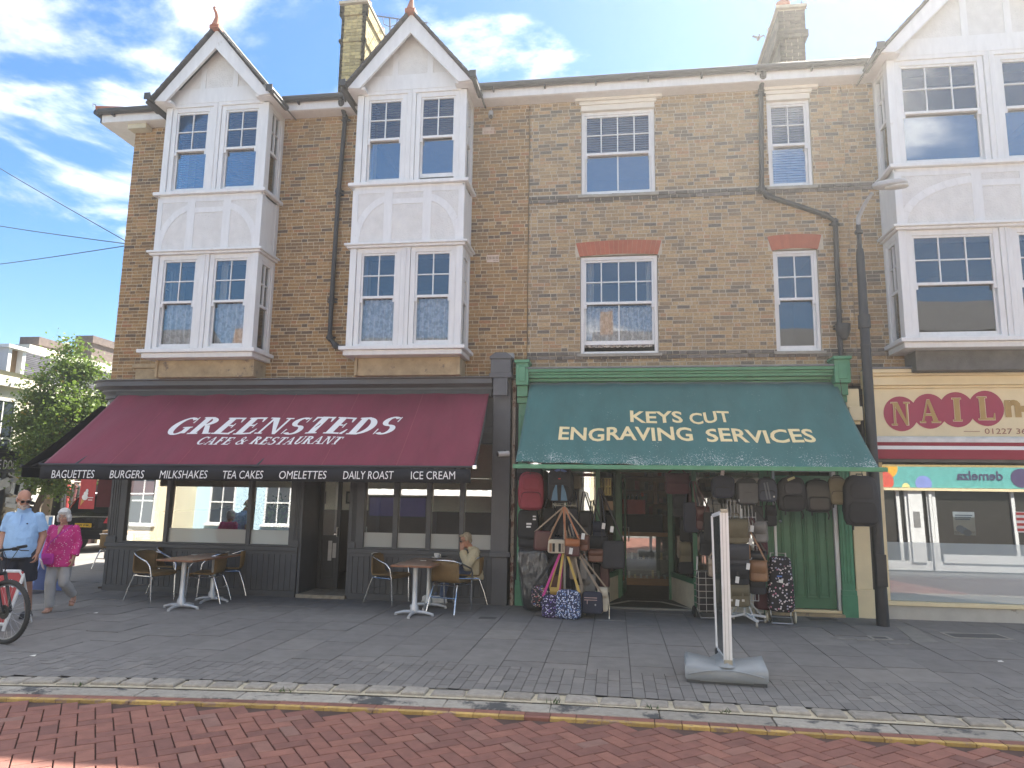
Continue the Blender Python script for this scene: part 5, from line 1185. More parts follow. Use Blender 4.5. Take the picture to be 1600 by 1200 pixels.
for k, (x, z, r_, c_) in enumerate(((10.55, 3.86, .40, (.75, .40, .04)), (10.35, 3.35, .42, (.62, .10, .07)), (11.85, 3.28, .30, (.22, .28, .62)), (11.2, 3.15, .14, (.7, .66, .3)))):
    pts = [(x-r_*math.cos(2*PI*j/28), YF+.221+.001*k, min(3.92, max(3.12, z+r_*math.sin(2*PI*j/28)))) for j in range(28)]
    MB().prism(pts, (0, .004, 0)).build('sign_dot', M('sign_dot%s' % 'abcd'[k], c_, .5), ds_, fix=True)
dt = text_mb('demelza', (13.05, YF+.232, 3.42), (-1, 0, 0), (0, 0, 1), 1.65, .36, .0, .025, 0, None, 'R'); dt.xf(Matrix.Translation((0, 0, 0))); dt.build('sign_lettering', M('plum_lettering', (.06, .05, .12), .6), ds_)
MB().prism([(15.35+.38*math.cos(2*PI*j/28), YF+.226, 3.52+.36*math.sin(2*PI*j/28)) for j in range(28)], (0, .004, 0)).build('sign_dot', M('plum_dot', (.07, .05, .13), .6), ds_, fix=True)
d2 = far_house('cream rendered house across the street with a striped shop awning', -1.0, 9.2, YF, 7.4, FCREAM, [(.6, 4.5, 1.1, 1.7), (3.4, 4.5, 1.1, 1.7), (6.4, 4.5, 1.1, 1.7)])
far_shop(d2, -.8, 9.0, FWHITE, 0, [-.7, 1.5, 3.6, 6, 8.8])
d3 = far_house('white rendered house across the street facing the cafe door', -13.0, -1.0, YF, 7.0, FWHITE, [(-11.4, 4.3, 1.1, 1.7), (-8.6, 4.3, 1.1, 1.7), (-5.8, 4.3, 1.1, 1.7), (-3, 4.3, 1.1, 1.7)])
far_shop(d3, -12.8, -1.2, BLACKP, 0, [-12.7, -10, -7.5, -5, -1.3])
fa = thing('shop_awning', 'grey and white striped awning across the street mirrored in the cafe windows', 'awning', (-7, YF+1, 2.5))
m1_ = MB(); m2_ = MB(); x = -11.2; k = 0
while x < -2.0:
    (m1_ if k % 2 else m2_).prism([(x, YF+.15, 3.25), (x+.22, YF+.15, 3.25), (x+.22, YF+1.5, 2.72), (x, YF+1.5, 2.72)], (0, 0, -.01)); x += .22; k += 1
m1_.build('grey_stripes', M('grey_stripe', (.22, .22, .22), .8), fa); m2_.build('white_stripes', LETTERW, fa); MB().box(-11.2, -2.0, YF+1.5, YF+1.51, 2.5, 2.72).build('valance', LETTERW, fa)
d4 = far_house('pale blue rendered house across the street mirrored in the left cafe window', -18.5, -13.0, YF, 6.6, FBLUE, [(-17.2, 1.2, 1.2, 1.9), (-14.6, 1.2, 1.2, 1.9), (-17.2, 4.2, 1.1, 1.6), (-14.6, 4.2, 1.1, 1.6)])
d5 = far_house('cream house with broad white bays across the street at the left', -28, -18.5, YF+1.5, 7.2, FCREAM, [(-26, 1.1, 1.8, 2.0), (-22.8, 1.1, 2.2, 2.0), (-20, 1.1, 1.2, 2.0), (-26, 4.3, 1.6, 1.7), (-22.8, 4.3, 1.6, 1.7), (-20, 4.3, 1.1, 1.7)])

# ------------------------------------------------------------------ white house across the side street, seen at the left
WX = -17.0
RENDER_W = M('dirty_white_render', (.70, .665, .56), .9, var=.12, scale=2, bump=.3, dirt=((.45, .41, .33), .62, 1.6))
lh = thing('house', 'white rendered house with slate mansard and dormer behind the tree at the left', 'house', (WX-3, 6, 0))
def X_(px, py, X=WX): return atx(px, py, X)
zt = X_(0, 590).z; y_end = 16.0
MB().box(WX-7, WX, -6, y_end, 0, zt-.12).build('wall', RENDER_W, lh); MB().box(WX-.1, WX+.14, -6.05, y_end, zt-.22, zt-.05).box(WX-.1, WX+.08, -6.05, y_end, zt-.05, zt+.08).build('cornice', RENDER_W, lh)
ma = MB()
for k in range(16):
    t0, t1 = k/16, (k+1)/16+.01; z0, z1 = zt, zt+1.35
    ma.prism([(WX-.25-1.9*t0, -6, z0+(z1-z0)*t0+.02), (WX-.25-1.9*t0, y_end, z0+(z1-z0)*t0+.02), (WX-.25-1.9*t1, y_end, z0+(z1-z0)*t1), (WX-.25-1.9*t1, -6, z0+(z1-z0)*t1)], (0, 0, .025))
ma.box(WX-7, WX-2.1, -6, y_end, zt, zt+1.33); rfl = ma.build('roof', M('grey_slates', (.06, .06, .068), .95, spec=.1, var=.25, island=.2, scale=5), lh)
for (pxa, pxb, pyt, Xc) in ((62, 106, 527, WX-3.0), (146, 180, 525, WX-3.0)):
    a = atx(pxa, pyt, Xc); b_ = atx(pxb, pyt, Xc)
    MB().box(Xc-.6, Xc, a.y, b_.y, zt+1.0, a.z-.1).box(Xc-.68, Xc+.08, a.y-.1, b_.y+.1, a.z-.28, a.z).build('chimney', M('red_brown_brick', (.135, .105, .092), .9, var=.3, scale=9), rfl)
a = atx(30, 538, WX-2.6); MB().box(WX-3.2, WX-2.2, a.y, a.y+9, zt+1.0, a.z).build('rear_parapet', RENDER_W, rfl)
a = X_(14, 592, WX+.0); b_ = X_(42, 592, WX+.0); dm = MB(); dz0, dz1 = zt+.06, zt+.92
dm.box(WX-1.6, WX-.12, a.y+.0, a.y+.12, dz0, dz1).box(WX-1.6, WX-.12, b_.y-.12, b_.y, dz0, dz1).box(WX-1.7, WX-.05, a.y-.08, b_.y+.08, dz1, dz1+.1).box(WX-.3, WX-.12, a.y+.12, b_.y-.12, dz0, dz0+.12)
do = dm.build('dormer', WHITE, lh); MB().box(WX-.35, WX-.3, a.y+.12, b_.y-.12, dz0+.12, dz1).build('dormer_window', M('dormer_wood', (.35, .22, .12), .6), do)
MB().box(WX-.2, WX+.02, 4.4, 7.5, zt+.06, zt+.22).build('gutter_weeds', M('gutter_weeds', (.06, .06, .03), .9), lh)
def lwin(pxa, pxb, pya, pyb):
    a = X_(pxa, pyb); b_ = X_(pxb, pya); m = MB(); f = .06; y0, y1, z0, z1 = a.y, b_.y, a.z, b_.z+.0
    m.box(WX-.05, WX+.03, y0, y0+f, z0, z1).box(WX-.05, WX+.03, y1-f, y1, z0, z1).box(WX-.05, WX+.03, y0+f, y1-f, z1-f, z1).box(WX-.05, WX+.03, y0+f, y1-f, z0, z0+f).box(WX-.04, WX+.02, y0+f, y1-f, (z0+z1)/2-.03, (z0+z1)/2+.03).box(WX-.04, WX+.015, (y0+y1)/2-.02, (y0+y1)/2+.02, z0+f, z1-f).box(WX-.05, WX+.14, y0-.1, y1+.1, z0-.1, z0)
    o = m.build('window', WHITE, lh); MB().box(WX+.004, WX+.008, y0+f, y1-f, z0+f, z1-f).build('pane', M('far_pane', (.03, .04, .055), .08), o)
lwin(-30, 25, 626, 746); a = X_(50, 700); 
for yy in (8.2, 11.2, 14.0):
    m = MB(); z0, z1 = 2.9, 3.9; f = .06
    m.box(WX-.05, WX+.03, yy, yy+f, z0, z1).box(WX-.05, WX+.03, yy+.9-f, yy+.9, z0, z1).box(WX-.05, WX+.03, yy+f, yy+.9-f, z1-f, z1).box(WX-.05, WX+.03, yy+f, yy+.9-f, z0, z0+f).box(WX-.04, WX+.02, yy+f, yy+.9-f, 3.37, 3.43)
    o = m.build('window', WHITE, lh); MB().box(WX+.004, WX+.008, yy+f, yy+.9-f, z0+f, z1-f).build('pane', M('far_pane', (.03, .04, .055), .08), o)
# its ground floor shop
fz1 = X_(0, 708).z; fz0 = X_(0, 738).z
s = MB(); s.box(WX, WX+.25, -6, 7.2, fz0, fz1).box(WX, WX+.32, -6, 7.25, fz1, fz1+.08)
for yy in (3.2, 4.5, 5.9, 7.05): s.box(WX, WX+.14, yy, yy+.14, 0, fz0)
s.box(WX, WX+.1, -6, 7.2, 0, .4); so3 = s.build('shopfront', BLACKP, lh)
MB().box(WX+.01, WX+.03, -6, 7.1, .4, fz0).build('shop_window', M('far_shop_window', (.10, .09, .07), .1, var=.5, scale=3), so3)
tx = X_(0, 733, WX+.255); b_ = X_(27, 733, WX+.255); ht = X_(10, 718, WX+.255).z-X_(10, 733, WX+.255).z
text_mb('THE DOG.', (WX+.255, b_.y, tx.z), (0, 1, 0), (0, 0, 1), (b_.y-tx.y)*8/5.0, ht, .002, .012, 0, None, 'R').build('shop_lettering', LETTERW, so3)
rq = random.Random(21)
for k in range(26):
    yy = rq.uniform(3.4, 6.9); z = rq.uniform(.6, 2.0); m = MB(); m.obox((WX+.35, yy, z), (.02, rq.uniform(.12, .4), rq.uniform(.12, .45)), Matrix.Rotation(rq.uniform(-.4, .4), 3, 'X')); m.build('window_item', M('white_window_goods', (.62, .62, .58), .6, island=.35), so3)
MB().box(WX+.0, WX+.18, 7.9, 8.6, 0, 2.5).box(WX, WX+.18, 9.9, 10.3, 0, 2.6).build('pier', M('cream_pier', (.62, .56, .42), .9), lh)
MB().box(WX+.02, WX+.08, 8.6, 9.9, 0, 2.5).box(WX+.02, WX+.08, 10.3, 15, 0, 2.5).build('dark_shopfront', M('dark_red_shop', (.05, .02, .02), .5, var=.4, scale=2), lh)
# end of the side street
eh = thing('house', 'dark brick house closing the far end of the side street', 'house', (-13, 30, 0)); MB().box(-30, -9.3, 30, 36, 0, 5.5).build('wall', M('far_dark_brick', (.14, .10, .07), .9, var=.3), eh); MB().prism([(-30, 29.7, 5.5), (-30, 33, 7.2), (-30, 36.3, 5.5)], (20.7, 0, 0)).build('roof', SLATE, eh)
for k in range(5):
    x = -28+k*4; MB().box(x, x+1.2, 29.9, 29.99, 2.9, 4.4).build('window', WHITE, eh)

# ------------------------------------------------------------------ street tree
def tree(label, base, height, crown, n, seed, name='street_tree'):
    q = random.Random(seed); t = thing(name, label, 'tree', base); bx, by, bz = base; tr = MB()
    cz0 = crown[2]-crown[5]; top = Vector((crown[0], crown[1], crown[2]))
    tr.tube([(bx, by, bz-.05), (bx+.03, by, bz+1.2), ((bx+crown[0])/2, (by+crown[1])/2, bz+2.4), (crown[0], crown[1], crown[2]-.3)], [.13, .10, .085, .05], 9)
    limbs = []
    for k in range(16):
        a = q.uniform(0, 2*PI); e = q.uniform(-.75, .95); rr_ = q.uniform(.6, .95)
        tip = top+Vector((crown[3]*math.cos(a)*math.sqrt(1-e*e)*rr_, crown[4]*math.sin(a)*math.sqrt(1-e*e)*rr_, crown[5]*e*rr_)); st = Vector((bx, by, bz)).lerp(top, q.uniform(.45, .95)); mid = st.lerp(tip, .5)+Vector((q.uniform(-.15, .15), q.uniform(-.15, .15), q.uniform(.0, .25)))
        tr.tube([st, mid, tip], [.035, .022, .008], 5); limbs += [mid.lerp(tip, .3), mid.lerp(tip, .7), tip]
    tr.build('trunk', M('tree_bark', (.12, .095, .07), .9, var=.3), t, smooth=True)
    lv = MB(); lv2 = MB()
    cl = [p+Vector((q.gauss(0, .12), q.gauss(0, .12), q.gauss(0, .12))) for p in limbs]
    for k in range(34):
        a = q.uniform(0, 2*PI); e = q.uniform(-1, 1); rr_ = q.uniform(.55, 1.02)
        cl.append(top+Vector((crown[3]*math.cos(a)*math.sqrt(1-e*e)*rr_, crown[4]*math.sin(a)*math.sqrt(1-e*e)*rr_, crown[5]*e*rr_)))
    for k in range(n):
        c = q.choice(cl); s = q.uniform(.13, .30); p = c+Vector((q.gauss(0, s), q.gauss(0, s), q.gauss(0, s*.8)))
        L2 = q.uniform(.06, .13); d = Vector((q.gauss(0, 1), q.gauss(0, 1), q.gauss(-.3, .6))).normalized(); u = d.cross(Vector((q.gauss(0, 1), q.gauss(0, 1), q.gauss(0, 1)))).normalized()*L2*.36
        (lv if q.random() < .96 else lv2).add([p, p+d*L2*.45+u, p+d*L2, p+d*L2*.45-u], [(0, 1, 2, 3)])
    lm = M('leaf_green', (.105, .165, .028), .55, var=.1, scale=2, island=.45)
    tn = lm.node_tree; 
    if not any(x.type == 'BSDF_TRANSLUCENT' for x in tn.nodes):
        b_ = tn.nodes['Principled BSDF']; tl_ = tn.nodes.new('ShaderNodeBsdfTranslucent'); tl_.inputs[0].default_value = (.17, .26, .04, 1); mx_ = tn.nodes.new('ShaderNodeMixShader'); mx_.inputs[0].default_value = .35
        tn.links.new(b_.outputs[0], mx_.inputs[1]); tn.links.new(tl_.outputs[0], mx_.inputs[2]); tn.links.new(mx_.outputs[0], tn.nodes['Material Output'].inputs[0])
    co = lv.build('crown', lm, t); lv2.build('yellow_leaves', M('leaf_yellow', (.30, .22, .03), .6, island=.3), co)
    return t
c = at(118, 655, 6.5)
tree('leafy green street tree between the white house and the cafe corner', (c.x-.95, 6.5, 0), 6, (c.x+.05, 6.5, c.z-.05, 1.42, 1.3, 2.1), 36000, 5)
# ------------------------------------------------------------------ bistro chairs and tables
def wicker(name, c1, c2):
    m = M(name, c1, .7, var=.2, scale=30); t = m.node_tree; n = t.nodes; l = t.links; b = n['Principled BSDF']; src = b.inputs['Base Color'].links[0].from_socket
    co = n.new('ShaderNodeTexCoord'); w1 = n.new('ShaderNodeTexWave'); w1.bands_direction = 'X'; w1.inputs['Scale'].default_value = 26; w1.inputs['Distortion'].default_value = .6; w2 = n.new('ShaderNodeTexWave'); w2.bands_direction = 'Z'; w2.inputs['Scale'].default_value = 34; w2.inputs['Distortion'].default_value = .6
    l.new(co.outputs['Object'], w1.inputs[0]); l.new(co.outputs['Object'], w2.inputs[0]); mu = n.new('ShaderNodeMath'); mu.operation = 'MULTIPLY'; l.new(w1.outputs['Fac'], mu.inputs[0]); l.new(w2.outputs['Fac'], mu.inputs[1])
    mx = n.new('ShaderNodeMix'); mx.data_type = 'RGBA'; l.new(mu.outputs[0], mx.inputs[0]); l.new(src, mx.inputs[6]); mx.inputs[7].default_value = (*c2, 1); l.new(mx.outputs[2], b.inputs['Base Color'])
    bu = n.new('ShaderNodeBump'); bu.inputs['Strength'].default_value = .5; bu.inputs['Distance'].default_value = .006; l.new(mu.outputs[0], bu.inputs['Height']); l.new(bu.outputs[0], b.inputs['Normal']); return m
WICK = wicker('tan_wicker', (.16, .095, .035), (.34, .22, .09)); WICKD = wicker('dark_wicker', (.04, .038, .036), (.09, .085, .08))
def make_chair(label, wm=WICK, tube=CHROME, group='aluminium and wicker cafe chairs'):
    t = thing('cafe_chair', label, 'chair', (0, 0, 0), group)
    half = [(-.235, -.245, 0), (-.245, -.225, .40), (-.265, -.205, .56), (-.275, -.14, .635), (-.272, -.02, .675), (-.25, .13, .73), (-.185, .235, .765), (-.08, .272, .775)]
    MB().tube(half+[(-x, y, z) for x, y, z in half[::-1]], .0135, 10).build('arm_frame', tube, t, smooth=True, ang=70)
    for s in (-1, 1): MB().tube([(s*.205, .10, .425), (s*.205, .17, .40), (s*.225, .25, .2), (s*.24, .31, 0)], .013, 10).build('rear_leg', tube, t, smooth=True, ang=70)
    m = MB(); m.tube([(-.245, -.20, .40), (.245, -.20, .40)], .011, 8).tube([(-.21, .17, .40), (.21, .17, .40)], .011, 8).tube([(-.243, -.2, .405), (-.21, .17, .405)], .011, 8).tube([(.243, -.2, .405), (.21, .17, .405)], .011, 8).tube([(-.223, .24, .225), (.223, .24, .225)], .009, 8)
    m.build('seat_frame', tube, t, smooth=True)
    # one woven band: seat curving up into the back
    prof = [(-.255, .415), (-.245, .440), (-.15, .452), (0, .447), (.12, .445), (.185, .462), (.222, .51), (.240, .58), (.255, .67), (.266, .765)]
    vs = []; nx = 12
    for i, (y, z) in enumerate(prof):
        wv = .235 if i < 5 else .225-.004*(i-5)
        for j in range(nx+1):
            u = -1+2*j/nx; k = max(0, (i-4)/5); yy = y-(abs(u)**2.2)*.115*k*(1-.25*k); zz = z-(abs(u)**3)*.02*k+(.012*abs(u)**2 if i < 5 else 0)
            vs.append((u*wv*(1+.06*k), yy, zz))
    sb = MB(); sb.add(vs, [(i*(nx+1)+j, i*(nx+1)+j+1, (i+1)*(nx+1)+j+1, (i+1)*(nx+1)+j) for i in range(len(prof)-1) for j in range(nx)])
    o = sb.build('woven_seat', wm, t, smooth=True, ang=80); q = o.modifiers.new('thick', 'SOLIDIFY'); q.thickness = .022; q.offset = 0
    edge = [vs[i*(nx+1)] for i in range(len(prof))]+[vs[(len(prof)-1)*(nx+1)+j] for j in range(1, nx+1)]+[vs[i*(nx+1)+nx] for i in range(len(prof)-2, -1, -1)]+[vs[j] for j in range(nx-1, 0, -1)]
    MB().tube(edge, .013, 6, closed=True).build('woven_rim', wm, o, smooth=True)
    return t
ch0 = make_chair('tan wicker cafe chair, nearest the door step on the left of the right-hand table')
g0 = lambda px, py: atz(px, py, 0)
def face(a): return R(a)     # local front is -Y; 90 turns it to +X, -90 to -X
spots = [((235, 938), 78, 'tan wicker cafe chair at the near left corner of the left-hand table'),
         ((268, 926), 84, 'tan wicker cafe chair tucked behind the near left chair of the left-hand table'),
         ((322, 940), -80, 'tan wicker cafe chair at the near right of the left-hand table'),
         ((360, 928), -74, 'tan wicker cafe chair at the far right end of the left-hand table'),
         ((703, 955), 164, 'tan wicker cafe chair with a cream bag, back to the street'),
         ((733, 941), -82, 'tan wicker cafe chair carrying the seated man in the beige jacket')]
p = g0(606, 941); ch0.location = p; ch0.rotation_euler = (0, 0, R(72))
for (a, b_), rz, lb in spots: dup(ch0, g0(a, b_), R(rz), lb)
cfar = dup(ch0, (-11.25, 3.2, 0), R(160), 'tan wicker cafe chair on the side street beyond the woman in pink')
def make_table(label, w_, d_, peds):
    t = thing('cafe_table', label, 'table', (0, 0, 0), 'cafe tables under the awning')
    MB().box(-w_/2, w_/2, -d_/2, d_/2, .705, .735).build('tabletop', WOODT, t, bevel=.006)
    for y in peds:
        c = MB().lathe([(.045, .0), (.062, .02), (.062, .10), (.04, .14), (.036, .4), (.040, .69), (.08, .70), (.08, .705)], (0, y, .03), 16); c.v = [(a, b_, min(z, .704)) for a, b_, z in c.v]
        co = c.build('pedestal', STEEL_W, t, smooth=True); f = MB()
        for k in range(4):
            a = PI/4*0+k*PI/2; d = Vector((math.cos(a), math.sin(a), 0)); f.tube([Vector((0, y, .055))+d*.03, Vector((0, y, .05))+d*.16, Vector((0, y, .022))+d*.29], [.03, .024, .018], 8); f.tube([Vector((0, y, 0))+d*.28, Vector((0, y, .02))+d*.28], .022, 8)
        f.build('pedestal_feet', STEEL_W, co, smooth=True)
    return t
STEEL_W = M('satin_silver_paint', (.56, .57, .58), .4, metal=.35, var=.06)
lt_ = make_table('long brown cafe table beneath the left shop window with no cup on it', .62, 1.25, (-.38, .38))
a = atz(241, 874, .735); b_ = atz(306, 875, .735); c = atz(366, 858, .735)
lt_.location = ((a.x+b_.x)/2+.06, a.y+.62, 0); lt_.rotation_euler = (0, 0, R(-4))
a2_ = atz(607, 882, .735); b2_ = atz(675, 885, .735)
rt_ = dup(lt_, ((a2_.x+b2_.x)/2+.03, a2_.y+.56, 0), R(-1), 'long brown cafe table carrying a white cup beside the seated man')
ft_b = dup(lt_, (-11.75, 4.3, 0), R(10), 'brown cafe table on the side street behind the woman in pink')
# things on the tables
cp = atz(682, 872, .735); cpt = thing('coffee_cup', 'white coffee cup and saucer near the far right corner of the right-hand table', 'cup', (cp.x, cp.y, .736))
z = .736; MB().lathe([(.0, 0), (.045, 0), (.078, .012), (.080, .016), (.05, .008), (0, .006)], (cp.x, cp.y, z), 24).build('saucer', WHITEPL, cpt, smooth=True)
MB().lathe([(0, .008), (.026, .008), (.036, .03), (.042, .075), (.038, .075), (.032, .03), (0, .02)], (cp.x, cp.y, z), 20).build('cup', WHITEPL, cpt, smooth=True)
MB().tube([(cp.x+.04, cp.y, z+.065), (cp.x+.066, cp.y, z+.06), (cp.x+.066, cp.y, z+.035), (cp.x+.038, cp.y, z+.03)], .005, 6).build('cup_handle', WHITEPL, cpt, smooth=True)
q = atz(689, 870, .735); MB().ell((q.x+.06, q.y, .742), (.065, .02, .008), 10, 6).build('sunglasses_case', BLACKPL, label='small dark spectacle case lying beside the white coffee cup', cat='case', smooth=True)
for (x, y, lb) in ((661, 876, 'white paper slip in the middle of the right-hand cafe table'), (303, 867, 'small white paper slip on the left-hand cafe table')):
    q = atz(x, y, .735); MB().box(q.x-.04, q.x+.05, q.y-.015, q.y+.015, .736, .740).build('paper_slip', CARD, label=lb, cat='paper')
q = Vector((-11.75, 3.85, .736)); MB().box(q.x-.22, q.x+.18, q.y-.12, q.y+.15, .737, .80).build('cardboard_tray', M('cardboard', (.36, .24, .13), .85), label='flat brown cardboard tray on the side street table', cat='tray')
# bag on the empty chair
q = atz(690, 909, .5); bgm = M('cream_cotton', (.62, .56, .42), .85, var=.12, scale=7, bump=.3, bscale=18)
m = MB(); m.ell((0, 0, .12), (.17, .12, .13), 16, 10, .7); m.v = [(x+.02*noise.noise(Vector((x*9, y*9, z*9))), y+.02*noise.noise(Vector((x*9+5, y*9, z*9))), z) for x, y, z in m.v]
p7 = g0(703, 955); m.xf(Matrix.Translation((p7.x-.06, p7.y+.04, .45))); m.build('cloth_bag', bgm, smooth=True, label='cream cotton bag slumped on the seat of the chair facing the facade', cat='bag')

# ------------------------------------------------------------------ bags and luggage
def fab(name, c, r_=.75, b=.25): return M('fabric_'+name, c, r_, var=.16, scale=7, bump=b, bscale=120)
def lea(name, c): return M('leather_'+name, c, .42, var=.18, scale=8, bump=.15, bscale=60)
def speckle(name, base, cols, scale, th=.35):
    m = bpy.data.materials.new(name); m.use_nodes = True; t = m.node_tree; n = t.nodes; l = t.links; b = n['Principled BSDF']; b.inputs['Roughness'].default_value = .75
    co = n.new('ShaderNodeTexCoord'); v = n.new('ShaderNodeTexVoronoi'); v.inputs['Scale'].default_value = scale; l.new(co.outputs['Object'], v.inputs[0])
    sp = n.new('ShaderNodeSeparateColor'); l.new(v.outputs['Color'], sp.inputs[0]); cr = n.new('ShaderNodeValToRGB'); cr.color_ramp.interpolation = 'CONSTANT'; e = cr.color_ramp.elements
    while len(e) < len(cols): e.new(.5)
    for i, c in enumerate(cols): e[i].position = i/len(cols); e[i].color = (*c, 1)
    l.new(sp.outputs[0], cr.inputs[0]); mr = n.new('ShaderNodeMath'); mr.operation = 'LESS_THAN'; l.new(v.outputs['Distance'], mr.inputs[0]); mr.inputs[1].default_value = th
    mx = n.new('ShaderNodeMix'); mx.data_type = 'RGBA'; l.new(mr.outputs[0], mx.inputs[0]); mx.inputs[6].default_value = (*base, 1); l.new(cr.outputs[0], mx.inputs[7]); l.new(mx.outputs[2], b.inputs['Base Color']); return m
BLK = fab('black', (.018, .018, .021)); BLK2 = fab('soft_black', (.028, .028, .033)); NAVY = fab('navy', (.022, .026, .048)); GRY = fab('charcoal', (.055, .055, .063)); GRB = fab('slate_blue', (.06, .072, .105)); RED = fab('crimson', (.24, .030, .048)); BLU = fab('cornflower', (.10, .16, .36)); STB = fab('steel_blue', (.10, .19, .28)); OLI = fab('olive_canvas', (.15, .125, .075)); KHA = fab('khaki', (.17, .145, .09)); MAR = fab('maroon', (.07, .015, .025)); CREM = fab('cream', (.55, .48, .36)); PNK = fab('pink', (.55, .06, .26)); YLW = fab('mustard', (.60, .40, .10)); PUR = fab('purple', (.20, .10, .36))
LBR = lea('brown', (.15, .06, .035)); LBU = lea('burgundy', (.085, .025, .026)); LTA = lea('tan', (.30, .155, .075)); LBK = lea('black', (.016, .016, .018)); LGR = lea('grey', (.20, .19, .18)); LOR = lea('orange', (.40, .14, .05)); LTP = lea('taupe', (.28, .22, .16))
BAGS = 'bags and luggage hung outside the key shop'
def rect(px0, py0, px1, py1, Y):
    a = at(px0, py1, Y); b_ = at(px1, py0, Y); return Vector(((a.x+b_.x)/2, Y, a.z)), b_.x-a.x, b_.z-a.z
def wobble(mb, amp, f, seed=0):
    mb.v = [tuple(Vector(v)+noise.noise_vector(Vector(v)*f+Vector((seed, seed*2, 0)))*amp) for v in mb.v]; return mb
def tagcard(par, p, w_=.05, h=.09, mat=CARD): MB().obox(p, (w_, .003, h), Matrix.Rotation(R(8), 3, 'Y')).build('price_tag', mat, par)
def backpack(r_, Y, c1, c2, label, d=.18, rz=0, pocket=1, c3=None, tags=()):
    o, w_, h = rect(*r_, Y); t = thing('backpack', label, 'backpack', o, BAGS); Mt = Matrix.Translation(o) @ Matrix.Rotation(R(rz), 4, 'Z'); w2 = w_/2*.96; hh = h*.93
    def shell(wx, dy, z0, z1, y0, ex=.42, top=.22):
        m = MB(); m.ell((0, 0, 0), (1, 1, 1), 24, 14, ex)
        m.v = [(x*wx*(1-top*max(0, z)**3)*(1-.05*max(0, -z)**4), y0+y*dy*(1-.25*max(0, z)**2), z0+(z+1)/2*(z1-z0)) for x, y, z in m.v]; return m
    b = shell(w2, d/2, 0, hh, 0); wobble(b, .013, 8, o.x); bo = b.xf(Mt).build('body', c1, t, smooth=True, ang=70)
    z1p = hh*.48
    pk = shell(w2*.80, d*.18, hh*.05, z1p, -d*.43, .35, .12); pko = pk.xf(Mt).build('front_pocket', c2, t, smooth=True, ang=70)
    if pocket > 1: shell(w2*.66, d*.12, hh*.52, hh*.86, -d*.42, .4, .25).xf(Mt).build('upper_pocket', c3 or c2, t, smooth=True, ang=70)
    zp = MB(); k = 18
    for sc_, zc, zz, yy in ((.86, hh*.55, hh*.40, -d*.30), (.70, z1p*.72, z1p*.26, -d*.57)):
        pts = [(sc_*w2*math.copysign(abs(math.cos(PI*i/k))**.6, math.cos(PI*i/k)), yy-.012*math.sin(PI*i/k), zc+zz*abs(math.sin(PI*i/k))**.6) for i in range(k+1)]; zp.tube(pts, .004, 5)
    zp.xf(Mt).build('zip', M('zip_dark', (.012, .012, .014), .5), bo)
    MB().tube([(-.045, .02, hh*.96), (-.04, .015, hh*.96+h*.06), (.04, .015, hh*.96+h*.06), (.045, .02, hh*.96)], .009, 6).xf(Mt).build('top_handle', BLK, t, smooth=True)
    for s in (-1, 1): MB().strip([(s*w2*.45, d*.35, hh*.92), (s*w2*.8, d*.62, hh*.75), (s*w2*.85, d*.66, hh*.3), (s*w2*.7, d*.40, .02)], .05, .012, (0, 1, 0)).xf(Mt).build('shoulder_strap', BLK, t)
    m = MB(); m.strip([(w2*.6, -d*.1, .03), (w2*.72, -d*.25, -.04), (w2*.66, -d*.2, -.10)], .018, .003, (0, 1, 0)).strip([(-w2*.5, -d*.1, .03), (-w2*.55, -d*.2, -.05)], .018, .003, (0, 1, 0)); m.xf(Mt).build('loose_strap', BLK, t)
    for px, py in tags: tagcard(t, at(px, py, Y-d*.75))
    return t, Mt, w2, hh
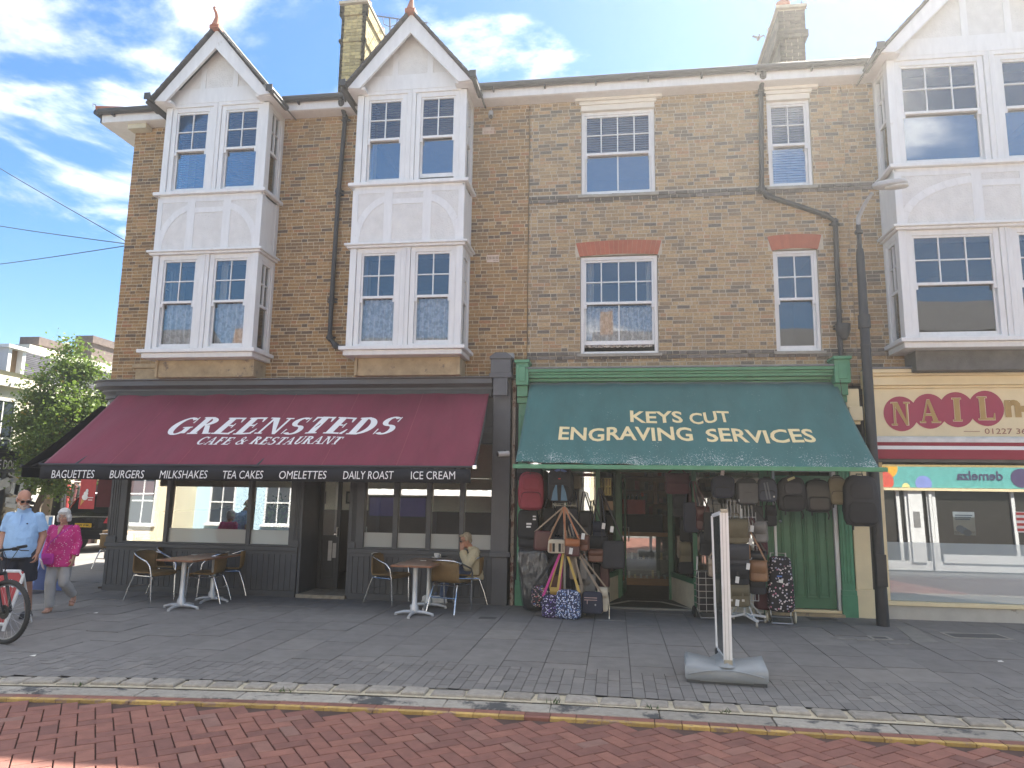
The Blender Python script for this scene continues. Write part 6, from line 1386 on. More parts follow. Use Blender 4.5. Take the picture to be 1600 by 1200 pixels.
def satchel(r_, Y, c1, label, c2=None, d=.11, hook=None, buckles=0, rz=0, handle=False, flap=.62, sag=.006, tags=(), sw=.022, nm='shoulder_bag', strapmat=None):
    o, w_, h = rect(*r_, Y); t = thing(nm, label, 'bag', o, BAGS); Mt = Matrix.Translation(o) @ Matrix.Rotation(R(rz), 4, 'Z'); w2 = w_/2
    m = MB(); m.ell((0, 0, 0), (1, 1, 1), 24, 12, .32); m.v = [(x*w2*(1-.06*z), y*d/2*(1-.2*z), (z+1)/2*h) for x, y, z in m.v]; wobble(m, sag, 7, o.x*3+o.z); bo = m.xf(Mt).build('body', c1, t, smooth=True, ang=70)
    if flap:
        f = MB(); n = 10
        ys = [(d*.30, h*.97), (0, h*1.02), (-d*.42, h*.97), (-d*.56, h*.80), (-d*.60, h*(1-flap))]; vs = []
        for y, z in ys:
            for j in range(n+1): u = -1+2*j/n; vs.append((u*w2*1.02, y+.012*(abs(u)**6), z+(.03*abs(u)**4*h if z < h*.6 else 0)))
        f.add(vs, [(i*(n+1)+j, (i+1)*(n+1)+j, (i+1)*(n+1)+j+1, i*(n+1)+j+1) for i in range(4) for j in range(n)]); wobble(f, sag*.6, 7, o.x)
        fo = f.xf(Mt).build('flap', c2 or c1, t, smooth=True, ang=70); q = fo.modifiers.new('thick', 'SOLIDIFY'); q.thickness = .007
    for k in range(buckles):
        x = (-.45+.9*k)*w2 if buckles > 1 else 0
        bs = MB().box(x-.012, x+.012, -d*.66, -d*.60, h*.12, h*.62).xf(Mt).build('buckle_strap', LBK if c2 is None else c2, t); MB().box(x-.018, x+.018, -d*.70, -d*.66, h*.26, h*.36).xf(Mt).build('buckle', STEEL, bs)
    if handle: MB().tube([(-w2*.3, 0, h), (-w2*.26, 0, h+.07), (w2*.26, 0, h+.07), (w2*.3, 0, h)], .009, 6).xf(Mt).build('handle', strapmat or c1, t, smooth=True)
    if hook is not None:
        hk = Vector(hook)
        for s in (-1, 1):
            a = Mt @ Vector((s*w2*.92, 0, h*.92)); md = a.lerp(hk, .5)+Vector((s*.008, -.01, 0))
            MB().strip([a, md, hk+Vector((s*.012, 0, 0))], sw, .004, (0, 1, 0)).build('strap', strapmat or c1, t)
    for px, py in tags: tagcard(t, at(px, py, Y-d*.8-.02))
    return t, Mt, w2, h
# --- left of the door
backpack((806, 727, 850, 752), -.42, BLK, BLK, 'black backpack squeezed behind the top of the crimson backpack', .2)
backpack((808, 733, 851, 797), -.85, RED, RED, 'crimson backpack at the top left under the green awning', .20, 8, 2)
t, Mt, w2, hh = backpack((855, 727, 897, 785), -.85, BLK2, BLK, 'black and cornflower blue rucksack beside the crimson backpack', .22, -4, 2, BLK2)
for s in (-1, 1): MB().prism([(s*w2*.12, -.137, hh*.06), (s*w2*.62, -.130, hh*.06), (s*w2*.50, -.134, hh*.30), (s*w2*.30, -.138, hh*.50), (s*w2*.18, -.139, hh*.50)][::s], (0, -.010, 0)).xf(Mt).build('blue_panel', STB, t)
pts = [(w2*.80*math.cos(PI*i/20), -.055-.03*math.sin(PI*i/20), hh*.62+hh*.31*math.sin(PI*i/20)) for i in range(21)]
MB().strip(pts, .035, .012, (0, 1, 0)).xf(Mt).build('blue_piping', BLU, t); MB().ell((0, -.128, hh*.68), (.022, .006, .010), 8, 5).xf(Mt).build('badge', M('red_badge', (.5, .03, .03), .5), t)
satchel((892, 742, 908, 764), -.45, KHA, 'khaki round bag half hidden behind the blue and black rucksack', d=.1, flap=0)
t, Mt, w2, h = satchel((809, 797, 842, 842), -.55, BLK, 'black holdall with white logo marks below the crimson backpack', d=.16, flap=0)
MB().box(-.02, .06, -.095, -.09, h*.50, h*.56).box(-.02, .05, -.095, -.09, h*.40, h*.46).box(.08, .13, -.095, -.09, h*.76, h*.81).box(.08, .13, -.095, -.09, h*.66, h*.71).xf(Mt).build('white_marks', LETTERW, t)
satchel((811, 838, 850, 872), -.5, BLK2, 'soft black bag resting on the plastic-wrapped suitcase', d=.16, flap=.5)
o, w_, h = rect(812, 862, 862, 952, -.52); t = thing('wrapped_suitcase', 'dark suitcase wrapped in shiny clear plastic at the foot of the left bag pile', 'suitcase', o, BAGS)
o.z = .0; m = MB().ell((0, 0, h/2+.03), (w_/2*.93, .12, h/2), 20, 10, .25); m.v = [(x+.16*(z/h-.5)*-.6, y, z) for x, y, z in m.v]; Mt = Matrix.Translation(o); m.xf(Mt).build('suitcase', BLK2, t, smooth=True)
m = MB(); 
m.ell((0, 0, h/2+.03), (w_/2, .145, h/2+.01), 48, 36, .25); m.v = [tuple(Vector((x+.16*(z/h-.5)*-.6, y, z))+Vector((.0, -1 if y < 0 else .3, 0))*.050*abs(noise.noise(Vector((x*5+z*4.5, z*2.2-x*3, 1.5))))) for x, y, z in m.v]
pm = bpy.data.materials.new('clear_plastic_wrap'); pm.use_nodes = True; n = pm.node_tree.nodes; l = pm.node_tree.links; n.clear(); cw = n.new('ShaderNodeTexCoord'); mw = n.new('ShaderNodeMapping'); mw.inputs['Rotation'].default_value = (0, R(38), 0); mw.inputs['Scale'].default_value = (16, 3, 3); l.new(cw.outputs['Object'], mw.inputs[0]); nw = n.new('ShaderNodeTexNoise'); nw.inputs['Scale'].default_value = 1.4; nw.inputs['Detail'].default_value = 4; l.new(mw.outputs[0], nw.inputs[0]); bw_ = n.new('ShaderNodeBump'); bw_.inputs['Strength'].default_value = 1; bw_.inputs['Distance'].default_value = .09; l.new(nw.outputs[0], bw_.inputs['Height']); oo = n.new('ShaderNodeOutputMaterial'); tr = n.new('ShaderNodeBsdfTransparent'); tr.inputs[0].default_value = (.82, .83, .86, 1); gl = n.new('ShaderNodeBsdfGlossy'); gl.inputs['Roughness'].default_value = .2; l.new(bw_.outputs[0], gl.inputs['Normal']); mx = n.new('ShaderNodeMixShader'); mx.inputs[0].default_value = .16; l.new(tr.outputs[0], mx.inputs[1]); l.new(gl.outputs[0], mx.inputs[2]); l.new(mx.outputs[0], oo.inputs[0])
m.xf(Mt).build('plastic_wrap', pm, t, smooth=True, ang=80)
# rotating rack
def rack(px, py, top, label, arms_z, reach, mat):
    b_ = atz(px, py, 0); t = thing('display_rack', label, 'display rack', b_, 'bag racks on the pavement'); tp = at(px, top, b_.y).z
    MB().tube([(b_.x, b_.y, .10), (b_.x, b_.y, tp)], .018, 8).build('rack_pole', mat, t, smooth=True)
    f = MB()
    for k in range(4):
        d = Vector((math.cos(k*PI/2+.35), math.sin(k*PI/2+.35), 0)); f.bar(b_+d*.02+Vector((0, 0, .13)), b_+d*.34+Vector((0, 0, .085)), .04, .03); f.tube([b_+d*.05+Vector((0, 0, .34)), b_+d*.27+Vector((0, 0, .10))], .008, 5)
    f.build('rack_foot', mat, t)
    for k in range(4):
        d = Vector((math.cos(k*PI/2+.35), math.sin(k*PI/2+.35), 0)); c = b_+d*.32
        MB().tube([c+Vector((-.012, 0, .03)), c+Vector((.012, 0, .03))], .03, 10).tube([c+Vector((0, 0, .05)), c+Vector((0, 0, .09))], .008, 5).build('castor', M('castor_pale', (.45, .42, .36), .5), t)
    for z in arms_z:
        a = MB()
        for k in range(6): d = Vector((math.cos(k*PI/3+.2), math.sin(k*PI/3+.2), 0)); a.tube([Vector((b_.x, b_.y, z)), Vector((b_.x, b_.y, z))+d*reach, Vector((b_.x, b_.y, z+.03))+d*(reach+.02)], .007, 5)
        a.build('rack_arms', mat, t)
    return b_
RK = M('cream_rack_metal', (.45, .42, .34), .5); RKW = M('white_rack_metal', (.62, .63, .63), .45)
rb = rack(882, 962, 778, 'cream rotating rack loaded with handbags left of the shop door', (1.62, .98), .16, RK)
hk1 = Vector((rb.x, rb.y-.14, 1.60)); hk2 = Vector((rb.x-.02, rb.y-.14, .98))
Yb = rb.y-.16
satchel((834, 829, 862, 860), Yb+.05, LBU, 'burgundy leather handbag on the left of the upper rack ring', d=.1, hook=hk1, flap=.0, rz=14, strapmat=LTP)
t, Mt, w2, h = satchel((856, 843, 884, 864), Yb-.03, CREM, 'cream bag with brown and black striped front on the upper rack ring', c2=BLK, d=.09, hook=hk1, flap=.0, strapmat=LTA)
for k, c in enumerate((LTA, BLK, CREM, BLK, LTP)): MB().box(-w2*.8+k*w2*.34, -w2*.8+k*w2*.34+w2*.27, -.052, -.045, h*.12, h*.72).xf(Mt).build('stripe', c, t)
t, Mt, w2, h = satchel((883, 842, 906, 869), Yb-.06, LBU, 'orange flapped maroon and black handbag with a white tag', c2=LOR, d=.1, hook=hk1, flap=.42, tags=((892, 861),), strapmat=LOR)
satchel((903, 836, 921, 860), Yb+.02, LBR, 'brown leather handbag on the right of the upper rack ring', d=.09, hook=hk1, rz=-18, strapmat=LTP, tags=((911, 838),))
for k, (a, c) in enumerate(((845, 868), (866, 888))): satchel((a, 838, c, 858), Yb+.22, (BLK, LBK)[k], ('black pouch behind the burgundy handbag', 'black leather pouch behind the striped cream bag')[k], d=.08, hook=hk1, sw=.03)
FLO1 = speckle('floral_multicolour', (.02, .018, .025), [(.6, .55, .5), (.45, .12, .12), (.55, .42, .3), (.15, .2, .4), (.02, .02, .03), (.5, .3, .35)], 42, .42); FLO2 = speckle('floral_purple', (.025, .02, .06), [(.55, .5, .75), (.25, .15, .5), (.7, .7, .8), (.12, .1, .3), (.03, .03, .06)], 44, .42); FLO3 = speckle('floral_blue', (.03, .04, .09), [(.7, .75, .85), (.25, .35, .62), (.5, .6, .8), (.08, .12, .3), (.6, .6, .75)], 44, .45)
def floral(r_, Y, m_, strap, label, hook, rz): 
    t, Mt, w2, h = satchel(r_, Y, m_, label, d=.15, flap=0, hook=hook, sw=.035, sag=.014, rz=rz, nm='tote_bag', strapmat=strap); return t
floral((831, 915, 860, 947), Yb+.04, FLO1, BLK, 'multicoloured speckled tote bag low on the left of the rack', hk2, 22); floral((847, 930, 874, 964), Yb-.03, FLO2, PNK, 'purple floral tote bag on a pink strap low on the rack', hk2, 10); floral((869, 922, 907, 966), Yb-.10, FLO3, YLW, 'blue and white floral tote bag on a yellow strap low on the rack', hk2+Vector((.03, 0, 0)), -8)
satchel((858, 918, 872, 935), Yb+.07, YLW, 'small mustard pouch between the speckled and purple tote bags', d=.06, hook=hk2)
t, Mt, w2, h = satchel((909, 925, 942, 958), Yb-.02, NAVY, 'navy bag with a pink zip low on the right of the rack', d=.1, hook=(rb.x+.16, rb.y-.14, .97), flap=0, strapmat=LTP)
MB().box(-w2*.75, w2*.45, -.058, -.050, h*.72, h*.755).box(-w2*.75, w2*.45, -.058, -.05, h*.62, h*.65).box(-w2*.5, -w2*.44, -.058, -.05, h*.45, h*.62).xf(Mt).build('pink_zip', M('pink_zip', (.55, .38, .35), .5), t); MB().ell((w2*.3, -.055, h*.42), (.012, .004, .014), 8, 5).xf(Mt).build('metal_badge', STEEL, t)
t, Mt, w2, h = satchel((934, 918, 950, 955), Yb+.06, CREM, 'cream bag with dangling ties at the right foot of the rack', d=.12, hook=(rb.x+.18, rb.y-.1, .97), flap=.4, strapmat=LTP); MB().strip([(w2, -.04, h*.7), (w2*1.25, -.05, h*.1), (w2*1.2, -.06, -.06)], .012, .003, (0, 1, 0)).xf(Mt).build('dangling_tie', CREM, t); MB().box(w2*1.1, w2*1.3, -.065, -.058, -.12, -.06).xf(Mt).build('price_tag', CARD, t)
satchel((900, 915, 912, 950), Yb+.1, LTP, 'taupe bag between the blue tote and the navy bag', d=.08, hook=(rb.x+.1, rb.y, .97)); satchel((940, 925, 953, 948), Yb+.25, BLK, 'black bag tucked behind the cream bag with dangling ties', d=.1, flap=0)
for k, (a, b_, c, d_, y_) in enumerate(((906, 872, 918, 905, .2), (872, 866, 886, 900, .25), (890, 868, 902, 905, .22))): satchel((a, b_, c, d_), Yb+y_, (LGR, BLK2, LTP)[k], ('grey strap bag in the middle tier of the rack right side', 'soft black strap bag in the middle tier of the rack left side', 'taupe strap bag in the centre of the middle tier')[k], d=.07, hook=(rb.x+(.1, -.08, .02)[k], rb.y, 1.35), flap=0)
hk3 = at(937, 762, -.55)
satchel((918, 838, 950, 872), -.62, BLK, 'large black shoulder bag at the left of the door frame cluster', d=.14, hook=at(925, 782, -.6), tags=((943, 822),)); satchel((940, 845, 976, 888), -.75, BLK2, 'black drawstring bag nearest the shop door', d=.17, hook=hk3, flap=0, sag=.012, tags=((956, 827),)); satchel((919, 858, 942, 878), -.80, LBR, 'small brown leather bag under the large black shoulder bag', d=.09, flap=.5); satchel((926, 815, 946, 842), -.5, NAVY, 'navy pouch hanging high in the door frame cluster', d=.08, hook=hk3); satchel((905, 800, 925, 838), -.45, BLK2, 'black bag with long straps behind the rack top', d=.09, hook=at(912, 768, -.45)); satchel((848, 795, 868, 838), -.42, BLK, 'tall black bag hanging behind the left rack straps', d=.09, hook=at(860, 770, -.42))
# dark stock crowding the back of the left pile
for k, (a, b_, c, d_, y_, m_, lb) in enumerate(((846, 838, 864, 872, -.38, BLK, 'black bag wedged between the wrapped suitcase and the rack'), (858, 862, 876, 922, -.34, BLK2, 'long black bag hanging behind the pink strap'), (876, 868, 894, 918, -.32, NAVY, 'long navy bag hanging behind the yellow strap'), (893, 866, 910, 926, -.3, BLK, 'long black bag behind the taupe straps of the rack'), (905, 874, 922, 920, -.36, LBK, 'shiny black leather bag low behind the brown bag'), (920, 880, 938, 922, -.34, BLK2, 'soft black bag beneath the small brown leather bag'), (938, 884, 952, 918, -.45, LBU, 'burgundy bag beneath the black drawstring bag'), (868, 790, 884, 836, -.34, BLK2, 'soft black bag high behind the left rack straps'), (888, 794, 904, 838, -.36, NAVY, 'navy bag high behind the right rack straps'), (843, 872, 860, 918, -.42, BLK2, 'black bag leaning on the wrapped suitcase'), (862, 898, 882, 930, -.55, LBR, 'brown bag peeping above the purple floral tote'), (912, 898, 930, 930, -.6, LGR, 'grey bag peeping above the navy bag with the pink zip'))):
    satchel((a, b_, c, d_), y_, m_, lb, d=.09, hook=at((a+c)/2+2, b_-26, y_) if k % 3 != 1 else None, flap=(0, .5)[k % 2], sag=.014, rz=(-10, 6, 14)[k % 3], sw=.016)
# --- right of the door
for k, (a, b_, c, d_, y_, m_, lb) in enumerate(((1100, 800, 1116, 846, -.4, BLK, 'black bag hanging left of the silver sign frame'), (1094, 832, 1112, 868, -.36, BLK2, 'soft black bag above the black wire trolley'), (1112, 846, 1126, 874, -.5, LBK, 'black leather bag behind the beige bag of the white rack'), (1076, 760, 1094, 792, .1, MAR, 'maroon bag hanging in the right lobby window'), (1062, 812, 1080, 846, .3, BLK, 'black bag above the khaki satchel in the window'), (1196, 790, 1212, 822, -.5, BLK2, 'black bag under the slate blue backpack'), (1176, 790, 1192, 816, -.45, GRY, 'charcoal bag under the square laptop backpack'))):
    satchel((a, b_, c, d_), y_, m_, lb, d=.09, hook=at((a+c)/2+2, b_-24, y_), flap=(0, .5)[k % 2], sag=.012, rz=(-8, 6, 12)[k % 3], sw=.014)
satchel((1040, 740, 1076, 772), -.25, MAR, 'dark maroon bag hung high right of the doorway', d=.1, hook=at(1058, 728, -.25), flap=.5); satchel((1052, 772, 1072, 808), .3, BLK2, 'black bag hanging inside the lobby beside the glass', d=.08, hook=at(1062, 745, .3))
satchel((1068, 785, 1092, 832), -.2, NAVY, 'long dark navy bag hanging before the right lobby window', d=.1, hook=at(1080, 752, -.2), flap=0); satchel((1088, 792, 1108, 828), -.25, LBU, 'burgundy bag hanging beside the long dark navy bag', d=.09, hook=at(1084, 752, -.25)); satchel((1062, 848, 1089, 882), .25, KHA, 'khaki satchel standing inside the right lobby window', d=.1, buckles=0); satchel((1058, 838, 1072, 872), .45, LTP, 'taupe satchel leaning behind the khaki satchel in the window', d=.1); satchel((1060, 878, 1088, 896), .2, BLK, 'low black case on the right lobby window ledge', d=.1, flap=0); satchel((1090, 838, 1110, 862), -.15, LTP, 'taupe and pink bag behind the silver sign frame', d=.08)
YR = -1.0
backpack((1111, 740, 1148, 778), YR, NAVY, NAVY, 'small navy backpack with a white tag, leftmost of the hanging row', .16, 0, 1, tags=((1129, 738),)); t, Mt, w2, hh = backpack((1149, 744, 1184, 789), YR, BLK2, GRY, 'charcoal square laptop backpack second in the hanging row', .15, 6); MB().box(-w2*.86, w2*.86, -.1, -.078, hh*.08, hh*.80).xf(Mt).build('grey_panel', fab('ash', (.10, .10, .105)), t, bevel=.008)
t, Mt, w2, hh = backpack((1183, 744, 1214, 784), YR, GRB, GRB, 'slate blue backpack with two diagonal stripes', .15, -8); MB().box(-.01, .012, -.13, -.112, hh*.1, hh*.8).box(.03, .05, -.13, -.112, hh*.1, hh*.8).xf(Mt @ Matrix.Rotation(R(-9), 4, 'Y')).build('stripe', fab('pale_blue_grey', (.15, .17, .21)), t); MB().ell((w2*.6, -.115, hh*.22), (.014, .004, .014), 8, 5).xf(Mt).build('badge', STEEL, t)
backpack((1215, 742, 1258, 799), YR, BLK2, BLK, 'black rucksack with a pale swing label above the green door', .2, 4, 2, GRY, tags=()); tg = at(1236, 748, YR-.17); bag_ = [o for o in COL.objects if o.name.startswith('backpack') and o.get('label', '').startswith('black rucksack with a pale')][0]; MB().obox(tg, (.11, .003, .035), Matrix.Rotation(R(-24), 3, 'Y')).build('swing_label', M('lime_card', (.55, .55, .30), .6), bag_)
backpack((1258, 746, 1298, 800), YR, LBK, LBK, 'shiny black leather rucksack between the labelled rucksack and the khaki one', .16, -4, 1); backpack((1295, 741, 1321, 788), YR-.04, KHA, KHA, 'small khaki rucksack with a dark central zip', .13, -6, 1); backpack((1319, 737, 1371, 822), -1.15, BLK2, BLK, 'largest dark rucksack hanging in front of the lamp post', .24, -6, 2, BLK2)
hb_ = MB(); 
for px in (1129, 1166, 1198, 1236, 1278, 1307, 1345, 829, 876): p = at(px, 741, -1.0); hb_.tube([(p.x, -1.05, p.z-.01), (p.x, -1.05, p.z+.11), (p.x, -1.04, 2.26)], .005, 5)
hb_.tube([(-1.40, -1.05, 2.27), (3.50, -1.05, 2.26)], .012, 6); hb_.build('hanging_rail', GUTTER, label='thin dark rail with hooks under the green awning carrying backpacks', cat='rail')
rb2 = rack(1164, 974, 782, 'white rack on castors carrying stacked satchels before the green door', (1.72, 1.3, .9), .14, RKW); Y2 = rb2.y-.12
gr = MB(); gx0, gx1 = rb2.x-.20, rb2.x+.20
for k in range(9): x = gx0+k*.05; gr.tube([(x, Y2+.10, .32), (x, Y2+.10, 1.74)], .004, 4)
for z_ in (.32, .7, 1.1, 1.5, 1.74): gr.tube([(gx0, Y2+.10, z_), (gx1, Y2+.10, z_)], .005, 4)
gr.build('rack_grid', RKW, [o for o in COL.objects if o.get('label', '').startswith('white rack on castors')][0])
satchel((1131, 811, 1168, 849), Y2, OLI, 'plain olive canvas satchel, topmost on the white rack', d=.11, handle=True, flap=.75); satchel((1134, 850, 1169, 881), Y2, GRY, 'charcoal satchel second from the top of the white rack', d=.11, flap=.8); satchel((1134, 881, 1169, 913), Y2, BLK, 'black satchel with a tag third down on the white rack', d=.11, flap=.7, buckles=1, tags=((1152, 906),)); satchel((1131, 913, 1170, 947), Y2, OLI, 'olive satchel with leather buckles lowest on the white rack', d=.12, c2=OLI, flap=.5, buckles=2, tags=((1152, 942),))
Y3 = rb2.y-.02
satchel((1176, 814, 1199, 847), Y3, LGR, 'pale grey bag at the top of the right side of the white rack', d=.09, hook=(rb2.x+.12, Y3, 1.72), rz=-30, tags=((1175, 826),), strapmat=BLK); satchel((1180, 842, 1199, 867), Y3+.04, MAR, 'maroon bag below the pale grey one on the white rack', d=.09, hook=(rb2.x+.12, Y3, 1.5), rz=-30, tags=((1173, 846),)); satchel((1172, 861, 1198, 887), Y3, LBK, 'black leather bag above the tan satchel on the white rack', d=.09, hook=(rb2.x+.12, Y3, 1.3), rz=-20); satchel((1172, 876, 1199, 908), Y3-.06, LTA, 'tan leather satchel on the right side of the white rack', d=.1, hook=(rb2.x+.1, Y3, 1.3), rz=-26, flap=.6, tags=((1169, 885),)); satchel((1172, 900, 1196, 928), Y3, BLK2, 'black bag under the tan satchel', d=.1, hook=(rb2.x+.12, Y3, .95), rz=-20); satchel((1106, 872, 1123, 901), Y2+.05, LTP, 'beige bag at the left side of the white rack', d=.1, flap=.4, hook=(rb2.x-.2, Y2+.1, 1.3), strapmat=LTP)
# shopping trolleys
def trolley(px0, py0, px1, py1, Y, mat, label, wheel, wiremat, tag_=False, rz=0, body=True):
    o, w_, h = rect(px0, py0, px1, py1, Y); o.z = 0; t = thing('shopping_trolley', label, 'shopping trolley', o, 'shopping trolleys on the pavement'); Mt = Matrix.Translation(o) @ Matrix.Rotation(R(rz), 4, 'Z'); w2 = w_/2*.8
    h = at((px0+px1)/2, py0, Y).z
    fr = MB().tube([(-w2*.8, -.10, .02), (-w2*.8, .06, .10), (-w2*.75, .12, h*.55), (-w2*.6, .14, h*.97), (w2*.6, .14, h*.97), (w2*.75, .12, h*.55), (w2*.8, .06, .10), (w2*.8, -.10, .02)], .012, 8).tube([(-w2*.8, -.10, .02), (w2*.8, -.10, .02)], .012, 8).tube([(-w2*.8, .0, .09), (w2*.8, .0, .09)], .008, 6)
    fr.xf(Mt).build('frame', wiremat, t, smooth=True)
    for s in (-1, 1): MB().lathe([(.0, -.016), (.075, -.016), (.085, -.008), (.085, .008), (.075, .016), (0, .016)], (0, 0, 0), 18).xf(Mt @ Matrix.Translation((s*(w2+.02), .06, .086)) @ Matrix.Rotation(R(90), 4, 'Y')).build('wheel', wheel, t, smooth=True)
    if body:
        m = MB(); m.ell((0, 0, 0), (1, 1, 1), 22, 14, .35); m.v = [(x*w2*(1.12-.12*(z+1)), y*.12*(1-.1*z)-.02, .17+(z+1)/2*(h*.94-.17)) for x, y, z in m.v]; wobble(m, .010, 6, o.x); bo = m.xf(Mt).build('bag', mat, t, smooth=True, ang=70)
        MB().tube([(-w2*.8, -.02, h*.80), (-w2*.8, -.13, h*.80), (w2*.8, -.13, h*.80), (w2*.8, -.02, h*.80)], .007, 6).xf(Mt).build('lid_seam', BLK, bo)
    else:
        g = MB()
        for k in range(7): z_ = .12+k*(h*.75-.12)/6; g.tube([(-w2, -.12, z_), (w2, -.12, z_), (w2, .10, z_), (-w2, .10, z_)], .006, 5, closed=True)
        for x in (-w2, -w2*.33, w2*.33, w2): g.tube([(x, -.122, .1), (x, -.122, h*.76)], .005, 5)
        g.xf(Mt).build('wire_basket', wiremat, t); m = MB().ell((0, -.01, h*.36+.06), (w2*.9, .095, h*.33), 16, 10, .3); m.xf(Mt).build('liner_bag', mat, t, smooth=True)
    if tag_: tagcard(t, at((px0+px1)/2+1, py0+.42*(py1-py0), Y-.17), .06, .045); MB().obox(at((px0+px1)/2-1, py0+.35*(py1-py0), Y-.165), (.07, .003, .02)).build('brand_patch', M('blue_patch', (.1, .2, .5), .5), t)
    return t
DOTS = speckle('polka_dot_fabric', (.014, .012, .016), [(.65, .6, .62), (.55, .22, .30), (.014, .012, .016), (.70, .62, .60), (.35, .35, .45), (.014, .012, .016)], 30, .40)
trolley(1197, 862, 1241, 972, -.88, DOTS, 'black shopping trolley bag with pink and white dots by the green door', M('cream_wheel', (.55, .50, .38), .5), STEEL, True, -6); trolley(1178, 912, 1202, 962, -.72, MAR, 'maroon shopping trolley half hidden beside the dotted one', M('cream_wheel', (.55, .50, .38), .5), STEEL, False, 0); trolley(1084, 868, 1126, 966, -.62, BLK, 'black wire shopping trolley with black wheels left of the silver sign', BLACKPL, STEEL, False, 10, False)
MB().prism([at(1195, 925, -.80), at(1199, 924, -.80), at(1203, 950, -.80), at(1199, 950, -.80)], (0, .02, 0)).build('wooden_handle', LTA, [o for o in COL.objects if o.get('label', '').startswith('maroon shopping')][0])
# things in the display windows
def disp(px0, py0, px1, py1, Y, mat, name, label, detail=None):
    o, w_, h = rect(px0, py0, px1, py1, Y); t = thing(name, label, name.replace('_', ' '), o); MB().box(o.x-w_/2, o.x+w_/2, Y, Y+.02, o.z, o.z+h).build('board', mat, t)
    if detail:
        m = MB(); nx, nz = detail[0], detail[1]
        for i in range(nx):
            for j in range(nz):
                x = o.x-w_/2+(i+.5)*w_/nx; z_ = o.z+(j+.5)*h/nz; m.box(x-w_/nx*.16, x+w_/nx*.16, Y-.012, Y, z_-h/nz*.38, z_+h/nz*.30); m.tube([(x, Y-.006, z_+h/nz*.28), (x, Y-.006, z_+h/nz*.42)], w_/nx*.28, 6)
        m.build('hanging_wares', detail[2], t)
    return t
BRS = M('brass_blanks', (.20, .15, .05), .35, metal=.6, island=.5); YBD = M('pale_yellow_board', (.62, .54, .20), .6)
disp(936, 747, 955, 774, .35, YBD, 'key_board', 'yellow board of key blanks in the left lobby window', (4, 2, BRS)); disp(906, 745, 931, 764, .3, M('white_board', (.6, .6, .58), .6), 'key_board', 'white board of brass keys in the left display window', (6, 1, BRS)); disp(905, 764, 931, 798, .32, M('white_paper', (.66, .66, .62), .7), 'notice', 'plain white sheet below the brass keys in the left window'); disp(911, 735, 925, 745, .3, M('red_box', (.30, .05, .05), .6), 'box', 'small red box on the shelf above the brass keys'); disp(944, 783, 958, 797, .5, M('tan_box', (.36, .24, .15), .6), 'box', 'small tan box on the left lobby window shelf')
def inside(px0, py0, px1, py1, Y, d, mat, name, label, cat):
    o, w_, h = rect(px0, py0, px1, py1, Y); return MB().box(o.x-w_/2, o.x+w_/2, Y, Y+d, o.z, o.z+h).build(name, mat, label=label, cat=cat, bevel=.006)
inside(980, 781, 1008, 803, 3.05, .35, M('red_cabinet', (.42, .075, .075), .5), 'key_machine', 'red machine cabinet on the counter inside the key shop', 'machine'); o, w_, h = rect(980, 781, 1008, 803, 3.05)
sc_ = thing('parcel_box', 'black box under the red machine on the shop counter', 'box', (o.x, 3.1, 1.06)); MB().box(o.x-w_/2, o.x+w_/2+.35, 3.1, 3.4, 1.062, o.z-.01).build('box', BLK2, sc_)
for k, px in enumerate((982, 988, 995, 1001)):
    p = at(px, 781, 3.15); MB().lathe([(0, 0), (.028, 0), (.028, .07), (.012, .09), (.012, .12), (0, .12)], (p.x, 3.17, p.z+.004), 10).build('polish_bottle', BLACKPL, smooth=True, label=['first', 'second', 'third', 'last'][k]+' dark polish bottle from the left on the red machine', cat='bottle', group='bottles on the red machine')
p = at(1003, 773, 3.2); MB().ell((p.x, 3.2, p.z), (.045, .045, .045), 12, 8).build('red_lamp', M('orange_red_knob', (.6, .09, .03), .4), smooth=True, label='round orange-red knob above the red machine in the shop', cat='knob')
inside(1021, 752, 1026, 788, 4.2, .05, LTA, 'wooden_post', 'tan wooden upright on the back wall of the key shop', 'post')
# ------------------------------------------------------------------ people
SKIN = M('fair_skin', (.52, .29, .20), .55, var=.08, scale=10); SKIN2 = M('weathered_skin', (.46, .235, .16), .55, var=.10, scale=10)
ctex = bpy.data.textures.new('cloth_folds', 'CLOUDS'); ctex.noise_scale = .09; ctex.noise_depth = 2
def cap(m, a, b, ra, rb, n=14):
    a = Vector(a); b = Vector(b); m.tube([a, b], [ra, rb], n); m.ell(a, (ra,)*3, 12, 8); m.ell(b, (rb,)*3, 12, 8); return m
def limb(m, pts, rs):
    for k in range(len(pts)-1): cap(m, pts[k], pts[k+1], rs[k], rs[k+1])
def organic(m, name, mat, parent, voxel, sm=4, fold=0., Mt=None, cut=None):
    if Mt: m.xf(Mt)
    o = m.build(name, mat, parent)
    r = o.modifiers.new('skin', 'REMESH'); r.mode = 'VOXEL'; r.voxel_size = voxel; r.use_smooth_shade = True
    s = o.modifiers.new('smooth', 'SMOOTH'); s.iterations = sm; s.factor = .5
    if fold:
        d = o.modifiers.new('folds', 'DISPLACE'); d.texture = ctex; d.strength = fold; d.mid_level = .5; d.texture_coords = 'LOCAL'
    return o
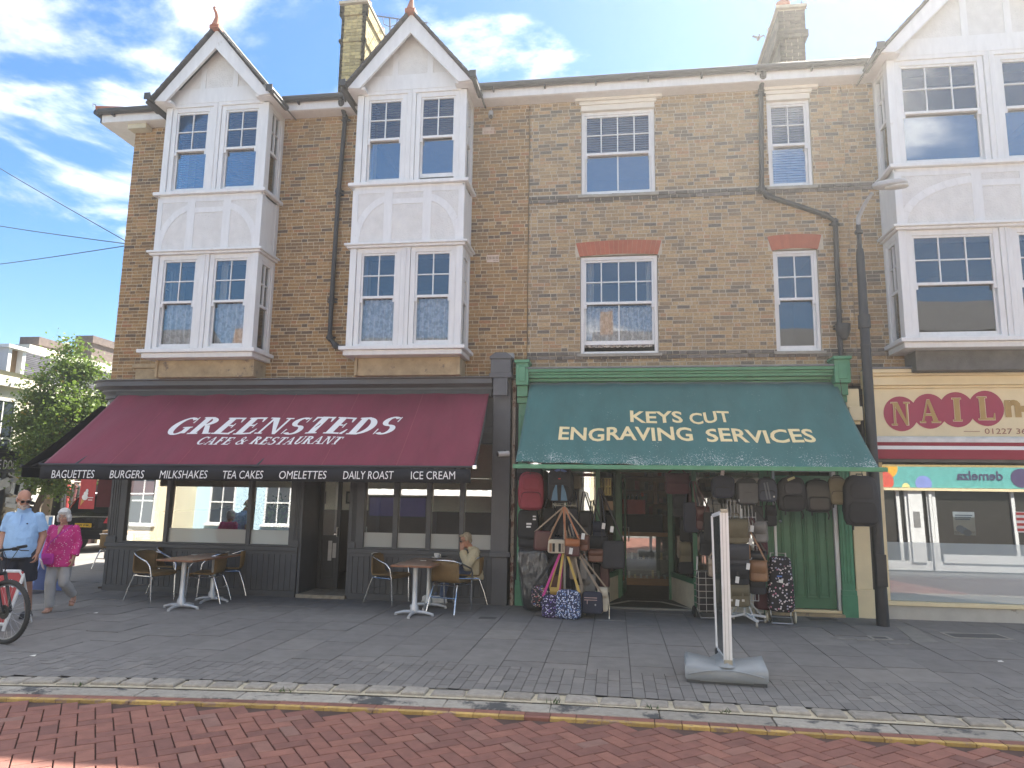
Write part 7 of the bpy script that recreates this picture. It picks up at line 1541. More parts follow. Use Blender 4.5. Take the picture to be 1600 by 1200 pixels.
def hand(m, wr, d, side, palm_n, curl=.35, s=1.0, thumb=1):
    """palm, five separate unequal fingers and a thumb; d: direction of the hand, side: across the knuckles, palm_n: out of the palm"""
    wr = Vector(wr); d = Vector(d).normalized(); side = Vector(side); side = (side-d*side.dot(d)).normalized(); pn = d.cross(side)
    if pn.dot(Vector(palm_n)) < 0: pn = -pn
    kn = wr+d*.085*s
    for k in range(5): t = -1+k*.5; cap(m, wr+side*t*.020*s, kn+side*t*.032*s, .015*s, .0125*s, 8)
    for k, ln in enumerate((.062, .074, .080, .072)):
        b_ = kn+side*(.032-.0213*k)*s*-1; a1 = curl*(.6+.12*k); q1 = b_+(d*math.cos(a1)+pn*math.sin(a1))*ln*.48*s; a2 = a1+curl*1.1; q2 = q1+(d*math.cos(a2)+pn*math.sin(a2))*ln*.34*s; a3 = a2+curl*.7; q3 = q2+(d*math.cos(a3)+pn*math.sin(a3))*ln*.26*s
        for p_, r_, ra, rb in ((b_, q1, .0098, .0088), (q1, q2, .0088, .008), (q2, q3, .008, .0068)): cap(m, p_, r_, ra*s, rb*s, 8)
    t0 = wr+d*.025*s+side*thumb*.024*s; t1 = t0+(d*.7+side*thumb*.65+pn*.35).normalized()*.042*s; t2 = t1+(d*.9+side*thumb*.25+pn*.35).normalized()*.034*s
    cap(m, t0, t1, .0135*s, .0105*s, 8); cap(m, t1, t2, .0105*s, .008*s, 8)
def head_prims(m, Mh, s=1.0, male=False):
    """skull, cheeks, jaw, nose, lips, brows and ears, centred on the head, face towards -Y"""
    q = MB()
    q.ell((0, .012, .028), (.074, .092, .088), 18, 12); q.ell((0, -.022, -.03), (.060, .066, .080), 16, 10); q.ell((0, -.045, -.080), (.036 if not male else .042, .036, .030), 12, 8)
    for sx in (-1, 1):
        q.ell((sx*.034, -.058, -.022), (.024, .022, .024), 10, 8); q.ell((sx*.028, -.074, .030), (.024, .014, .009), 10, 6); q.ell((sx*.076, .008, -.012), (.010, .020, .031), 8, 8); q.ell((sx*.011, -.093, -.028), (.009, .010, .008), 8, 6); q.ell((sx*.046, .0, -.055), (.022, .045, .035), 10, 8)
    cap(q, (0, -.080, .018), (0, -.101, -.022), .009, .0125, 8); q.ell((0, -.082, -.053), (.022, .010, .005), 10, 6); q.ell((0, -.081, -.063), (.020, .010, .006), 10, 6); q.ell((0, -.078, -.088), (.017, .014, .013), 10, 6)
    q.xf(Mh @ Matrix.Scale(s, 4)); m.add(q.v, q.f)
def face_bits(parent, Mh, s, Mt, lip=(.40, .14, .12), eye=True, brow=(.35, .33, .31), glasses=None):
    S = Mt @ Mh @ Matrix.Scale(s, 4)
    if eye:
        e = MB(); i = MB()
        for sx in (-1, 1): e.ell((sx*.029, -.0785, .010), (.0125, .007, .0065), 10, 6); i.ell((sx*.029, -.0850, .010), (.0058, .0025, .0058), 8, 6)
        eo = e.xf(S).build('eyes', M('eye_white', (.62, .60, .57), .3), parent, smooth=True); i.xf(S).build('irises', M('iris_dark', (.03, .025, .02), .2), eo, smooth=True)
    b = MB()
    for sx in (-1, 1): b.tube([(sx*.014, -.090, .031), (sx*.03, -.090, .036), (sx*.045, -.080, .031)], .004, 5)
    b.xf(S).build('eyebrows', M('brow%s' % str(brow), brow, .8), parent, smooth=True)
    MB().ell((0, -.0905, -.0585), (.019, .0035, .0055), 10, 6).xf(S).build('lips', M('lip%s' % str(lip), lip, .5), parent, smooth=True)
    if glasses:
        g = MB(); l = MB()
        for sx in (-1, 1):
            g.tube([(sx*(.031+.022*math.cos(2*PI*k/16)), -.099, .006+.016*math.sin(2*PI*k/16)) for k in range(16)], .0026, 5, closed=True); g.tube([(sx*.053, -.098, .012), (sx*.075, -.05, .012), (sx*.080, .02, .004)], .0026, 5)
            l.prism([(sx*(.031+.020*math.cos(2*PI*k/16)), -.0985, .006+.0145*math.sin(2*PI*k/16)) for k in range(16)][::-sx], (0, .002, 0))
        g.tube([(-.009, -.1, .012), (.009, -.1, .012)], .0026, 5); go = g.xf(S).build('glasses', BLACKPL, parent); l.xf(S).build('lenses', M('tinted_lens%.2f' % glasses, (.02*glasses*10, .018*glasses*10, .02*glasses*10), .12), go)
def T(x, y, z): return Matrix.Translation((x, y, z))
# --- woman walking towards the camera
wf = atz(74, 957, 0); WS = 1.472/1.60
wo = thing('person', 'woman with a white bob in a pink speckled blouse and pale grey trousers walking', 'person', (wf.x+.06, wf.y+.08, 0))
Mw = T(wf.x+.06, wf.y+.08, 0) @ Matrix.Rotation(R(12), 4, 'Z') @ Matrix.Scale(WS, 4)
Mh = T(.005, -.055, 1.487) @ Matrix.Rotation(R(14), 4, 'X') @ Matrix.Rotation(R(8), 4, 'Z')
lA, rA = [(.175, 0, 1.285), (.225, .03, 1.06), (.215, -.05, .84)], [(-.175, 0, 1.285), (-.225, .03, 1.06), (-.20, -.09, .85)]
rL, lL = [(-.085, 0, .83), (-.085, -.07, .45), (-.075, -.03, .085)], [(.085, 0, .83), (.10, -.04, .46), (.11, .27, .22)]
m = MB(); head_prims(m, Mh); cap(m, (0, -.005, 1.30), (0, -.035, 1.42), .055, .048)
m.loft([((0, .0, .76), .15, .11), ((0, 0, .9), .155, .12), ((0, -.01, 1.05), .135, .11), ((0, -.01, 1.2), .15, .11), ((0, 0, 1.30), .12, .07)], 18)
limb(m, lA, [.048, .040, .027]); limb(m, rA, [.048, .040, .027]); limb(m, rL, [.08, .055, .036]); limb(m, lL, [.08, .055, .036])
hand(m, lA[2], (.05, -.25, -1), (0, -1, 0), (-1, 0, 0), .35, .95, 1); hand(m, rA[2], (.02, -.30, -1), (0, -1, 0), (1, 0, 0), .55, .95, 1)
cap(m, (-.075, -.02, .05), (-.078, -.16, .025), .036, .026); cap(m, (.11, .29, .19), (.115, .22, .09), .034, .024)
wb = organic(m, 'body', SKIN, wo, .0055, 3, 0, Mw)
face_bits(wo, Mh, 1.0, Mw, (.45, .18, .16))
m = MB(); m.ell((0, .022, .036), (.088, .100, .090), 20, 14); 
for sx in (-1, 1): m.ell((sx*.070, .008, -.028), (.034, .070, .062), 12, 10); m.ell((sx*.072, .0, -.068), (.032, .058, .030), 12, 8)
m.ell((0, .062, -.03), (.078, .046, .078), 14, 10); m.ell((.02, -.062, .078), (.050, .024, .022), 12, 8); m.ell((-.042, -.055, .068), (.030, .024, .026), 12, 8)
organic(m, 'hair', M('white_hair', (.62, .60, .56), .7, var=.2, scale=24, stretch=(3, 3, .6), bump=.5, bscale=40), wo, .006, 3, .006, Mw @ Mh)
BLOUSE = speckle('pink_speckled_blouse', (.58, .028, .21), [(.80, .55, .62), (.58, .028, .21), (.82, .70, .72), (.58, .028, .21), (.70, .30, .45)], 42, .26)
m = MB(); m.loft([((0, -.005, .70), .205, .155), ((0, 0, .80), .20, .155), ((0, -.005, .95), .185, .15), ((0, -.02, 1.08), .18, .15), ((0, -.025, 1.17), .178, .145), ((0, -.01, 1.26), .18, .115), ((0, -.0, 1.32), .13, .08), ((0, -.005, 1.345), .075, .062)], 24)
for s, A in ((1, lA), (-1, rA)): limb(m, [A[0], A[1]], [.064, .060]); m.tube([A[1], Vector(A[1]).lerp(Vector(A[2]), .86)], [.060, .064], 14)
organic(m, 'blouse', BLOUSE, wo, .008, 4, .016, Mw)
# v-neck skin shown as the blouse's open collar
MB().prism([(-.035, -.118, 1.325), (.035, -.118, 1.325), (.004, -.176, 1.20), (-.004, -.176, 1.20)], (0, .03, .012)).xf(Mw).build('open_collar', SKIN, wo, smooth=True)
m = MB(); m.loft([((0, 0, .72), .17, .135), ((0, 0, .80), .18, .14)], 18); limb(m, [rL[0], rL[1]], [.105, .082]); m.tube([rL[1], (-.078, -.04, .075)], [.082, .064], 14); limb(m, [lL[0], lL[1]], [.105, .082]); m.tube([lL[1], Vector(lL[1]).lerp(Vector(lL[2]), .95)], [.082, .064], 14)
organic(m, 'trousers', M('pale_grey_trousers', (.40, .39, .385), .85, var=.1), wo, .008, 4, .018, Mw)
for nm, (a, b_) in {'r': ((-.076, -.02, .02), (-.08, -.175, .012)), 'l': ((.11, .31, .165), (.117, .215, .06))}.items():
    a = Vector(a); b_ = Vector(b_); m = MB(); m.bar(a, b_, .075, .022); so_ = m.xf(Mw).build('sandal', M('tan_sandal', (.35, .20, .13), .6), wo, bevel=.008)
    m = MB(); up = Vector((0, -.0, .055)) if nm == 'r' else Vector((0, -.05, .03)); m2 = a.lerp(b_, .55)
    m.tube([m2+Vector((-.042, 0, 0)), m2+up*.9+Vector((-.02, 0, 0)), m2+up*.9+Vector((.02, 0, 0)), m2+Vector((.042, 0, 0))], .010, 6); m2 = a.lerp(b_, .8); m.tube([m2+Vector((-.04, 0, 0)), m2+up*.75, m2+Vector((.04, 0, 0))], .010, 6); m.xf(Mw).build('sandal_strap', M('pink_tan_strap', (.50, .28, .22), .6), so_, smooth=True)
pu = thing('handbag', 'magenta purse slung at the hip of the woman in pink', 'bag', tuple(Mw @ Vector((-.11, -.19, .74))))
m = MB(); m.ell((-.105, -.185, .825), (.088, .028, .085), 18, 10, .4); m.xf(Mw).build('body', fab('magenta', (.52, .03, .34)), pu, smooth=True); MB().prism([(-.19, -.216, .905), (-.02, -.216, .905), (-.03, -.219, .84), (-.18, -.219, .84)][::-1], (0, -.006, 0)).xf(Mw).build('flap', fab('magenta', (.52, .03, .34)), pu); MB().strip([(-.18, -.17, .90), (-.10, -.172, 1.08), (.02, -.165, 1.20), (.11, -.10, 1.30), (.13, -.02, 1.345)], .016, .004, (0, 1, 0)).xf(Mw).build('strap', fab('magenta', (.52, .03, .34)), pu)
pk = Mw @ (Vector(rA[2])+Vector((.02, -.10, -.10))); lf = thing('leaflet', 'folded pale pink leaflet held in the hand of the woman in pink', 'leaflet', tuple(pk-Vector((0, 0, .1))))
MB().obox(pk, (.012, .10, .15), Matrix.Rotation(R(28), 3, 'X') @ Matrix.Rotation(R(55), 3, 'Z')).build('sheet', M('pink_paper', (.72, .58, .60), .6, var=.2, scale=30), lf); MB().obox(pk+Vector((.012, -.012, 0)), (.004, .06, .09), Matrix.Rotation(R(28), 3, 'X') @ Matrix.Rotation(R(55), 3, 'Z')).build('print', M('leaflet_print', (.5, .12, .2), .6), lf)
# --- man in the pale blue polo shirt
mp = at(30, 880, -2.95); MS = 1.0
mo = thing('person', 'bald bearded man in a pale blue polo shirt and navy shorts looking down', 'person', (mp.x, -2.95, 0))
Mm = T(mp.x, -2.95, 0) @ Matrix.Rotation(R(24), 4, 'Z')
Mh = T(.01, -.125, 1.615) @ Matrix.Rotation(R(30), 4, 'Z') @ Matrix.Rotation(R(24), 4, 'X')
lA, rA = [(.172, .01, 1.375), (.235, .05, 1.12), (.215, -.03, .89)], [(-.172, .01, 1.375), (-.235, .04, 1.12), (-.21, -.14, .93)]
rL, lL = [(-.10, 0, .88), (-.11, -.10, .47), (-.10, -.02, .09)], [(.10, 0, .88), (.11, .05, .47), (.11, .20, .10)]
m = MB(); head_prims(m, Mh, 1.06, True); cap(m, (0, -.01, 1.41), (0, -.085, 1.535), .064, .060)
m.loft([((0, 0, .82), .165, .12), ((0, -.02, 1.0), .175, .14), ((0, -.015, 1.2), .175, .13), ((0, 0, 1.36), .17, .105), ((0, 0, 1.42), .12, .07)], 18)
limb(m, lA, [.060, .050, .033]); limb(m, rA, [.060, .050, .033]); limb(m, rL, [.09, .062, .042]); limb(m, lL, [.09, .062, .042])
hand(m, lA[2], (.0, -.2, -1), (0, -1, 0), (-1, 0, 0), .5, 1.05, 1); hand(m, rA[2], (.1, -.5, -1), (0, -1, -.3), (1, 0, 0), .6, 1.05, 1)
for L_ in (rL, lL): cap(m, (L_[2][0], L_[2][1]-.01, .06), (L_[2][0], L_[2][1]-.17, .03), .042, .032)
organic(m, 'body', SKIN2, mo, .006, 3, 0, Mm)
face_bits(mo, Mh, 1.06, Mm, (.42, .17, .14), False, (.40, .37, .33), .05)
m = MB(); m.ell((0, -.060, -.078), (.050, .036, .032), 14, 8); m.ell((0, -.080, -.096), (.028, .024, .022), 10, 8)
for sx in (-1, 1): m.ell((sx*.050, -.035, -.060), (.018, .036, .034), 10, 8)
m.ell((0, -.090, -.046), (.030, .010, .007), 10, 6); organic(m, 'beard', M('grey_stubble', (.50, .42, .36), .9, var=.2, scale=60), mo, .006, 2, .003, Mm @ Mh @ Matrix.Scale(1.06, 4))
m = MB()
for sx in (-1, 1): m.ell((sx*.066, .035, -.012), (.016, .042, .036), 10, 8)
m.ell((0, .085, -.02), (.058, .024, .035), 12, 8); organic(m, 'hair', M('cropped_white_hair', (.52, .47, .42), .9, var=.2, scale=50), mo, .006, 2, .003, Mm @ Mh @ Matrix.Scale(1.06, 4))
POLO = M('pale_blue_polo', (.33, .53, .80), .85, var=.05, scale=5, bump=.1, bscale=120)
m = MB(); m.loft([((0, -.01, .83), .195, .165), ((0, -.03, .98), .20, .180), ((0, -.03, 1.10), .195, .170), ((0, -.02, 1.25), .195, .148), ((0, 0, 1.35), .180, .125), ((0, 0, 1.41), .135, .095), ((0, -.02, 1.455), .082, .076)], 24)
for A in (lA, rA): m.tube([A[0], Vector(A[0]).lerp(Vector(A[1]), .78)], [.072, .080], 16); m.ell(A[0], (.070, .075, .066), 12, 8)
po = organic(m, 'polo_shirt', POLO, mo, .009, 4, .022, Mm)
m = MB(); 
m.loft([((0, -.025, 1.435), .088, .085), ((0, -.045, 1.490), .080, .080)], 20); co = organic(m, 'collar', POLO, mo, .007, 2, 0, Mm)
MB().prism([(-.014, -.150, 1.40), (.014, -.150, 1.40), (.014, -.176, 1.27), (-.014, -.176, 1.27)], (0, -.012, .0)).xf(Mm).build('placket', POLO, mo, bevel=.003); MB().ell((.09, -.152, 1.285), (.012, .006, .010), 8, 5).xf(Mm).build('chest_emblem', M('navy_thread', (.03, .04, .12), .7), mo)
m = MB(); m.loft([((0, 0, .80), .19, .155), ((0, -.005, .90), .195, .16)], 18)
for L_ in (rL, lL): limb(m, [L_[0], Vector(L_[0]).lerp(Vector(L_[1]), .2)], [.125, .122]); m.tube([Vector(L_[0]).lerp(Vector(L_[1]), .2), Vector(L_[0]).lerp(Vector(L_[1]), .90)], [.120, .112], 16)
organic(m, 'shorts', M('navy_shorts', (.018, .02, .032), .85, var=.15), mo, .009, 3, .018, Mm)
for L_ in (rL, lL):
    x, y = L_[2][0], L_[2][1]; m = MB(); m.ell((x, y-.07, .045), (.052, .15, .05), 16, 8, .8); m.box(x-.045, x+.045, y-.20, y+.07, .0, .03); organic(m, 'shoe', M('dark_trainer', (.05, .05, .055), .7), mo, .008, 3, 0, Mm)
# --- seated man in the beige jacket
sp = atz(733, 941, 0); so3 = thing('person', 'seated grey-haired man in a beige jacket resting his cheek on his hand', 'person', (sp.x, sp.y, 0))
Ms = T(sp.x, sp.y, 0) @ Matrix.Rotation(R(-78), 4, 'Z')
Mh = T(.05, -.085, 1.010) @ Matrix.Rotation(R(16), 4, 'X') @ Matrix.Rotation(R(20), 4, 'Z') @ Matrix.Rotation(R(10), 4, 'Y')
hip = .10; nA = [(.19, .07, .82), (.275, -.04, .60), (.115, -.145, .865)]; fA = [(-.19, .07, .82), (-.245, -.18, .65), (-.13, -.40, .585)]
nL, fL = [(.095, .02, .505), (.11, -.38, .50), (.10, -.44, .09)], [(-.095, .02, .505), (-.09, -.42, .51), (-.05, -.56, .09)]
m = MB(); head_prims(m, Mh, 1.0, True); cap(m, (.01, .05, .84), (.042, -.045, .94), .060, .056)
m.loft([((0, .11, .46), .15, .12), ((0, .09, .60), .155, .125), ((0, .08, .72), .17, .125), ((0, .06, .82), .15, .09)], 16)
limb(m, nA, [.055, .045, .03]); limb(m, fA, [.055, .045, .03]); limb(m, nL, [.085, .062, .042]); limb(m, fL, [.085, .062, .042])
hand(m, nA[2], (-.15, .10, 1), (.0, -1, .1), (-1, .3, 0), .35, 1.0, -1); hand(m, fA[2], (.2, -1, -.3), (1, 0, 0), (0, 0, -1), .6, 1.0, 1)
organic(m, 'body', SKIN2, so3, .0055, 3, 0, Ms); face_bits(so3, Mh, 1.0, Ms, (.36, .16, .13), True, (.30, .26, .22), .05)
m = MB(); m.ell((0, .030, .045), (.081, .090, .082), 18, 12); m.ell((0, .070, -.015), (.070, .042, .062), 14, 10); m.ell((0, -.045, .088), (.055, .045, .022), 12, 8)
for sx in (-1, 1): m.ell((sx*.070, .012, .025), (.016, .042, .04), 10, 8)
organic(m, 'hair', M('sandy_grey_hair', (.42, .35, .25), .8, var=.3, scale=26, bump=.5, bscale=40), so3, .006, 2, .008, Ms @ Mh)
JK = M('beige_cotton_jacket', (.56, .49, .33), .85, var=.10, scale=6, bump=.3, bscale=22)
m = MB(); m.loft([((0, .10, .38), .22, .205), ((0, .10, .50), .215, .195), ((0, .085, .62), .215, .185), ((0, .085, .73), .215, .170), ((0, .06, .81), .19, .12), ((0, .04, .870), .13, .10), ((.02, .01, .91), .082, .085)], 22)
for A in (nA, fA): limb(m, [A[0], A[1]], [.090, .078]); m.tube([A[1], Vector(A[1]).lerp(Vector(A[2]), .86)], [.076, .060], 14)
m.ell((.0, .07, .86), (.14, .09, .05), 14, 8)
organic(m, 'jacket', JK, so3, .008, 3, .030, Ms); MB().prism([(.212, -.06, .70), (.212, -.02, .70), (.212, -.02, .66), (.212, -.06, .66)], (.012, 0, 0)).xf(Ms).build('jacket_tab', M('dark_tab', (.05, .045, .04), .6), so3)
m = MB(); m.ell((0, .08, .50), (.17, .17, .07), 16, 8)
for L_ in (nL, fL): limb(m, [L_[0], L_[1]], [.100, .078]); m.tube([L_[1], Vector(L_[1]).lerp(Vector(L_[2]), .97)], [.078, .060], 14)
organic(m, 'jeans', M('blue_denim', (.085, .115, .20), .9, var=.2, scale=9, bump=.2, bscale=120), so3, .008, 3, .018, Ms)
for L_ in (nL, fL):
    x, y = L_[2][0], L_[2][1]; m = MB(); m.ell((x, y-.075, .06), (.054, .155, .058), 16, 8, .75); m.box(x-.048, x+.048, y-.22, y+.075, .0, .04); so4 = organic(m, 'trainer', M('white_trainer', (.66, .66, .66), .6), so3, .008, 3, 0, Ms)
    MB().box(x-.052, x+.052, y-.235, y+.085, .0, .022).xf(Ms).build('trainer_sole', M('pale_sole', (.5, .5, .48), .6), so4, bevel=.01)

# ------------------------------------------------------------------ bicycle and boards at the left edge
bw = atz(4, 1006, 0); hd_ = Vector((.985, -.17, 0)).normalized(); sdv = Vector((-hd_.y, hd_.x, 0)); Z = Vector((0, 0, 1)); RW = .355
bk = thing('bicycle', 'black bicycle with knobbly tyres at the left edge of the pavement', 'bicycle', (bw.x-.4*hd_.x, bw.y-.4*hd_.y, 0)); FB = M('black_bike_frame', (.018, .018, .02), .35, var=.1)
fc = Vector((bw.x, bw.y, RW)); rc = fc-hd_*1.08
for c in (fc, rc):
    ring = lambda r_: [c+hd_*r_*math.cos(2*PI*k/40)+Z*r_*math.sin(2*PI*k/40) for k in range(40)]
    ty = MB().tube(ring(RW-.022), .026, 10, closed=True)
    for k in range(64):
        a = 2*PI*k/64; d = hd_*math.cos(a)+Z*math.sin(a)
        for s in (-1, 0, 1): ty.obox(c+d*(RW+.002-abs(s)*.006)+sdv*s*.014, (.010, .010, .008), Matrix((sdv, d.cross(sdv), d)).transposed())
    wo_ = ty.build('wheel', RUBBER, bk, smooth=True); MB().tube(ring(RW-.052), .011, 8, closed=True).build('rim', M('grey_rim', (.30, .30, .31), .35, metal=.8), wo_, smooth=True)
    sk = MB()
    for k in range(28):
        a = 2*PI*k/28; s = 1 if k % 2 else -1; sk.tube([c+sdv*s*.03+(hd_*math.cos(a+.5*s)+Z*math.sin(a+.5*s))*.025, c+(hd_*math.cos(a)+Z*math.sin(a))*(RW-.055)], .0013, 4)
    sk.build('spokes', STEEL, wo_); MB().tube([c-sdv*.05, c+sdv*.05], .02, 10).tube([c-sdv*.03, c-sdv*.026], .08, 18).build('hub', FB, wo_, smooth=True)
crown = fc-hd_*.16+Z*(.42); htop = crown-hd_*.06+Z*.16; bb = fc-hd_*.66-Z*.06; st_ = bb-hd_*.17+Z*.50
m = MB()
for s in (-1, 1): m.tube([fc+sdv*s*.055, crown+sdv*s*.055+Z*.0], [.016, .02], 8)
m.tube([crown+sdv*.06, crown-sdv*.06], .022, 8); m.build('fork', FB, bk, smooth=True)
m = MB().tube([crown, htop], .024, 10).tube([htop-Z*.04, st_], .019, 10).tube([crown+Z*.04, bb], .024, 10).tube([bb, st_+Z*.0], .018, 10)
for s in (-1, 1): m.tube([bb+sdv*s*.03, rc+sdv*s*.06], .011, 6).tube([st_+sdv*s*.02, rc+sdv*s*.06], .010, 6)
m.build('frame', FB, bk, smooth=True); MB().tube([st_, st_+Z*.18-hd_*.04], .014, 8).ell(st_+Z*.20-hd_*.06, (.06, .13, .03), 12, 8, 1, Matrix((sdv, -hd_, Z)).transposed()).build('saddle', BLACKPL, bk, smooth=True)
ht = htop+Z*.09-hd_*.03; stm = ht+hd_*.08+Z*.02
m = MB().tube([htop, ht], .018, 8).tube([ht, stm], .018, 8).tube([stm-sdv*.32-hd_*.05+Z*.02, stm-sdv*.08, stm, stm+sdv*.08, stm+sdv*.32-hd_*.05+Z*.02], .0125, 8); hbo = m.build('handlebar', FB, bk, smooth=True)
for s in (-1, 1):
    MB().tube([stm+sdv*s*.20-hd_*.03+Z*.012, stm+sdv*s*.33-hd_*.052+Z*.021], .018, 10).build('grip', BLACKPL, hbo, smooth=True); MB().tube([stm+sdv*s*.17-hd_*.0+Z*.0, stm+sdv*s*.20+hd_*.04-Z*.02, stm+sdv*s*.31+hd_*.02-Z*.03], .006, 6).box(*[v for p in [stm+sdv*s*.15] for v in (p.x-.02, p.x+.02, p.y-.02, p.y+.02, p.z-.02, p.z+.02)]).build('brake_lever', FB, hbo, smooth=True)
    pts = [stm+sdv*s*.16+hd_*.02, stm+sdv*s*.10+hd_*.13+Z*.02, stm+sdv*s*.03+hd_*.12-Z*.10, crown+sdv*.03+hd_*.02+Z*.02]; MB().tube(pts, .004, 5).build('cable', BLACKPL, hbo, smooth=True)
MB().tube([bb-sdv*.09, bb+sdv*.09], .03, 10).tube([bb+sdv*.07, bb+sdv*.075], .09, 20).bar(bb+sdv*.09, bb+sdv*.09-Z*.17, .02, .012).bar(bb-sdv*.09, bb-sdv*.09+Z*.17, .02, .012).build('crankset', FB, bk)
# red ice-cream board in its white frame
Yb_ = -3.55; tr_ = at(37, 893, Yb_); br_ = at(20, 978, Yb_); W_ = .62; ab = thing('pavement_sign', 'red ice-cream pavement board in a rounded white frame behind the bicycle', 'sign', (tr_.x-W_/2, Yb_, 0))
tlx = tr_.x-W_; dz = (tr_.z, max(.08, br_.z)); lean_ = Vector((br_.x-tr_.x, -.12, dz[1]-dz[0])); TR = Vector((tr_.x, Yb_, tr_.z)); TL = TR-Vector((W_, .06, -.0)); BR = TR+lean_; BL = TL+lean_
fp = [BR, TR-Vector((0, 0, .06)), TR-Vector((.05, 0, 0)), TL+Vector((.05, 0, 0)), TL-Vector((0, 0, .06)), BL]
m = MB().tube(fp+[BL], .022, 10); m.tube([BR, BL], .022, 8); m.tube([BR, BR+lean_.normalized()*.08], .02, 8).tube([BL, BL+lean_.normalized()*.08], .02, 8); fo_ = m.build('frame', WHITEPL, ab, smooth=True)
nrm = (BR-TR).cross(TL-TR).normalized(); nrm = nrm if nrm.y < 0 else -nrm
MB().prism([TL+nrm*.006, TR+nrm*.006, BR+nrm*.006, BL+nrm*.006], nrm*-.012).build('panel', M('red_panel', (.42, .035, .045), .45, var=.06), ab, fix=True)
uu = (TR-TL).normalized(); vv = (TR-BR).normalized(); text_mb('caramelle', TR-uu*.045-vv*.20+nrm*.008, uu, vv, .46, .10, .0, .02, 0, None, 'R').build('panel_lettering', LETTERW, ab)
# back leg pair
MB().tube([TR-Vector((0, 0, .03)), Vector((TR.x-.16, TR.y+.40, .02))], .016, 6).build('back_leg', WHITEPL, ab); MB().tube([TL-Vector((0, 0, .03)), Vector((TL.x-.02, TL.y+.42, .02))], .016, 6).build('back_leg', WHITEPL, ab)
# lavender-blue board between the man and the woman
a = at(62, 822, -.6); b_ = at(83, 822, -.6); lb_ = thing('pavement_sign', 'pale lavender-blue A-board standing between the man and the woman', 'sign', (a.x, -.6, 0)); lbm = M('lavender_board', (.22, .30, .62), .5, var=.1); zt_ = a.z
m = MB().prism([(a.x-.22, -.62, zt_), (b_.x+.02, -.62, zt_), (b_.x-.08, -.86, .0), (a.x-.34, -.86, .0)], (0, .02, 0)); m.build('front_panel', lbm, lb_); MB().prism([(a.x-.22, -.58, zt_), (b_.x+.02, -.58, zt_), (b_.x+.04, -.30, .0), (a.x-.26, -.30, .0)], (0, .02, 0)).build('rear_panel', lbm, lb_)
# ------------------------------------------------------------------ car in the side street, rear towards the camera
cx0 = -15.0; cy = 7.0; CARP = M('black_car_paint', (.012, .013, .016), .18, var=.1, coat=.6); car = thing('parked_car', 'black hatchback seen from behind in the side street with a yellow number plate', 'car', (cx0, cy+2, 0))
def section(zs): return zs
prof = [(0, .32), (-.02, .62), (.0, .92), (.12, 1.02), (.42, 1.50), (.7, 1.56), (1.9, 1.58), (2.4, 1.50), (3.0, 1.02), (3.9, .88), (4.15, .70), (4.2, .35)]
m = MB(); vs = []
hw = [.80, .86, .87, .86, .70, .67, .67, .68, .84, .84, .80, .76]
for (y, z), h_ in zip(prof, hw): vs += [(cx0-h_, cy+y, z), (cx0-h_*.55, cy+y-.03*(z < 1.2), z+.02), (cx0, cy+y-.04*(z < 1.2), z+.028), (cx0+h_*.55, cy+y-.03*(z < 1.2), z+.02), (cx0+h_, cy+y, z)]
n = len(prof); fs = [(i*5+j, i*5+j+1, (i+1)*5+j+1, (i+1)*5+j) for i in range(n-1) for j in range(4)]
fs += [tuple(i*5 for i in range(n)), tuple(i*5+4 for i in range(n-1, -1, -1)), (0, 5*(n-1), 5*(n-1)+1, 1), (1, 5*(n-1)+1, 5*(n-1)+2, 2), (2, 5*(n-1)+2, 5*(n-1)+3, 3), (3, 5*(n-1)+3, 5*(n-1)+4, 4)]
m.add(vs, fs); m.build('body', CARP, car, smooth=True, fix=True, ang=40)
MB().prism([(cx0-.70, cy+.14, 1.06), (cx0+.70, cy+.14, 1.06), (cx0+.58, cy+.37, 1.45), (cx0-.58, cy+.37, 1.45)], (0, -.035, .015)).build('rear_window', M('dark_car_glass', (.02, .025, .03), .06), car)
for s in (-1, 1):
    MB().prism([(cx0+s*.60, cy-.05, .80), (cx0+s*.86, cy+.02, .80), (cx0+s*.86, cy+.08, 1.00), (cx0+s*.66, cy+.02, 1.00)][::s], (0, -.03, 0)).build('tail_light', M('red_tail_light', (.45, .02, .015), .2), car); MB().prism([(cx0+s*.72, cy+.10, 1.04), (cx0+s*.76, cy+.12, 1.04), (cx0+s*.655, cy+.40, 1.50), (cx0+s*.62, cy+.38, 1.50)][::s], (s*.01, -.03, 0)).build('red_pillar_strip', M('red_tail_light', (.45, .02, .015), .2), car)
    for yy in (.75, 3.35):
        w_ = MB().lathe([(0, -.1), (.27, -.1), (.31, -.07), (.31, .07), (.27, .1), (0, .1)], (0, 0, 0), 24).xf(T(cx0+s*.76, cy+yy, .31) @ Matrix.Rotation(R(90), 4, 'Y')).build('wheel', RUBBER, car, smooth=True); MB().lathe([(0, -.02), (.19, -.02), (.2, .02), (0, .03)], (0, 0, 0), 18).xf(T(cx0+s*.855, cy+yy, .31) @ Matrix.Rotation(R(90*s), 4, 'Y')).build('hub_cap', STEEL, w_, smooth=True)
MB().box(cx0-.84, cx0+.84, cy-.10, cy+.0, .42, .60).build('bumper', CARP, car, bevel=.03); MB().box(cx0-.78, cx0+.78, cy-.045, cy-.03, .965, .985).build('trim_strip', STEEL, car); MB().tube([(cx0-.66, cy+.7, 1.63), (cx0-.66, cy+2.1, 1.64)], .018, 6).tube([(cx0+.66, cy+.7, 1.63), (cx0+.66, cy+2.1, 1.64)], .018, 6).build('roof_rails', STEEL, car); MB().box(cx0-.66, cx0+.66, cy+.36, cy+.60, 1.545, 1.585).build('spoiler', CARP, car, bevel=.015)
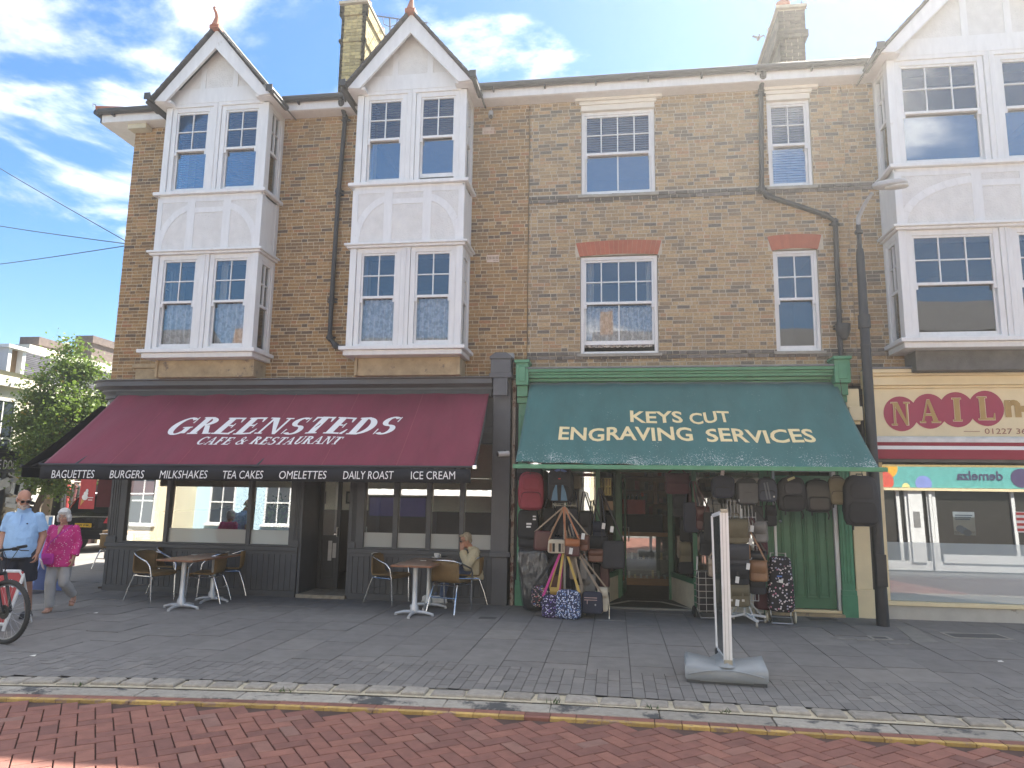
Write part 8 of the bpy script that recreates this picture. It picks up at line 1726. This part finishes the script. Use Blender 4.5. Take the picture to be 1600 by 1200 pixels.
pl = MB().box(cx0-.26, cx0+.26, cy-.115, cy-.10, .68, .79).build('number_plate', M('yellow_plate', (.70, .46, .03), .45), car, bevel=.004); text_mb('LX09 WMU', (cx0, cy-.116, .700), (1, 0, 0), (0, 0, 1), .46, .07, .001, .015, 0).build('plate_characters', BLACKPL, pl)
# ice-cream banner hung on the shop across the side street
a = at(122, 795, 5.0); b_ = at(151, 745, 5.0); bn = thing('advert_banner', 'red ice-cream banner with a white whipped cone below the black awning', 'banner', ((a.x+b_.x)/2, 5, a.z)); MB().box(a.x, b_.x, 5, 5.02, a.z, b_.z+.1).build('sheet', M('red_banner', (.46, .055, .06), .6), bn)
c = Vector((a.x+.17, 4.985, a.z+.30)); MB().ell(c, (.085, .012, .08), 14, 8).ell(c+Vector((.02, 0, .09)), (.065, .012, .06), 12, 8).ell(c+Vector((.045, 0, .16)), (.04, .01, .05), 10, 8).build('whipped_ice', M('ice_white', (.8, .8, .78), .6), bn, smooth=True); MB().prism([(c.x-.09, 4.992, c.z-.05), (c.x-.01, 4.992, c.z-.10), (c.x-.11, 4.992, c.z-.22)], (0, -.01, 0)).build('cone', M('wafer', (.55, .32, .10), .7), bn, fix=True); text_mb('Caramelle', (a.x+.1, 4.996, b_.z-.02), (1, 0, 0), (0, 0, 1), .30, .09, .002, .02, 0, None, 'L').build('banner_lettering', LETTERW, bn)
MB().box(a.x+.26, a.x+.40, 4.99, 4.998, c.z-.02, c.z+.0).box(a.x+.26, a.x+.38, 4.99, 4.998, c.z-.08, c.z-.06).build('banner_text', LETTERW, bn)
b2 = at(177, 745, 5.0); bn2 = thing('advert_banner', 'dark maroon banner beside the red ice-cream banner', 'banner', ((b_.x+b2.x)/2, 5.15, a.z)); MB().prism([(b_.x+.02, 5.05, a.z+.05), (b2.x, 5.5, a.z+.05), (b2.x, 5.5, b_.z+.1), (b_.x+.02, 5.05, b_.z+.1)], (0, .02, 0)).build('sheet', M('maroon_banner', (.10, .022, .025), .6), bn2); MB().tube([((b_.x+b2.x)/2, 5.3, 0), ((b_.x+b2.x)/2, 5.3, b_.z+.1)], .03, 8).tube([(a.x, 5.03, b_.z+.1), (b2.x, 5.5, b_.z+.1)], .015, 6).build('banner_post', GUTTER, bn2)
# clothes rail outside the far shop
RX = -16.5; cr0 = atx(86, 800, RX); cr1 = atx(121, 800, RX); rl = thing('clothes_rail', 'rail of black and red garments outside the shop across the side street', 'clothes rail', (RX, (cr0.y+cr1.y)/2, 0)); zt2 = atx(95, 752, RX).z
MB().tube([(RX, cr0.y, 0), (RX, cr0.y, zt2), (RX, cr1.y, zt2), (RX, cr1.y, 0)], .02, 6).build('rail', STEEL, rl)
cols = [(.012, .012, .014), (.012, .012, .014), (.35, .03, .03), (.02, .018, .018), (.12, .03, .03), (.015, .015, .017), (.30, .16, .12)]
for k in range(7):
    x = cr0.y+(k+.5)*(cr1.y-cr0.y)/7; m = MB(); h_ = [1.3, 1.25, 1.35, 1.2, .7, 1.3, .35][k]
    m.loft([((RX, x, zt2-.05), .05, .05), ((RX, x, zt2-.14), .14, .14), ((RX, x, zt2-.5), .13, .13), ((RX, x, zt2-h_), .16, .15)], 12); wobble(m, .02, 5, k); m.build('garment', M('garment%s' % 'abcdefg'[k], cols[k], .85), rl, smooth=True)
# small white and blue crate board behind the man
a = at(62, 822, 3.0); b_ = at(84, 806, 3.0); cb = thing('notice_board', 'small white notice board with blue print beyond the man', 'notice board', ((a.x+b_.x)/2, 3.0, 0)); MB().box(a.x, b_.x, 3.0, 3.03, a.z, b_.z).build('board', WHITEPL, cb); MB().box(a.x+.22, b_.x-.03, 2.99, 2.999, a.z+.03, b_.z-.03).build('blue_print', M('blue_print', (.10, .28, .55), .6), cb); MB().tube([((a.x+b_.x)/2, 3.04, 0), ((a.x+b_.x)/2, 3.04, a.z)], .03, 8).build('post', GUTTER, cb)
# shadowed figures and plants inside the cafe
pt = at(383, 822, .35); plnt = thing('potted_plant', 'green potted plant with a red pot inside the left cafe window', 'plant', (pt.x, .5, .85)); MB().lathe([(0, 0), (.07, 0), (.09, .16), (0, .16)], (pt.x, .5, .86), 14).build('pot', M('red_pot', (.55, .06, .04), .5), plnt, smooth=True); m = MB(); q = random.Random(2)
for k in range(420):
    c = Vector((pt.x+q.gauss(0, .17), .5+q.gauss(0, .12), 1.32+q.gauss(0, .16))); d = Vector((q.gauss(0, 1), q.gauss(0, 1), q.gauss(0, .8))).normalized()*q.uniform(.05, .11); u = d.cross(Vector((q.random(), q.random(), q.random()))).normalized()*.018; m.quad(c, c+d*.5+u, c+d, c+d*.5-u)
for k in range(12): m.tube([(pt.x, .5, 1.0), (pt.x+q.gauss(0, .1), .5+q.gauss(0, .08), 1.3)], .004, 4)
m.build('leaves', M('house_plant_leaf', (.06, .12, .03), .5, island=.4), plnt)
MB().box(-8.7, -5.5, .38, .72, .78, .85).build('window_shelf', DARKIN, houseA)
q = at(432, 826, .4); p2 = dup(plnt, (q.x, .52, .85), 1.2, 'green potted plant low in the pane left of the cafe door')
for k, (x, y, lb) in enumerate(((-3.0, 2.2, 'dark indoor table inside the cafe behind the right windows'), (-4.0, 2.9, 'dark indoor table deeper inside the cafe near the back wall'), (-7.2, 2.4, 'dark indoor table inside the cafe behind the left window'))):
    t = thing('indoor_table', lb, 'table', (x, y, .03), 'tables inside the cafe'); MB().box(x-.45, x+.45, y-.4, y+.4, .74, .78).build('tabletop', DARKIN, t); MB().tube([(x, y, .03), (x, y, .74)], .04, 8).build('pedestal', DARKIN, t)
a = at(490, 770, 3.5); fr1 = thing('picture_frame', 'framed grey picture on the cafe wall seen through the left door leaf', 'picture', (a.x, 3.55, a.z))
for k, (px0, py0, px1, py1) in enumerate(((487, 768, 509, 787), (540, 768, 552, 787))):
    a = at(px0, py1, 3.54); b_ = at(px1, py0, 3.54); t = fr1 if k == 0 else thing('picture_frame', 'framed picture on the cafe wall seen in the open doorway', 'picture', (a.x, 3.55, a.z)); MB().box(a.x, b_.x, 3.545, 3.575, a.z, b_.z).build('frame', BLACKPL, t); MB().box(a.x+.04, b_.x-.04, 3.54, 3.545, a.z+.04, b_.z-.04).build('print', M('faded_print', (.35, .33, .30), .6, var=.4, scale=9), t)
a = at(575, 795, 3.45); b_ = at(667, 778, 3.45); tv = thing('television', 'dark purple-blue screen on the back wall of the cafe', 'screen', ((a.x+b_.x)/2, 3.5, a.z)); MB().box(a.x, b_.x, 3.48, 3.54, a.z-.18, b_.z+.02).build('casing', BLACKPL, tv); sm_ = M('lit_screen', (.03, .02, .10), .3); sm_.node_tree.nodes['Principled BSDF'].inputs['Emission Color'].default_value = (.10, .06, .40, 1); sm_.node_tree.nodes['Principled BSDF'].inputs['Emission Strength'].default_value = .015; MB().box(a.x+.03, b_.x-.03, 3.47, 3.48, a.z-.15, b_.z-.01).build('screen', sm_, tv)
# ------------------------------------------------------------------ thin scattering volume added to imitate the lens glare
hz = MB().box(-410, 410, -410, 610, -1.2, 13.2).build('glare_haze', None, kind='stuff', label='pale bright haze added to imitate lens glare over the street', cat='glare_haze')
hm_ = bpy.data.materials.new('glare_air'); hm_.use_nodes = True; t = hm_.node_tree; t.nodes.clear(); o = t.nodes.new('ShaderNodeOutputMaterial'); v = t.nodes.new('ShaderNodeVolumePrincipled'); v.inputs['Color'].default_value = (.97, .97, .95, 1); v.inputs['Density'].default_value = .0024; v.inputs['Anisotropy'].default_value = .64
t.links.new(v.outputs[0], o.inputs['Volume']); hz.data.materials.append(hm_)
